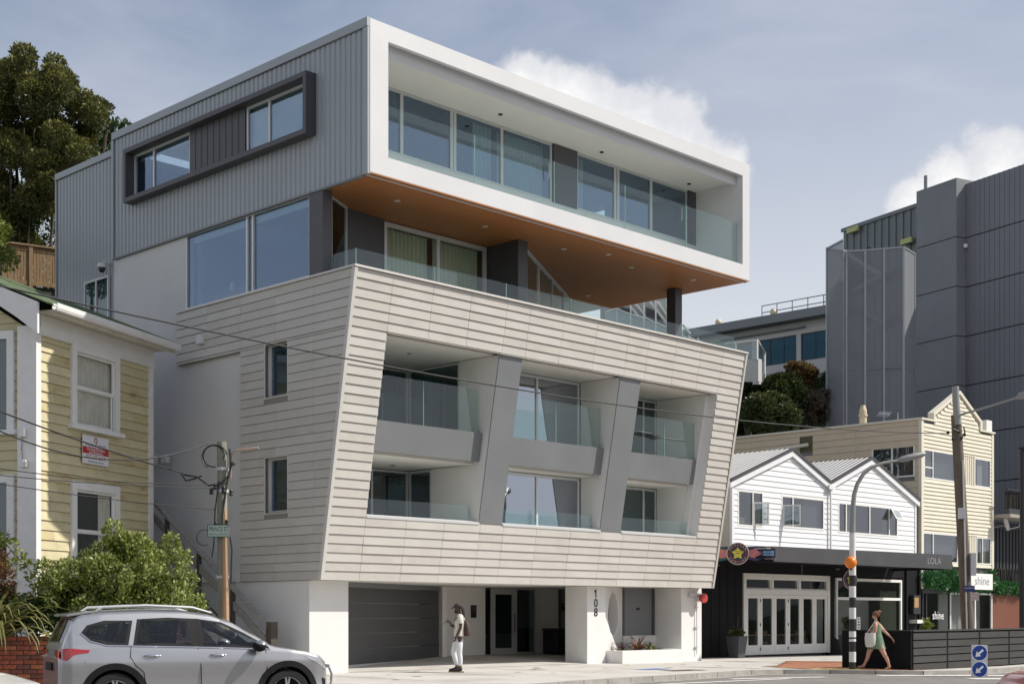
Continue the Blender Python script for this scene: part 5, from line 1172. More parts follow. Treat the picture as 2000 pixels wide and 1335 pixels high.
def star_wheel(t, R):
    MB().lathe([(R, 0.0), (R, 0.08)], (0, 0, 0), 'y', 36).build('disc', mMar, t)
    rim = MB(); rim.tube([(R * math.cos(i * math.pi / 18), -0.005, R * math.sin(i * math.pi / 18)) for i in range(37)], R * 0.045, 6); rim.build('rim', mBone, t, smooth=True)
    MB().lathe([(R * 0.62, -0.012), (R * 0.62, -0.001)], (0, 0, 0), 'y', 30).build('inner_disc', mNavy, t)
    star(MB(), R * 0.60, -0.03, k=0.55).build('star', mYel2, t)
    MB().ball((0, -0.035, R * 0.12), (R * 0.34, 0.012, R * 0.30), 14, 8).build('face', mYel2, t, smooth=True)
    f_ = MB(); f_.box(-R * 0.22, -R * 0.08, -0.055, -0.047, R * 0.2, R * 0.24); f_.box(R * 0.08, R * 0.22, -0.055, -0.047, R * 0.2, R * 0.24); f_.ext([(-R * .26, -0.05, -R * .02), (-R * .04, -0.05, R * .07), (R * .04, -0.05, R * .07), (R * .26, -0.05, -R * .02), (0, -0.05, 0.0)], (0, -0.006, 0)); f_.build('face_marks', mMar, t)
    n = 15
    for k, wd in (('top', 'BURRITOS'), ('bot', 'TEQUILA')): pass
    for word, a0, a1, fl in (('MEXICAN', 150, 30, 1), ('CANTINA', 212, 328, -1)):
        for i, c in enumerate(word):
            a = math.radians(a0 + (a1 - a0) * i / (len(word) - 1)); r = R * 0.80; ax = Vector((math.sin(a), 0, -math.cos(a))) * fl; upv = Vector((math.cos(a), 0, math.sin(a))) * fl
            text(c, R * 0.27, mBone, t, (r * math.cos(a), -0.006, r * math.sin(a)), ax, upv, 0.002, name='letter')
se = M.l2w(16.75, 0.55, 3.58)
eang = M.ang + math.atan2(-2.97, 1.75)     # along the canopy's left end
dirE = Vector((1.75, -2.97, 0)).normalized()
em = thing('emblem_sign', 'emblem sign with yellow star wheel, pink and blue wings, on the canopy end', 'sign', M.l2w(17.08, -0.02, 3.56), eang)
star_wheel(em, 0.37)
w_ = MB(); w_.ext([(-0.42, 0.03, 0.24), (-0.8, 0.03, 0.30), (-1.15, 0.03, 0.0), (-0.8, 0.03, -0.32), (-0.42, 0.03, -0.24)], (0, 0.05, 0)); w_.build('left_wing', mTeal, em)
MB().ext([(-0.46, 0.022, 0.15), (-0.75, 0.022, 0.2), (-1.05, 0.022, 0.0), (-0.75, 0.022, -0.2), (-0.46, 0.022, -0.15)], (0, 0.007, 0)).build('pink_flower', mPink, em)
w_ = MB(); w_.ext([(0.42, 0.03, 0.24), (0.8, 0.03, 0.30), (1.2, 0.03, 0.20), (2.05, 0.03, 0.24), (2.05, 0.03, -0.24), (1.2, 0.03, -0.20), (0.8, 0.03, -0.32), (0.42, 0.03, -0.24)], (0, 0.05, 0)); w_.build('right_wing', mNavy, em)
MB().ext([(0.48, 0.022, 0.13), (0.75, 0.022, 0.2), (1.05, 0.022, 0.0), (0.75, 0.022, -0.2), (0.48, 0.022, -0.13)], (0, 0.007, 0)).build('pink_flower', mPink, em)
b_ = MB()
for z in (0.055, -0.055): b_.ext([(1.1, 0.022, z - 0.01), (1.25, 0.022, z + 0.045), (1.6, 0.022, z + 0.03), (1.95, 0.022, z + 0.05), (1.95, 0.022, z - 0.05), (1.6, 0.022, z - 0.03), (1.25, 0.022, z - 0.045)], (0, 0.007, 0))
b_.build('blue_flash', mSky2, em)
for z in (0.225, -0.24): MB().box(1.25, 2.06, 0.015, 0.029, z, z + 0.02).build('wing_border', mBone, em)
EMX = lambda x: x * 0.78 if abs(x) < 1.0 else math.copysign(0.78 + (abs(x) - 1.0) * 0.46, x)
for c in list(em.children):
    if 'wing' in c.name or 'flower' in c.name or 'flash' in c.name:
        for v in c.data.vertices: v.co.x = EMX(v.co.x); v.co.z *= 0.82
em2 = thing('emblem_sign', 'small round star sign under the canopy, right of the white bifold doors', 'sign', M.l2w(26.35, 1.2, 2.86), M.ang + math.radians(-12))
star_wheel(em2, 0.37)
MB().tube([(0, 0.04, 0.36), (0, 0.04, 0.55)], 0.02, 6).build('hanger', mBlk, em2)
# ---------------------------------------------------------------- white door between the buildings
sd_ = thing('white_side_door', 'narrow white glazed door between the white end pillar and the black cafe', 'door', M.l2w(15.35, 1.6, -0.15), M.ang)
k = MB(); k.box(-0.3, 0.0, 0, 0.06, 0.05, 2.5); k.box(0.62, 0.86, 0, 0.06, 0.05, 2.5); k.box(0, 0.62, 0, 0.06, 2.35, 2.5); k.box(0, 0.62, 0, 0.06, 0.05, 0.3); k.box(0, 0.62, 0, 0.06, 1.12, 1.22); k.build('door_frame', mWBf, sd_)
MB().box(0, 0.62, 0.02, 0.03, 0.3, 2.35).build('pane', gShop, sd_); MB().box(-0.4, 1.0, 0.6, 0.65, 0, 2.6).build('dark_lobby', mBlkW, sd_)
MB().tube([(0.68, -0.01, 0.8), (0.68, -0.06, 0.82), (0.68, -0.06, 1.08), (0.68, -0.01, 1.1)], 0.013, 6).build('handle', mAlu, sd_)
MB().box(0.87, 1.05, -0.4, 0.1, 0, 3.7).build('white_post', mWBf, sd_); MB().box(-0.5, 0.87, 0.0, 0.08, 2.501, 3.7).build('wall_over', mPlas, sd_)
# ---------------------------------------------------------------- cream weatherboard building
mCr = mat('cream_weatherboard', (0.66, 0.615, 0.50), 0.6, var=0.04, scale=2); mCrS = mat('cream_side_cladding', (0.60, 0.50, 0.36), 0.7, var=0.05, scale=1.5); mCrT = mat('cream_trim', (0.70, 0.66, 0.55), 0.55)
mFern = leafmat('artificial_fern', (0.022, 0.10, 0.03), (0.06, 0.18, 0.055))
cr = thing('cream_building', 'cream weatherboard commercial building with a small stepped gable parapet, behind the cafe', 'building', (M.o[0], M.o[1], 0), M.ang)
FS0, FS1, FDp = 33.5, 40.25, 2.0; FT = 9.93
MB().box(FS0 + 0.06, FS1 - 0.06, FDp + 0.25, 13.0, 2.5, FT - 0.1).build('core', mRoom, cr)
wins = [(33.72, 36.6, 7.40, 8.68), (38.42, 40.0, 7.34, 8.66), (33.62, 36.8, 3.78, 5.06), (38.6, 40.05, 3.8, 5.04)]
ztab = 3.6; pc = 0.172
def par_top(s):   # stepped gable parapet
    if 34.75 <= s <= 39.05: return None
zc = 3.62
while zc < 11.4:
    zt = min(zc + pc - 0.004, 11.4); spans = []
    if zt <= FT: spans = [(FS0 + 0.16, FS1 - 0.14)]
    elif zt < 10.2: spans = [(34.6, 38.95)]
    else:
        h = (11.42 - zt) / 1.22; 
        if h > 0.03: spans = [(36.9 - 2.2 * h, 36.9 + 2.0 * h)]
    for (u, v, za, zb) in clip_row(zc, zt, spans, wins + [(36.6, 38.42, 7.36, 8.68), (36.8, 38.6, 3.68, 5.06)]):
        lap_panel((u, FDp, za), (v, FDp, za), (v, FDp, zb), (u, FDp, zb), Vector((0, -1, 0)), 0.008 + 0.042 * (zt - za) / pc, 0.008 + 0.042 * (zt - zb) / pc).build('weatherboard', mCr, cr)
    zc += pc
bk_ = MB(); bk_.ext([(FS0 + .1, FDp + .002, 3.6), (FS1 - .1, FDp + .002, 3.6), (FS1 - .1, FDp + .002, FT), (38.95, FDp + .002, FT), (38.9, FDp + .002, 10.2), (36.9, FDp + .002, 11.4), (34.7, FDp + .002, 10.2), (34.6, FDp + .002, FT), (FS0 + .1, FDp + .002, FT)], (0, 0.02, 0))
MB().box(FS0 - 0.06, FS0 + 0.15, FDp - 0.05, FDp + 0.1, 2.6, FT + 0.08).build('corner_board', mCrT, cr); MB().box(FS1 - 0.14, FS1 + 0.05, FDp - 0.05, FDp + 0.1, 3.3, FT + 0.05).build('corner_board', mCrT, cr)
for p in ([(FS0 - 0.1, FT), (34.75, FT), (34.75, FT + 0.08), (FS0 - 0.1, FT + 0.08)], [(38.85, FT - .02), (FS1 + 0.1, FT - .02), (FS1 + .1, FT + .06), (38.85, FT + .06)], [(34.45, 10.15), (36.9, 11.4), (36.9, 11.55), (34.45, 10.32)], [(36.9, 11.4), (39.05, 10.2), (39.05, 10.36), (36.9, 11.55)], [(34.45, FT + .08), (34.65, FT + .08), (34.65, 10.2), (34.45, 10.15)], [(38.85, FT + .06), (39.05, FT + .06), (39.05, 10.2), (38.85, 10.3)]):
    MB().ext([(s, FDp - 0.1, z) for s, z in p], (0, 0.3, 0)).build('parapet_cap', mCrT, cr)
MB().box(39.55, 40.1, FDp - 0.05, FDp + 0.5, FT + 0.06, 10.5).build('parapet_block', mWBf, cr); MB().box(34.7, 38.9, FDp + 0.08, FDp + 0.2, FT, 10.2).build('parapet_back', mCrT, cr)
MB().ext([(34.75, FDp + .08, 10.2), (38.85, FDp + .08, 10.2), (36.9, FDp + .08, 11.38)], (0, 0.12, 0)).build('parapet_back', mCrT, cr)
for (s, w, z, h, cols, rows) in ((33.72, 2.88, 7.40, 1.28, (0.78,), ()), (38.42, 1.58, 7.34, 1.32, (), ()), (33.62, 3.18, 3.76, 1.3, (0.9,), ()), (38.6, 1.45, 3.78, 1.26, (0.6,), ())):
    window(cr, (s, FDp - 0.03, z), (1, 0, 0), w, h, (0, -1, 0), mWBf, gHouse, cols=cols, rows=rows, fw=0.06)
MB().box(33.75, 34.48, FDp - 0.035, FDp - 0.029, 7.86, 7.92).build('glazing_bar', mWBf, cr)
MB().box(36.7, 37.85, FDp + 0.02, FDp + 0.08, 7.4, 8.66).build('cladding_back', mCrT, cr); MB().box(36.9, 38.55, FDp + 0.02, FDp + 0.08, 3.7, 5.05).build('cladding_back', mCrT, cr)
for s in [37.4 + i * 0.19 for i in range(6)]: MB().box(s, s + 0.13, FDp - 0.02, FDp + 0.019, 7.35, 8.66).build('vertical_board', mCr, cr)
for s in [37.3 + i * 0.22 for i in range(6)]: MB().box(s, s + 0.15, FDp - 0.02, FDp + 0.019, 3.7, 5.05).build('vertical_board', mCr, cr)
MB().box(39.0, 39.5, FDp + 0.15, FDp + 0.17, 7.4, 8.6).build('curtain', mNet, cr); MB().box(39.3, 39.9, FDp + 0.15, FDp + 0.17, 3.85, 4.98).build('curtain', mNet, cr)
# long side wall of broad boards
zz = 4.0; ps = 0.3
while zz < FT - 0.05:
    zt = min(FT, zz + ps - 0.006)
    cuts = [(FDp + 0.1, 12.6)]
    if zt > 7.5 and zz < 8.85: cuts = [(FDp + .1, 2.3), (4.4, 12.6)]
    if zt > 9.0 and zz < 9.62: cuts = [(FDp + .1, 7.45), (8.15, 12.6)]
    if zt < 5.1: cuts = [(FDp + .1, 2.25), (3.0, 12.6)]
    for (a, b) in cuts:
        j = [a] + [x for x in (5.2, 8.0, 10.8) if a < x < b] + [b]
        for u, v in zip(j[:-1], j[1:]): lap_panel((FS0, v - 0.003, zz), (FS0, u + 0.003, zz), (FS0, u + 0.003, zt), (FS0, v - 0.003, zt), Vector((-1, 0, 0)), 0.035, 0.01).build('side_board', mCrS, cr)
    zz += ps
MB().box(FS0 - 0.08, FS0 + 0.3, FDp + 0.1, 12.7, FT + 0.001, FT + 0.09).build('parapet_cap', mCrT, cr)
window(cr, (FS0 - 0.02, 4.4, 7.48), (0, -1, 0), 2.1, 1.38, (-1, 0, 0), mWBf, gHouse, cols=(1.0,), fw=0.07)
MB().box(FS0 + 0.15, FS0 + 0.17, 2.4, 2.85, 7.5, 8.8).build('curtain', mNet, cr)
MB().box(FS0 + 0.02, FS0 + 0.1, 7.45, 8.15, 9.0, 9.63).build('vent_recess', mat('olive_recess', (0.12, 0.11, 0.06), 0.9), cr)
MB().tube([(FS0 - 0.2, 7.6, 9.28), (FS0 - 0.22, 13.0, 8.95)], 0.085, 10).build('duct_pipe', mCrT, cr, smooth=True)
fl = MB(); fl.tube([(FS0 + 0.6, 5.2, FT), (FS0 + 0.6, 5.2, FT + 0.75)], 0.17, 10); fl.lathe([(0.21, 0.5), (0.21, 0.58)], (FS0 + .6, 5.2, FT), n=12); fl.tube([(FS0 + 0.6, 5.2, FT + 0.75), (FS0 + 0.6, 5.2, FT + 1.0)], [0.17, 0.10], 10); fl.build('chimney_flue', mCrS, cr, smooth=True)
an = MB(); an.tube([(FS0 + 0.5, 3.4, FT), (FS0 + 0.5, 3.4, FT + 0.5)], 0.015, 5); an.tube([(FS0 + 0.3, 3.7, FT + 0.42), (FS0 + 0.6, 4.4, FT + 0.55)], 0.012, 5)
for i in range(7): t_ = i / 6; an.tube([(FS0 + 0.3 + .3 * t_ - .1, 3.7 + .7 * t_ + .04, FT + 0.30 + .13 * t_), (FS0 + 0.3 + .3 * t_ + .1, 3.7 + .7 * t_ - .04, FT + 0.53 + .13 * t_)], 0.009, 4)
an.build('aerial', mAlu, cr)
# shop front below
mShopF = mat('shop_frame_dark', (0.05, 0.05, 0.055), 0.5)
MB().box(FS0 + 0.1, FS1, FDp + 0.02, FDp + 0.2, 2.46, 3.6).build('shop_fascia', mCanopy, cr)
window(cr, (33.6, FDp - 0.02, -0.2), (1, 0, 0), 2.45, 2.66, (0, -1, 0), mShopF, gShop, cols=(0.35,), fw=0.05, name='shop_window')
window(cr, (36.1, FDp - 0.02, -0.2), (1, 0, 0), 4.1, 2.66, (0, -1, 0), mWBf, gShop, cols=(1.2, 2.4), fw=0.08, name='shop_window')
MB().box(36.2, 40.2, FDp + 0.6, FDp + 0.65, -0.2, 2.4).build('shop_screen', mat('grey_screen', (0.30, 0.29, 0.28), 0.9), cr); MB().box(33.5, 36.2, 4.0, 4.1, -0.2, 2.6).build('shop_back', mat('shop_green_back', (0.22, 0.25, 0.20), 0.9), cr)
MB().box(33.4, 40.3, FDp + .2, 4.2, -0.25, -0.14).build('shop_floor', mRoomF, cr)
text('shine', 0.5, mInkW, cr, (34.95, FDp - 0.035, 1.42), (1, 0, 0), (0, 0, 1), 0.003)
text('.', 0.4, mInkW, cr, (33.95, FDp - 0.035, 1.42), (1, 0, 0), (0, 0, 1), 0.003)
rnd = random.Random(61)
fern = thing('fern_garland', 'hanging green fern garland over the shine shop front', 'garland', M.l2w(36.8, FDp - 0.1, 2.95), M.ang)
leafy(fern, 'foliage', mFern, [((s, rnd.uniform(-.12, .05), rnd.uniform(-0.28, 0.35)), (0.4, 0.2, 0.24)) for s in [-3.2 + i * 0.2 for i in range(33)]], 5200, 0.2, 62, 0.3)
sg = thing('shop_sign', 'white projecting box sign reading shine on the fern-covered shop front', 'sign', M.l2w(37.55, FDp - 0.75, 2.95), M.ang)
MB().box(-1.05, 1.05, -0.06, 0.06, -0.36, 0.36).build('box', mat('sign_box_white', (0.8, 0.8, 0.79), 0.4), sg, bevel=0.01); text('shine', 0.55, mat('pale_grey_ink', (0.32, 0.31, 0.33), 0.6), sg, (0.0, -0.065, 0.02), (1, 0, 0), (0, 0, 1), 0.003, font_w=1.25)
MB().box(-0.03, 0.03, 0.061, 0.55, -0.05, 0.05).build('bracket', mBlk, sg)
# ---------------------------------------------------------------- dark apartment block with brush-screened balconies, at the right edge
mRib = mat('dark_ribbed_steel', (0.05, 0.052, 0.062), 0.5, metal=0.2)
db = thing('dark_apartments', 'dark steel-clad apartments with brush-screened balcony and rust-brown garage door at the right edge', 'building', (M.o[0], M.o[1], 0), M.ang)
MB().box(40.4, 45.5, FDp + 0.6, 10, -0.4, 5.9).build('wall', mRib, db)
rb = MB()
for i in range(14): rb.box(40.45 + i * 0.35, 40.5 + i * 0.35, FDp + 0.55, FDp + 0.599, 3.7, 5.6)
rb.build('rib', mRib, db, kind='stuff')
MB().box(40.4, 45.5, 1.2, FDp + 0.6, 6.0, 6.15).build('balcony_floor', mat('pale_concrete', (0.33, 0.30, 0.27), 0.85), db); MB().box(40.4, 45.5, 1.25, 1.35, 6.16, 6.4).build('balcony_edge', mRib, db)
mBrush = mat('brush_screen', (0.035, 0.03, 0.026), 0.95, var=0.4, scale=20)
def brush(z0, z1, d, s0, s1, seed):
    r = random.Random(seed); b = MB(); n = int((s1 - s0) / 0.035)
    for i in range(n):
        s = s0 + (s1 - s0) * i / n; t = r.uniform(-0.05, 0.05); b.tube([(s, d + r.uniform(-.02, .02), z0), (s + t, d + r.uniform(-.02, .02), z1 + r.uniform(-0.06, 0.03))], 0.014, 3, cap=False)
    return b.build('brush_screen', mBrush, db, kind='stuff')
brush(6.4, 7.25, 1.45, 40.4, 45.5, 1); brush(2.9, 3.65, FDp + 0.2, 40.4, 45.5, 2)
r_ = MB(); r_.box(40.4, 45.5, 1.32, 1.4, 7.27, 7.33); r_.build('balcony_rail', mBlk, db)
for s in (41.9, 44.2): MB().box(s - 0.04, s + 0.04, 1.3, 1.38, 5.9, 7.27).build('balcony_post', mBlk, db)
MB().box(40.35, 44.3, FDp + 0.1, FDp + 0.2, -0.2, 2.5).build('garage_door', mat('rust_brown_door', (0.16, 0.055, 0.03), 0.6, var=0.1, scale=2, streak=(8, 1, 0.3)), db)
MB().box(44.31, 45.5, FDp + 0.1, FDp + 0.59, -0.4, 2.5).build('wall', mRib, db)
pl2 = thing('balcony_planting', 'row of bright green ferns along the top of the rust-brown garage door', 'plants', M.l2w(42.3, FDp, 2.66), M.ang)
rnd = random.Random(63); leafy(pl2, 'foliage', mFern, [((-2.0 + i * 0.2, rnd.uniform(-.05, .1), rnd.uniform(-.05, .12)), (0.25, 0.2, 0.2)) for i in range(22)], 2600, 0.2, 64, 0.3)
MB().box(-2.1, 2.2, -0.05, 0.3, -0.2, -0.1).build('trough', mBlkW, pl2)
sat = thing('satellite_dish', 'white satellite dish on the dark apartment wall at the right edge', 'satellite dish', M.l2w(41.3, FDp - 0.2, 5.75), M.ang)
ds = MB(); ds.lathe([(0.03, 0.10), (0.2, 0.07), (0.34, 0.0), (0.335, -0.01), (0.2, 0.05), (0.03, 0.085)], (0, 0, 0), 'x', 20); o = ds.build('dish', mWBf, sat, smooth=True); o.rotation_euler = (0, math.radians(14), math.radians(98))
MB().tube([(-0.1, 0, -0.3), (0.75, -0.25, -0.12), (0.8, -0.25, 0.0)], 0.022, 6).build('arm', mAlu, sat); MB().tube([(0.05, 0.05, -0.05), (0.05, 0.8, -0.15)], 0.03, 6).build('mount', mAlu, sat)
bp = thing('black_pole', 'slim black street pole with a flat cap at the right edge', 'pole', (18.05, 50.3, -0.2))
MB().tube([(0, 0, 0), (0, 0, 7.5)], [0.11, 0.085], 10).build('shaft', mBlk, bp, smooth=True); MB().lathe([(0.17, 7.5), (0.17, 7.58)], n=12).build('cap', mBlk, bp)
# ---------------------------------------------------------------- car-park block: ribbed dark panels, lift shaft, mesh stair tower
mPan = mat('dark_grey_precast', (0.20, 0.21, 0.235), 0.65, var=0.06, scale=0.25); mPan2 = mat('grey_concrete_shaft', (0.23, 0.24, 0.26), 0.75, var=0.10, scale=0.25); mPanG = mat('grey_green_steel', (0.18, 0.205, 0.21), 0.55, metal=0.15, var=0.04, scale=0.3)
GF = Fr(25.05, 80.0, -60.7)
pk = thing('carpark_block', 'tall dark grey ribbed building with a concrete lift shaft above the cream building', 'building', (GF.o[0], GF.o[1], 0), GF.ang)
SPZ = [3.2, 5.98, 8.73, 11.48, 14.23, 16.98, 19.73, 22.48, 25.4]
zs_t = GF.at(1870, 365, d=0)[2]
for i in range(len(SPZ) - 1):
    for k in range(2):
        s0 = 0.05 + k * 5.0; z0, z1 = SPZ[i] + 0.03, SPZ[i + 1] - 0.03
        if i == 7: z1 = zs_t
        p = MB(); p.box(s0, s0 + 4.94, 0, 0.25, z0, z1)
        if k < 5:
            for j in range(14): p.box(s0 + 0.08 + j * 0.345, s0 + 0.2 + j * 0.345, -0.03, 0.0, z0, z1)
        p.build('wall_panel', mPan, pk, fix=False)
MB().box(0.02, 10, 0.2, 20, 0, zs_t - 0.1).build('core', mPan, pk)
t0 = GF.at(1790, 400, d=-0.7); t1 = GF.at(1868, 360, d=-0.7)
for i in range(len(SPZ) - 1):
    z1 = SPZ[i + 1] - 0.03 if i < 7 else GF.at(1862, 349, d=-0.7)[2]
    MB().box(t0[0], t1[0], -0.7, 3.0, SPZ[i] + 0.02, z1).build('shaft_panel', mPan2, pk)
MB().box(t0[0] + 0.1, t1[0] - 0.1, -0.6, 2.9, 2, SPZ[-1]).build('shaft_core', mDark, pk)
a_ = GF.at(1648, 450, d=0.4); 
lft = MB(); zt_ = a_[2]
for i in range(int((t0[0] - a_[0]) / 0.6)): lft.box(a_[0] + 0.05 + i * 0.6, a_[0] + 0.32 + i * 0.6, 0.33, 0.4, 8, zt_ - 0.1)
MB().box(a_[0], t0[0] - 0.02, 0.4, 15, 8, zt_).build('upper_wall', mPanG, pk); lft.build('rib', mPanG, pk, kind='stuff')
MB().box(a_[0] - 0.1, t0[0], 0.25, 0.33, zt_ - 0.12, zt_ + 0.1).build('parapet_cap', mPanG, pk)
dr = GF.at(1672, 470, d=0.3); MB().box(a_[0] + 0.6, a_[0] + 2.4, 0.25, 0.32, zt_ - 4.2, zt_ - 1.6).build('doorway', mBlk, pk)
mLime = mat('lime_light_cover', (0.5, 0.52, 0.22), 0.5)
for x, y in ((1668, 449), (1774, 471)):
    q = GF.at(x, y, d=0.2); MB().box(q[0] - 0.45, q[0] + 0.45, 0.0, 0.2, q[2] - 0.15, q[2] + 0.15).build('wall_light', mLime, pk)
vp = GF.at(1808, 360, d=0.5); MB().tube([(vp[0], 0.5, vp[2] - 1.5), (vp[0], 0.5, vp[2] + 0.5)], 0.1, 8).build('vent_pipe', mPan2, pk)
q = GF.at(1886, 480, d=-0.15); MB().ball((q[0], -0.15, q[2]), 0.14, 8, 6).build('wall_camera', mWBf, pk)
# perforated mesh: see-through by its holes
def meshmat(name, col, k):
    if name in MATS: return MATS[name]
    m = bpy.data.materials.new(name); m.use_nodes = True; nt = m.node_tree; nd = nt.nodes; lk = nt.links; nd.clear()
    d = nd.new('ShaderNodeBsdfDiffuse'); d.inputs[0].default_value = (*col, 1); t = nd.new('ShaderNodeBsdfTransparent'); mx = nd.new('ShaderNodeMixShader'); mx.inputs[0].default_value = k
    lk.new(t.outputs[0], mx.inputs[1]); lk.new(d.outputs[0], mx.inputs[2]); o = nd.new('ShaderNodeOutputMaterial'); lk.new(mx.outputs[0], o.inputs[0]); MATS[name] = m; return m
mMesh = meshmat('perforated_metal', (0.27, 0.285, 0.31), 0.58)
mFB0 = mat('pale_stair_steel', (0.33, 0.34, 0.35), 0.6)
st_ = thing('mesh_stair_tower', 'outdoor stair tower behind perforated grey metal mesh panels', 'stair tower', (18.2, 72.5, 0))
ZTt = 20.16
def tp(x, y): Y = (ZTt - EYE) * FPX / (HY - y); return Vector(((x - CX) / FPX * Y - 18.2, Y - 72.5, 0))
pts = [tp(1645, 474), tp(1615, 487), tp(1652, 479), tp(1690, 486), tp(1727, 492), tp(1765, 483), tp(1788, 498)]
pts = [tp(1648, 470), tp(1616, 487), tp(1653, 492), tp(1690, 490), tp(1727, 487), tp(1765, 484), tp(1787, 497)]
mGal = mat('galvanised_steel', (0.33, 0.35, 0.37), 0.45, metal=0.4)
for i, (a, b) in enumerate(zip(pts[:-1], pts[1:])):
    t_ = (b - a).normalized(); n_ = Vector((-t_.y, t_.x, 0))
    for z0, z1 in ((8.0, 14.0), (14.02, ZTt)):
        MB().obox(a + t_ * 0.05 + Vector((0, 0, z0)), t_ * ((b - a).length - 0.1), n_ * 0.02, Vector((0, 0, z1 - z0))).build('mesh_panel', mMesh, st_)
    MB().obox(b - t_ * 0.05 + Vector((0, 0, 7.5)) - n_ * 0.03, t_ * 0.1, n_ * 0.1, Vector((0, 0, ZTt - 7.4))).build('steel_post', mGal, st_)
    MB().obox(a + Vector((0, 0, ZTt)) - n_ * 0.03, b - a, n_ * 0.1, Vector((0, 0, 0.08))).build('top_rail', mGal, st_)
for i in range(5):
    z = 8.2 + i * 2.5; x0, x1 = -0.5, 1.6
    f_ = MB(); a, b = Vector((x0, 2.2, z)), Vector((x1, 2.4, z + 1.25)); f_.ext([a, b, b + Vector((0, 0, 0.25)), a + Vector((0, 0, 0.25))], (0, 1.0, 0)); a, b = Vector((x1, 3.6, z + 1.25)), Vector((x0, 3.4, z + 2.5)); f_.ext([a, b, b + Vector((0, 0, 0.25)), a + Vector((0, 0, 0.25))], (0, 1.0, 0)); f_.build('stair_flight', mFB0, st_)
    MB().box(x0 - 0.4, x0, 2.0, 4.6, z - 0.1, z + 0.1).build('landing', mPan2, st_); MB().box(x1, x1 + 0.6, 2.0, 4.6, z + 1.15, z + 1.35).build('landing', mPan2, st_)
MB().box(-1.2, -0.5, 1.6, 4.6, 17.5, 18.8).build('landing_wall', mPan2, st_)
# ---------------------------------------------------------------- far building with the long blue window band
mFB = mat('far_white_render', (0.50, 0.50, 0.50), 0.8, var=0.04, scale=0.4); mFBd = mat('far_grey_fascia', (0.22, 0.24, 0.25), 0.7)
gBlue = glass('blue_tinted_glass', (0.55, 0.75, 0.85), 0.015, 0.6, rcol=(0.4, 0.7, 0.9))
fb_ = thing('blue_glass_building', 'long white hilltop building with dark blue window band and flat grey roof', 'building', (M.o[0], M.o[1], 0), M.ang)
SB = 55.0; A_ = M.at(1395, 641, s=SB); B_ = M.at(1640, 596, s=SB); zt = B_[2]; dA, dB = A_[1], B_[1]
zA = (A_[2] + B_[2]) / 2
MB().box(SB - 0.9, SB + 8, dB - 6, dA + 2, zA - 0.55, zA).build('roof', mFBd, fb_); MB().box(SB, SB + 7, dB - 5.5, dA + 1.5, zA - 1.35, zA - 0.56).build('wall_band', mFB, fb_)
zb = M.at(1640, 694, s=SB)[2]
MB().box(SB, SB + 7, dB - 5.5, dA + 1.5, zb - 3.5, zb).build('wall_base', mFB, fb_)
MB().box(SB + 3, SB + 7, dB - 5.5, dA + 1.5, zb, zA - 1.36).build('inner_wall', mat('blue_dark_interior', (0.015, 0.05, 0.075), 0.6), fb_)
L_ = dA - dB; nwin = 4; ww = (L_ + 4) / nwin
for i in range(nwin):
    window(fb_, (SB + 0.05, dA - i * ww, zb), (0, -1, 0), ww - 0.35, zA - 1.36 - zb, (-1, 0, 0), mShopF, gBlue, cols=((ww - 0.35) / 3, (ww - 0.35) * 2 / 3), fw=0.06)
    MB().box(SB - 0.02, SB + 0.3, dA - i * ww - ww, dA - i * ww - ww + 0.34, zb, zA - 1.36).build('pilaster', mFB, fb_)
MB().box(SB - 0.25, SB - 0.01, dB + 2.5, dB + 9, zA - 1.0, zA - 0.9).build('sunshade', mFBd, fb_)
rl = MB(); d0 = M.at(1483, 610, s=SB)[1]; d1 = dB - 1
n = 6
for i in range(n + 1): d = d0 + (d1 - d0) * i / n; rl.tube([(SB + 0.3, d, zA), (SB + 0.3, d, zA + 0.95)], 0.035, 5)
for z in (0.5, 0.95): rl.tube([(SB + 0.3, d0, zA + z), (SB + 0.3, d1, zA + z)], 0.035, 5)
rl.build('roof_railing', mFBd, fb_)
mGlobe = mat('globe_lamp', (0.62, 0.53, 0.36), 0.4)
for x, y in ((1403, 629), (1510, 609)):
    q = M.at(x, y, s=SB + 0.2); l = thing('globe_lamp', 'round cream globe lamp on the hilltop roof edge, ' + ('left of the roof railing' if x < 1450 else 'behind the roof railing'), 'lamp', M.l2w(q[0], q[1], zA), M.ang, 'globe lamps on the hilltop roof')
    MB().tube([(0, 0, 0), (0, 0, q[2] - zA)], 0.04, 6).build('stem', mFBd, l); MB().ball((0, 0, q[2] - zA), 0.22, 12, 8).build('globe', mGlobe, l, smooth=True)
# white screens in front of the far building
SW = Fr(21.0 - 7.6, 74, 45.6)
sw = thing('white_balcony', 'white-walled balcony with glass screens stepping down the hillside beside the trees', 'balcony', (0, 0, 0))
gScr = glass('screen_glass', (0.72, 0.78, 0.78), 0.06, 0.9, milk=0.1, milkcol=(0.6, 0.66, 0.66))
def scr(x0, y0, x1, y1, x2, y2, x3, y3, Y0, Y1, m, name, th=0.05):
    a, b, c, d = P3(x0, y0, Y0), P3(x1, y1, Y1), P3(x2, y2, Y1), P3(x3, y3, Y0); n = (b - a).cross(d - a).normalized() * th
    return MB().ext([a, b, c, d], n).build(name, m, sw)
scr(1415, 672, 1480, 665, 1480, 700, 1415, 708, 72, 70, gScr, 'glass_screen'); scr(1480, 664, 1494, 690, 1494, 735, 1480, 700, 70, 74, gScr, 'glass_screen')
for x, y0, y1, Y in ((1437, 668, 704, 71.3), (1479, 663, 702, 70), (1494, 688, 738, 74)): MB().tube([P3(x, y0, Y), P3(x, y1, Y)], 0.05, 6).build('post', mWBf, sw)
for a, b in (((1415, 671, 72), (1480, 664, 70)), ((1480, 664, 70), (1495, 689, 74))): MB().tube([P3(*a), P3(*b)], 0.05, 6).build('rail', mWBf, sw)
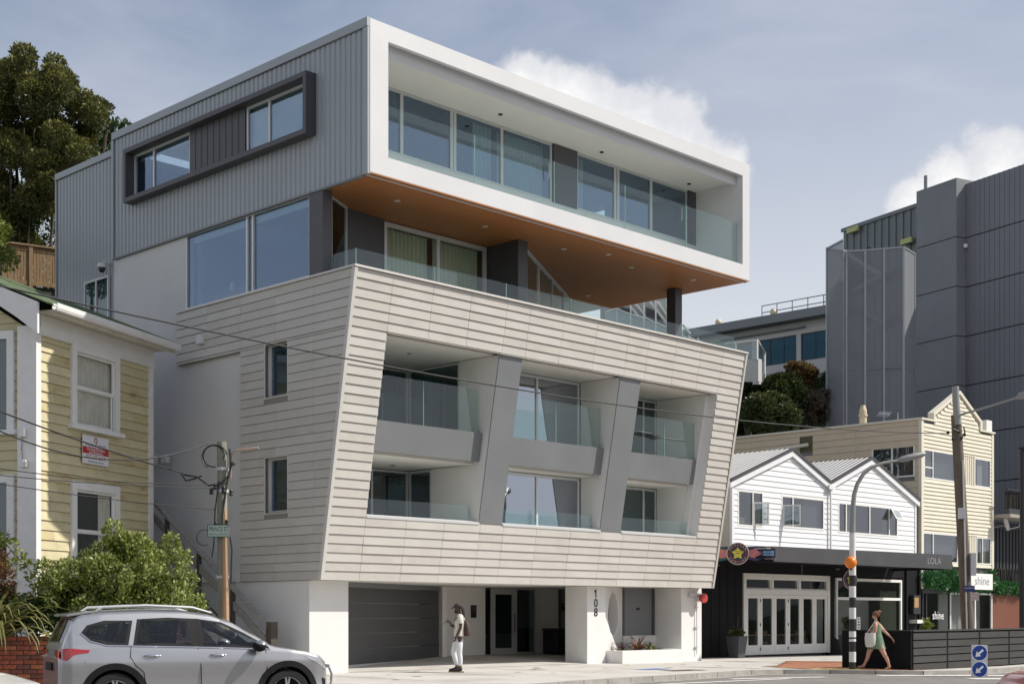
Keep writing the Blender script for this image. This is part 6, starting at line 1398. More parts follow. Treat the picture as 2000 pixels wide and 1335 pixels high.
scr(1440, 704, 1481, 700, 1481, 745, 1440, 745, 71, 70.1, mFB, 'balcony_wall', 0.3); scr(1482, 716, 1495, 735, 1495, 750, 1482, 750, 70.2, 74, mFB, 'balcony_wall', 0.3)
# white terraced flats glimpsed under the box
fl_ = thing('white_flats', 'white-framed flats with glass balustrades seen under the timber soffit by the steel column', 'flats', (0, 0, 0))
def fscr(pts, Y, m, name, th=0.06):
    p = [P3(x, y, Y) for x, y in pts]; return MB().ext(p, (0, th, 0)).build(name, m, fl_)
mFlat = mat('flats_grey_green', (0.33, 0.37, 0.36), 0.8, var=0.1, scale=0.5)
fscr([(1180, 560), (1320, 560), (1320, 700), (1180, 700)], 68, mFlat, 'wall', 3.0)
fscr([(1262, 600), (1278, 606), (1279, 628), (1262, 622)], 67.9, mDark, 'window'); fscr([(1284, 608), (1302, 628), (1302, 632), (1284, 626)], 67.9, mDark, 'window'); fscr([(1212, 598), (1232, 604), (1236, 612), (1216, 606)], 67.9, mDark, 'window')
for x in (1205, 1232, 1258, 1281, 1303): fscr([(x - 1.3, 570), (x + 1.3, 570), (x + 1.3, 690), (x - 1.3, 690)], 67.2, mWBf, 'post', 0.12)
for (x0, y0, x1, y1) in ((1228, 596, 1250, 622), (1240, 592, 1258, 616), (1268, 588, 1302, 632), (1284, 588, 1304, 622)): fscr([(x0, y0), (x0 + 4, y0), (x1 + 4, y1), (x1, y1)], 67.4, mWBf, 'stair_stringer', 0.3)
for (x0, x1, y0, y1) in ((1182, 1205, 608, 600), (1205, 1232, 602, 612), (1232, 1257, 612, 619), (1259, 1280, 617, 629), (1282, 1303, 628, 638), (1320, 1345, 652, 658), (1346, 1364, 657, 664), (1365, 1403, 664, 680)):
    fscr([(x0, y0 + 2), (x1, y1 + 2), (x1, y1 + 40), (x0, y0 + 40)], 66.5, gScr, 'glass_screen', 0.02)
    fscr([(x0, y0), (x1, y1), (x1, y1 + 2.2), (x0, y0 + 2.2)], 66.4, mWBf, 'top_rail', 0.1)
for x, y in ((1346, 655), (1364, 659), (1403, 676)): fscr([(x - 1.2, y), (x + 1.2, y), (x + 1.2, y + 40), (x - 1.2, y + 40)], 66.3, mWBf, 'post', 0.1)
fscr([(1335, 632), (1350, 650), (1348, 652), (1333, 634)], 66.6, mWBf, 'stair_stringer', 0.2)
# ---------------------------------------------------------------- trees on the slope behind the cafe
rnd = random.Random(90)
def ptree(x, y, r, Y, label, lf, n, size, seed, lf2=None, name='hillside_tree', ysq=0.85):
    c = P3(x, y, Y); R = r / FPX * Y; base = Vector((c.x, c.y, c.z - R - 2.0)); rn = random.Random(seed)
    tr = [([(0, 0, -1), (0.1, 0, 1.2), (0.2 * R, 0, 2.2 + R * 0.6)], 0.16), ([(0, 0, 0.3), (-0.3 * R, 0.1, 1.6), (-0.5 * R, 0, 2.2 + R * .5)], 0.1)]
    return tree(name, label, 'tree', tuple(base), tr, sub_lumps(rn, (0, 0, 2.0 + R), (R, R * 0.7, R * ysq), 24, R * 0.28, R * 0.5, -0.8), lf, size, seed, 'trees on the slope behind the cafe', n2=n, lf2=lf2, fill=0.3)
mGrn2 = leafmat('mid_green_leaf', (0.03, 0.062, 0.018), (0.065, 0.11, 0.03))
ptree(1475, 785, 52, 74, 'dark green tree on the slope directly beside the tilted beige facade', mLeafDk, 10400, 0.2, 91, mLeafOl)
ptree(1462, 738, 24, 76, 'small dark tree below the white balcony wall', mLeafDk, 3200, 0.2, 92)
ptree(1528, 770, 40, 72, 'mid-green leafy tree in the middle of the slope behind the cafe', mGrn2, 7200, 0.2, 93, mLeafOl)
ptree(1508, 812, 48, 70, 'dark tree low on the slope, just above the cream parapet', mLeafDk, 8400, 0.2, 94, mLeafOl)
ptree(1563, 735, 30, 78, 'russet-topped bush below the blue glass building', leafmat('russet_leaf', (0.11, 0.075, 0.03), (0.2, 0.14, 0.05)), 4400, 0.2, 95)
ptree(1580, 795, 46, 73, 'grey-brown twiggy tree beside the mesh stair tower', leafmat('grey_brown_leaf', (0.07, 0.055, 0.04), (0.12, 0.10, 0.07)), 7600, 0.2, 96)
ptree(1612, 760, 34, 80, 'very dark tree in the shade under the blue glass building', mLeafDk, 5200, 0.2, 97)
ptree(1440, 830, 40, 78, 'dark tree low against the edge of the tilted facade', mLeafDk, 5200, 0.2, 98)
# ============================================================ street furniture on the right
def bands(t, z_list, r, name_a='white_band', name_b='black_band'):
    pass
BX, BY = 9.755, 40.75; bg = ground_z(BX)
lp = thing('crossing_lamp_post', 'street lamp post banded black and white with an orange crossing beacon', 'lamp post', (BX, BY, bg))
def yz(y): return EYE + (HY - y) / FPX * BY - bg
mBand = mat('band_white', (0.72, 0.72, 0.70), 0.5, var=0.05, scale=6); mBandK = mat('band_black', (0.018, 0.018, 0.02), 0.45); mGalv = mat('lamp_post_grey', (0.30, 0.30, 0.29), 0.5, metal=0.3, var=0.06, scale=3)
zt_ = yz(1084)
MB().tube([(0, 0, -0.2), (0, 0, zt_)], 0.095, 16).build('shaft', mBandK, lp, smooth=True)
MB().tube([(0, 0, zt_ + 0.001), (0, 0, yz(1040))], 0.09, 16).build('white_shaft', mBand, lp, smooth=True)
ys = [(1040 + c / 4.77) for c in (300, 395, 495, 600, 695, 800, 915, 970, 985, 1010, 1105, 1200)]
for a, b in ((84 + 1000 - 1000 + 1000, ys[1]), (ys[2], ys[3]), (ys[4], ys[5]), (ys[6], ys[7]), (ys[8], ys[9]), (ys[10], ys[11])):
    MB().lathe([(0.098, yz(b)), (0.098, yz(a))], n=18).build('white_band', mBand, lp, smooth=True)
MB().tube([(0, 0, yz(1040) + .001), (0.02, 0, yz(985)), (0.05, 0, yz(965)), (0.14, 0.02, yz(945)), (0.32, 0.04, yz(925)), (0.55, 0.06, yz(912)), (0.9, 0.1, yz(903)), (1.4, 0.15, yz(897))], [0.085, 0.07, 0.066, 0.06, 0.055, 0.05, 0.045, 0.042], 12).build('arm', mGalv, lp, smooth=True)
ln = MB(); a, b = Vector((1.35, 0.15, yz(897))), Vector((2.15, 0.2, yz(884)))
ln.tube([a, a.lerp(b, .15), a.lerp(b, .4), a.lerp(b, .85), b], [0.05, 0.09, 0.10, 0.085, 0.04], 10); ln.build('lantern', mGalv, lp, smooth=True)
bz = yz(1098)
MB().ball((-0.08, -0.12, bz), 0.172, 18, 12).build('beacon_globe', mat('orange_beacon', (0.85, 0.22, 0.01), 0.35), lp, smooth=True)
MB().tube([(0, 0, bz - 0.19), (-0.08, -0.11, bz - 0.19), (-0.08, -0.12, bz - 0.16)], 0.03, 8).build('beacon_bracket', mBandK, lp)
# leaning timber power pole
mPwr = mat('power_pole_wood', (0.145, 0.12, 0.095), 0.9, var=0.25, scale=4, bump=0.3, bscale=14, streak=(4, 4, 0.3))
UY = 47.0
def uw(x, y): return Vector(((x - CX) / FPX * UY, 0, EYE + (HY - y) / FPX * UY))
ub = uw(1890.5, 1235); up_ = thing('power_pole', 'tall leaning timber power pole with street lamp arm in front of the cream building', 'power pole', (ub.x, UY, ground_z(ub.x)))
def ul(x, y, dy=0.0): p = uw(x, y); return Vector((p.x - ub.x, dy, p.z - ground_z(ub.x)))
MB().tube([ul(1892, 1300), ul(1890.5, 1235), ul(1880, 1040), ul(1870, 860), ul(1867, 810)], [0.21, 0.205, 0.19, 0.175, 0.165], 12).build('shaft', mPwr, up_, smooth=True)
MB().tube([ul(1869, 830, -0.1), ul(1866, 790, -0.08), ul(1864.5, 755, -0.08)], [0.12, 0.12, 0.115], 10).build('steel_extension', mGalv, up_, smooth=True)
MB().tube([ul(1868, 812, -0.12), ul(1905, 803, -0.6), ul(1945, 792, -1.2), ul(1962, 787, -1.5)], 0.035, 8).build('lamp_arm', mGalv, up_, smooth=True)
a, b = ul(1955, 789, -1.4), ul(2012, 772, -2.2); MB().tube([a, a.lerp(b, .1), a.lerp(b, .3), a.lerp(b, .8), b], [0.05, 0.1, 0.12, 0.10, 0.05], 10).build('lantern', mGalv, up_, smooth=True)
MB().ball(tuple(ul(1962, 784, -1.45)), 0.07, 8, 6).build('light_sensor', mAlu, up_)
it = MB().tube([ul(1858, 839, -0.2), ul(1872, 845, -0.2)], 0.03, 6); it.build('insulator_arm', mBlk, up_)
for x, y in ((1848, 846), (1858, 858), (1880, 850)): MB().ball(tuple(ul(x, y, -0.2)), 0.06, 8, 6).build('insulator', mBlk, up_)
MB().tube([ul(1873, 860, -0.2), ul(1880, 845, -0.25), ul(1878, 835, -0.22)], 0.025, 6).build('cable', mBlk, up_, smooth=True)
MB().tube([ul(1877, 900, -0.2), ul(1880, 1040, -0.22), ul(1884, 1235, -0.24)], 0.03, 6).build('cable_duct', mAlu, up_, smooth=True)
p = ul(1874, 1003, -0.25); MB().box(p.x - 0.12, p.x + 0.12, -0.32, -0.2, p.z - 0.18, p.z + 0.18).build('meter_box', mAlu, up_, bevel=0.01)
p = ul(1896, 1100, -0.2); MB().box(p.x - 0.09, p.x + 0.09, -0.3, -0.12, p.z - 0.4, p.z + 0.35).build('cable_cover', mAlu, up_, bevel=0.02)
# plates on the power pole
mBlu = mat('plate_blue', (0.02, 0.04, 0.17), 0.5); mPkW = mat('parking_plate', (0.68, 0.62, 0.60), 0.5)
p = uw(1888, 1149); bs = thing('blue_street_sign', 'small dark blue street plate on the leaning power pole', 'street sign', (p.x, UY - 0.3, p.z))
MB().box(-0.17, 0.17, -0.008, 0.008, -0.1, 0.1).build('plate', mBlu, bs); text('MAJORIBANKS', 0.05, mInkW, bs, (0, -0.0095, 0.02), (1, 0, 0), (0, 0, 1), 0.001); MB().box(-0.02, 0.02, 0.009, 0.1, -0.03, 0.03).build('bracket', mAlu, bs)
p = uw(1898.5, 1164); ps = thing('parking_sign', 'pale parking restriction plate below the blue plate on the power pole', 'parking sign', (p.x, UY - 0.3, p.z))
MB().box(-0.115, 0.115, -0.008, 0.008, -0.13, 0.13).build('plate', mPkW, ps, bevel=0.004); text('P', 0.13, mInkR, ps, (-0.06, -0.0125, 0.06), (1, 0, 0), (0, 0, 1), 0.001); text('At All', 0.05, mInkR, ps, (0.045, -0.0125, 0.075), (1, 0, 0), (0, 0, 1), 0.001); text('Times', 0.05, mInkR, ps, (0.045, -0.0125, 0.035), (1, 0, 0), (0, 0, 1), 0.001); text('RESIDENTS', 0.04, mInkR, ps, (0, -0.0125, -0.03), (1, 0, 0), (0, 0, 1), 0.001); text('EXCEPTED', 0.04, mInkR, ps, (0, -0.0125, -0.08), (1, 0, 0), (0, 0, 1), 0.001)
MB().box(-0.02, 0.02, 0.009, 0.1, -0.03, 0.03).build('bracket', mAlu, ps)
# wide horizontal-board fence round the outdoor seating
mFen = mat('charcoal_fence_board', (0.06, 0.058, 0.056), 0.7, spec=0.25, var=0.12, scale=2, streak=(0.5, 4, 4), bump=0.08, bscale=20)
FF = Fr(11.5, 40.85, 49.0, 0)
fen = thing('board_fence', 'charcoal fence of wide horizontal boards screening the cafe seating', 'fence', (FF.o[0], FF.o[1], ground_z(13) - 0.02), FF.ang)
FH = 1.16
for k in range(5):
    s0, s1 = 0.03 + k * 2.35, 0.03 + (k + 1) * 2.35 - 0.12
    for j in range(5): 
        z0 = 0.02 + j * 0.222; MB().box(s0, s1, -0.02, 0.02, z0, z0 + 0.187).build('board', mFen, fen)
    MB().box(s1 + 0.0, s1 + 0.12, -0.01, 0.1, -0.1, FH - 0.02).build('post', mBlkW, fen)
MB().box(-0.03, 12, -0.05, 0.1, FH - 0.015, FH + 0.03).build('top_cap', mFen, fen); MB().box(0, 12, 0.03, 0.05, -0.1, FH - 0.02).build('backing', mBlkW, fen)
FL = math.radians(90 + 45.6 - FF.ang * 180 / math.pi)
dL = Vector((math.cos(FL), math.sin(FL), 0)); 
MB().obox(Vector((-0.03, 0, -0.1)), dL * 2.25, Vector((-dL.y, dL.x, 0)) * 0.06, Vector((0, 0, FH + 0.1))).build('end_panel', mBlkW, fen)
MB().obox(Vector((-0.03, 0, FH + 0.001)) - Vector((-dL.y, dL.x, 0)) * 0.02, dL * 2.27, Vector((-dL.y, dL.x, 0)) * 0.1, Vector((0, 0, 0.03))).build('top_cap', mFen, fen)
# keep-left discs on a post in the road
KX, KY = 12.95, 39.4
kl_blue = mat('keep_left_blue', (0.005, 0.045, 0.29), 0.4)
kp = thing('keep_left_signs', 'two round blue keep-left arrow signs, one above the other on a grey backing', 'road sign', (KX, KY, ground_z(KX) - KH))
zc1, zc2 = EYE + (HY - 1274) / FPX * KY - (ground_z(KX) - KH), EYE + (HY - 1306) / FPX * KY - (ground_z(KX) - KH)
MB().box(-0.225, 0.225, 0.0, 0.02, zc2 - 0.2, zc1 + 0.22).build('backing', mAlu, kp, bevel=0.004); MB().tube([(0, 0.06, -0.1), (0, 0.06, zc1)], 0.03, 8).build('post', mAlu, kp)
for z in (zc1, zc2):
    rim = MB().lathe([(0.225, -0.012), (0.225, -0.0005)], (0, 0, z), 'y', 32).build('sign_disc', mInkW, kp)
    MB().lathe([(0.205, -0.016), (0.205, -0.0125)], (0, 0, z), 'y', 32).build('blue_face', kl_blue, rim)
    c, s_ = math.cos(math.radians(222)), math.sin(math.radians(222))
    def R_(u, v): return (u * c - v * s_, -0.019, z + u * s_ + v * c)
    MB().ext([R_(-0.13, -0.03), R_(0.03, -0.03), R_(0.03, -0.09), R_(0.16, 0), R_(0.03, 0.09), R_(0.03, 0.03), R_(-0.13, 0.03)], (0, 0.0025, 0)).build('arrow', mInkW, rim)
# planters by the cafe
mPot = mat('slate_pot', (0.065, 0.068, 0.078), 0.6, var=0.08, scale=5)
def pot(name, label, loc, h, w0, w1, seed, twig=True, m=mLeafOl, sz=0.1, n=350, hh=0.2):
    t = thing(name, label, 'planter', loc, M.ang, 'slate planters beside the cafe doors')
    b = MB(); b.add([(-w0, -w0, 0), (w0, -w0, 0), (w0, w0, 0), (-w0, w0, 0), (-w1, -w1, h), (w1, -w1, h), (w1, w1, h), (-w1, w1, h)], [(3, 2, 1, 0), (4, 5, 6, 7), (0, 1, 5, 4), (1, 2, 6, 5), (2, 3, 7, 6), (3, 0, 4, 7)]); b.build('pot', mPot, t, bevel=0.015)
    rn = random.Random(seed); leafy(t, 'foliage', m, [((rn.uniform(-.12, .12), rn.uniform(-.1, .1), h + rn.uniform(0.02, hh)), (0.16, 0.14, 0.12)) for _ in range(8)], n, sz, seed, 0.4)
    if twig: MB().tube([(0, 0, h - 0.1), (0.03, 0, h + 0.3), (0.12, 0, h + 0.72)], [0.015, 0.012, 0.006], 6).build('stake', mBark, t)
    return t
q = M.l2w(18.95, 1.35); pot('slate_planter', 'tall slate planter with low green plant left of the white bifold doors', (q.x, q.y, ground_z(q.x)), 0.78, 0.2, 0.28, 1)
q = M.l2w(26.45, 1.3); pot('slate_planter', 'tall slate planter with a bushy shrub right of the white bifold doors', (q.x, q.y, ground_z(q.x)), 0.8, 0.22, 0.32, 2, False, mLeafOl, 0.12, 900, 0.75)
wb = thing('menu_stake', 'white scribbled notice standing in the right-hand slate planter', 'notice', M.l2w(26.6, 0.98, 0.75), M.ang)
MB().box(-0.13, 0.13, -0.01, 0.01, 0.0, 0.62).build('board', mBand, wb)
for i, w in enumerate((0.16, 0.12, 0.18, 0.14, 0.1)): MB().box(-w / 2, w / 2, -0.012, -0.0101, 0.08 + i * 0.11, 0.13 + i * 0.11).build('scribble', mBlk, wb)
q = M.l2w(32.0, 0.9); sh_ = pot('slate_planter', 'planter with yellow-green shrub by the black wall behind the board fence', (q.x, q.y, ground_z(q.x)), 0.6, 0.22, 0.3, 3, False, mLeafBush, 0.12, 700, 0.85)
# cafe tables and chairs behind the glass
mChair = mat('cafe_chair_wood', (0.38, 0.23, 0.09), 0.55, var=0.15, scale=4)
def chair(loc, rz, label):
    t = thing('cafe_chair', label, 'chair', loc, rz, 'wooden chairs inside the cafe')
    MB().box(-0.2, 0.2, -0.2, 0.2, 0.43, 0.46).build('seat', mChair, t, bevel=0.008)
    for x in (-0.18, 0.18):
        for y in (-0.18, 0.18): MB().box(x - 0.018, x + 0.018, y - 0.018, y + 0.018, 0, 0.43).build('leg', mChair, t)
    k = MB(); k.box(-0.2, -0.165, 0.165, 0.2, 0.46, 0.9); k.box(0.165, 0.2, 0.165, 0.2, 0.46, 0.9); k.box(-0.165, 0.165, 0.17, 0.195, 0.72, 0.88); k.build('backrest', mChair, t)
    return t
fz = -0.06
c0 = chair(M.l2w(20.75, 2.75, fz), M.ang + 1.9, 'wooden cafe chair behind the leftmost bifold door pane')
for (s, d, a, l) in ((22.9, 3.0, 0.3, 'wooden cafe chair behind the third bifold door pane'), (23.7, 3.6, 3.4, 'wooden cafe chair on the far side of the cafe table'), (25.3, 2.9, -1.4, 'wooden cafe chair behind the rightmost bifold door pane')): dup(c0, M.l2w(s, d, fz), M.ang + a, l)
tb = thing('cafe_table', 'long cafe table behind the bifold doors', 'table', M.l2w(23.2, 3.3, fz), M.ang)
MB().box(-2.2, 2.2, -0.35, 0.35, 0.72, 0.76).build('tabletop', mChair, tb, bevel=0.006)
for x in (-2.0, 2.0):
    for y in (-0.28, 0.28): MB().box(x - 0.03, x + 0.03, y - 0.03, y + 0.03, 0, 0.72).build('leg', mBlk, tb)
for (s, d, a, l) in ((22.0, 3.3, 0.2, 'upturned chair standing on the left end of the cafe table'),):
    c = dup(c0, M.l2w(s, d, fz + 0.76 + 0.46), M.ang + a, l); c.rotation_euler = (math.pi, 0, M.ang + a)
bag = thing('blue_bag', 'bright blue bag on the floor behind the bifold doors', 'bag', M.l2w(24.3, 2.7, fz), M.ang)
k = MB(); k.lathe([(0.30, 0), (0.42, 0.12), (0.38, 0.32), (0.2, 0.48), (0.08, 0.52)], n=14); k.build('sack', mat('blue_bag', (0.02, 0.03, 0.25), 0.6), bag, smooth=True)
# letter box stack and outdoor counter by the black wall
cb = thing('wall_cabinet', 'dark wall cabinet with a wooden door on the black wall right of the cafe window', 'cabinet', M.l2w(32.75, 1.9, 1.05), M.ang)
MB().box(-0.3, 0.3, -0.12, 0.09, 0.45, 1.25).build('case', mBlk, cb); MB().box(-0.26, 0.1, -0.135, -0.121, 0.72, 1.15).build('door', mChair, cb); MB().box(-0.32, 0.32, -0.3, 0.09, 0.05, 0.2).build('shelf', mWBf, cb)
# bin at the entrance
bn = thing('black_bin', 'black rectangular bin by the apartment entrance', 'bin', M.l2w(12.2, 3.7, 0.17), M.ang)
MB().box(-0.52, 0.52, -0.35, 0.35, 0, 0.78).build('body', mat('black_plastic', (0.008, 0.008, 0.009), 0.5), bn, bevel=0.02); MB().box(-0.55, 0.55, -0.38, 0.38, 0.781, 0.85).build('lid', MATS['black_plastic'], bn, bevel=0.02); MB().box(-0.3, 0.3, -0.365, -0.351, 0.62, 0.68).build('handle', MATS['black_plastic'], bn)
# planter plants
for i, (s, d, nm, lb, n, L, w, m, up) in enumerate(((11.2, 0.2, 'purple_flax', 'purple-leaved flax in the white planter, left of the bronze one', 26, 0.62, 0.05, mPurp, 1.0), (12.15, 0.35, 'bronze_flax', 'bronze-leaved flax in the middle of the white planter', 34, 0.85, 0.045, mRedS, 1.1), (13.0, 0.45, 'green_yucca', 'spiky green yucca at the right end of the white planter', 26, 0.5, 0.05, mLeafDk, 1.0), (12.6, 0.1, 'yellow_grass', 'tuft of yellow-green grass between bronze flax and yucca', 60, 0.35, 0.015, mLeafBush, 0.9), (10.75, -0.2, 'yellow_grass', 'low yellow-green grass tuft at the left end of the white planter', 60, 0.3, 0.015, mLeafBush, 0.8))):
    strap_plant(nm, lb, M.l2w(s, d, 0.28), n, L, w, m, 300 + i, 0.7, 'plants in the white planter', 'plant', up)
# ------------------------------------------------------------ overhead wires
mCab = mat('wire_black', (0.012, 0.012, 0.014), 0.6)
def wire(label, a, b, sag, r, n=24):
    a, b = Vector(a), Vector(b); p = []
    for i in range(n + 1):
        t = i / n; q = a.lerp(b, t); q.z -= sag * 4 * t * (1 - t); p.append(q)
    o = MB().tube(p, r, 5).build('overhead_wire', mCab, None, smooth=True); return tag(o, label, 'wire')
pt = P3(437, 867, 29.0)
far = P3(1848, 846, 46.8)
wire('long sagging wire crossing in front of the tilted beige facade', P3(-60, 545, 21.5), far, 0.55, 0.016)
wire('upper black service wire from the street-name pole to the left edge', P3(-60, 780, 24), (PX - 0.6, PY - 0.12, 4.30), 0.06, 0.016)
wire('black service wire from the pole top leading left past the yellow house', P3(-60, 812, 23.5), (PX - 0.25, PY - 0.12, 4.97), 0.52, 0.014)
wire('thin wire just above the lower window of the yellow house', P3(-60, 905, 24), (PX - 0.15, PY - 0.1, 4.13), 0.10, 0.009)
wire('thin wire crossing the lower window head of the yellow house', P3(-60, 921, 24), (PX - 0.15, PY - 0.1, 4.06), 0.06, 0.009)
wire('lowest thin wire from the street-name pole to the left edge', P3(-60, 935, 24), (PX - 0.13, PY - 0.1, 3.62), 0.05, 0.009)
# ============================================================ cars
mTyre = mat('tyre_rubber', (0.018, 0.018, 0.019), 0.8); mRim = mat('alloy_rim', (0.55, 0.56, 0.58), 0.3, metal=0.8); mTrimK = mat('black_trim', (0.015, 0.015, 0.016), 0.65, spec=0.2)
gCar = glass('car_window', (0.80, 0.84, 0.82), 0.02, 0.9); gPriv = glass('privacy_glass', (0.42, 0.43, 0.44), 0.02, 0.9); mTail = mat('tail_lamp', (0.38, 0.015, 0.02), 0.12, coat=1.0); mHead = mat('head_lamp', (0.5, 0.52, 0.55), 0.08, metal=0.4, coat=1.0); mChr = mat('chrome', (0.75, 0.76, 0.78), 0.12, metal=1.0)
def interp(tab, x):
    if x <= tab[0][0]: return tab[0][1]
    for (a, b), (c, d) in zip(tab[:-1], tab[1:]):
        if x <= c:
            t = (x - a) / (c - a); t = t * t * (3 - 2 * t) * 0.35 + t * 0.65; return b + (d - b) * t
    return tab[-1][1]
TOP = [(0.0, 0.93), (0.06, 1.06), (0.22, 1.30), (0.40, 1.53), (0.55, 1.595), (0.9, 1.635), (1.5, 1.66), (2.0, 1.655), (2.4, 1.61), (2.75, 1.50), (3.1, 1.30), (3.42, 1.105), (3.6, 1.07), (3.9, 1.02), (4.2, 0.945), (4.4, 0.85), (4.5, 0.72), (4.57, 0.58)]
BELT = [(0, 0.90), (0.06, 1.03), (0.3, 1.10), (0.8, 1.10), (1.6, 1.075), (2.6, 1.045), (3.3, 1.02), (3.6, 1.0), (3.9, 0.96), (4.2, 0.885), (4.4, 0.79), (4.5, 0.66), (4.57, 0.54)]
WID = [(0, 0.70), (0.08, 0.82), (0.3, 0.885), (0.8, 0.915), (1.6, 0.92), (3.0, 0.92), (3.7, 0.915), (4.1, 0.875), (4.35, 0.78), (4.5, 0.63), (4.57, 0.50)]
SZ = [(0.2, 0.93), (0.40, 0.985), (0.50, 0.972), (0.60, 0.968), (0.72, 0.985), (0.86, 1.0), (0.93, 0.985), (1.0, 0.968), (1.1, 0.945)]
AX = (0.98, 3.64); RA = 0.425; WZ = 0.36
def side_y(x, z):
    w = interp(WID, x); zb, zt = interp(BELT, x), interp(TOP, x)
    if z <= zb: return w * interp(SZ, z)
    yb = w * interp(SZ, zb); return yb - 0.40 * (z - zb) - 0.25 * max(0, z - zb - 0.25) ** 2
WPOLY = [[(0.50, 1.30), (0.62, 1.19), (0.85, 1.135), (1.18, 1.125), (1.27, 1.49), (0.85, 1.49), (0.60, 1.42)], [(1.25, 1.12), (2.17, 1.09), (2.13, 1.52), (1.8, 1.535), (1.34, 1.51)], [(2.26, 1.09), (3.22, 1.055), (3.30, 1.10), (2.95, 1.30), (2.62, 1.46), (2.26, 1.515)]]
mSeat = mat('dark_seat_cloth', (0.03, 0.03, 0.032), 0.9)
def make_car(name, label, cat, paint, loc, rz, sc=1.0, bull=False, group=None):
    t = thing(name, label, cat, loc, rz, group); S = Vector((2.3, 0, 0))
    def fx(x):          # short overhangs fore and aft of the axles
        if x < 0.46: return 0.46 - (0.46 - x) * 0.58
        if x > 4.16: return 4.16 + (x - 4.16) * 0.62
        return x
    def fin(b, nm, m, par=t, **k):
        b.v = [((fx(x) - 2.3) * sc, y * sc, z * sc) for x, y, z in b.v]; return b.build(nm, m, par, **k)
    xs = sorted(set([i * 4.57 / 130 for i in range(131)] + [a + RA * math.cos(math.pi * k / 14) for a in AX for k in range(15)] + [a + s * (RA + 0.002) for a in AX for s in (-1, 1)]))
    xs = [x for x in xs if 0 <= x <= 4.57]
    def zlow(x):
        base = 0.27 + (0.10 * max(0, (0.35 - x) / 0.35)) + 0.06 * max(0, (x - 4.2) / 0.37)
        for a in AX:
            if abs(x - a) <= RA: base = max(base, WZ + math.sqrt(max(0, RA * RA - (x - a) ** 2)))
        return base
    rows = []
    for x in xs:
        zb, zt, zl = interp(BELT, x), interp(TOP, x), zlow(x); zb = max(zb, zl + 0.03); zt = max(zt, zb + 0.01); r = []
        for f in (0, .1, .22, .36, .5, .64, .78, .9, 1.0):
            z = zl + (zb - zl) * f; r.append((x, side_y(x, z), z))
        ge = zt - min(0.05, (zt - zb) * 0.4)
        for f in (.08, .16, .25, .34, .43, .52, .61, .7, .79, .87, .94, 1.0):
            z = zb + (ge - zb) * f; r.append((x, max(0.2, side_y(x, z)), z))
        ye = r[-1][1]; r += [(x, ye * 0.93, ge + (zt - ge) * .5), (x, ye * 0.8, ge + (zt - ge) * .78), (x, ye * 0.45, zt), (x, 0, zt + 0.012)]
        rows.append(r + [(x, -y, z) for (x, y, z) in reversed(r[:-1])])
    b = MB(); b.grid(rows)
    for e in (0, len(rows) - 1): b.poly(rows[e])
    # cut the window openings; the rim of each stays black like the printed border of real glass
    def inside(P, x, z):
        c = False
        for (x0, z0), (x1, z1) in zip(P, P[1:] + P[:1]):
            if (z0 > z) != (z1 > z) and x < (x1 - x0) * (z - z0) / (z1 - z0) + x0: c = not c
        return c
    keep, mi = [], []
    for f in b.f:
        q = [b.v[i] for i in f]; full = part = False
        if len(f) == 4 and max(abs(p[1]) for p in q) > 0.3:
            for P in WPOLY:
                k = sum(inside(P, p[0], p[2]) for p in q)
                if k == 4 and min(abs(p[1]) for p in q) > 0.3: full = True
                elif k: part = True
        if len(f) == 4:
            for (xa, za, xb, zb_, ka) in ((2.70, 1.53, 3.40, 1.12, 0.60), (0.14, 1.18, 0.40, 1.53, 0.58)):
                if all(min(xa, xb) < p[0] < max(xa, xb) and abs(p[1]) < ka and p[2] > interp(BELT, p[0]) + 0.02 for p in q): full = True
        if full: continue
        keep.append(f); mi.append(0)
    b.f = keep
    bo = fin(b, 'body', [paint, mTrimK], smooth=True, ang=38, fix=False); bo.data.polygons.foreach_set('material_index', mi)
    for y in (-0.38, 0.38):
        k = MB(); k.box(1.95, 2.45, y - 0.24, y + 0.24, 0.5, 0.78); k.ext([(1.95, y - 0.22, 0.78), (2.12, y - 0.22, 0.78), (1.92, y - 0.2, 1.25), (1.80, y - 0.2, 1.25)], (0, 0.44, 0)); k.box(1.78, 1.90, y - 0.13, y + 0.13, 1.27, 1.42); fin(k, 'seat', mSeat, bevel=0.03)
    k = MB(); k.box(0.95, 1.45, -0.62, 0.62, 0.5, 0.78); k.ext([(0.92, -0.62, 0.78), (1.08, -0.62, 0.78), (0.9, -0.6, 1.22), (0.78, -0.6, 1.22)], (0, 1.22, 0)); fin(k, 'rear_seat', mSeat, bevel=0.03)
    k = MB(); k.box(2.85, 3.35, -0.68, 0.68, 0.7, 1.02); fin(k, 'dashboard', mTrimK, bevel=0.04)
    k = MB(); k.tube([(2.68 + 0.06 * math.sin(w), -0.38 + 0.18 * math.cos(w), 0.98 + 0.17 * math.sin(w)) for w in [i * math.pi / 10 for i in range(21)]], 0.016, 6); fin(k, 'steering_wheel', mTrimK)
    k = MB(); k.box(0.3, 3.3, -0.74, 0.74, 0.44, 0.49); fin(k, 'cabin_floor', mTrimK)
    def patch(pts, off, sgn, nm, m, par=t, n=1):
        """thin plate laid on the side surface: (x, z) outline"""
        b = MB(); c = (sum(p[0] for p in pts) / len(pts), sum(p[1] for p in pts) / len(pts)); P = []
        for (p, q) in zip(pts, pts[1:] + pts[:1]):
            for i in range(6): P.append((p[0] + (q[0] - p[0]) * i / 6, p[1] + (q[1] - p[1]) * i / 6))
        rings = [[(c[0] + (p[0] - c[0]) * k, c[1] + (p[1] - c[1]) * k) for p in P] for k in (1.0, 0.75, 0.5, 0.25)]
        N = len(P); vs = []
        for rg in rings: vs += [(x, sgn * (side_y(x, z) + off), z) for x, z in rg]
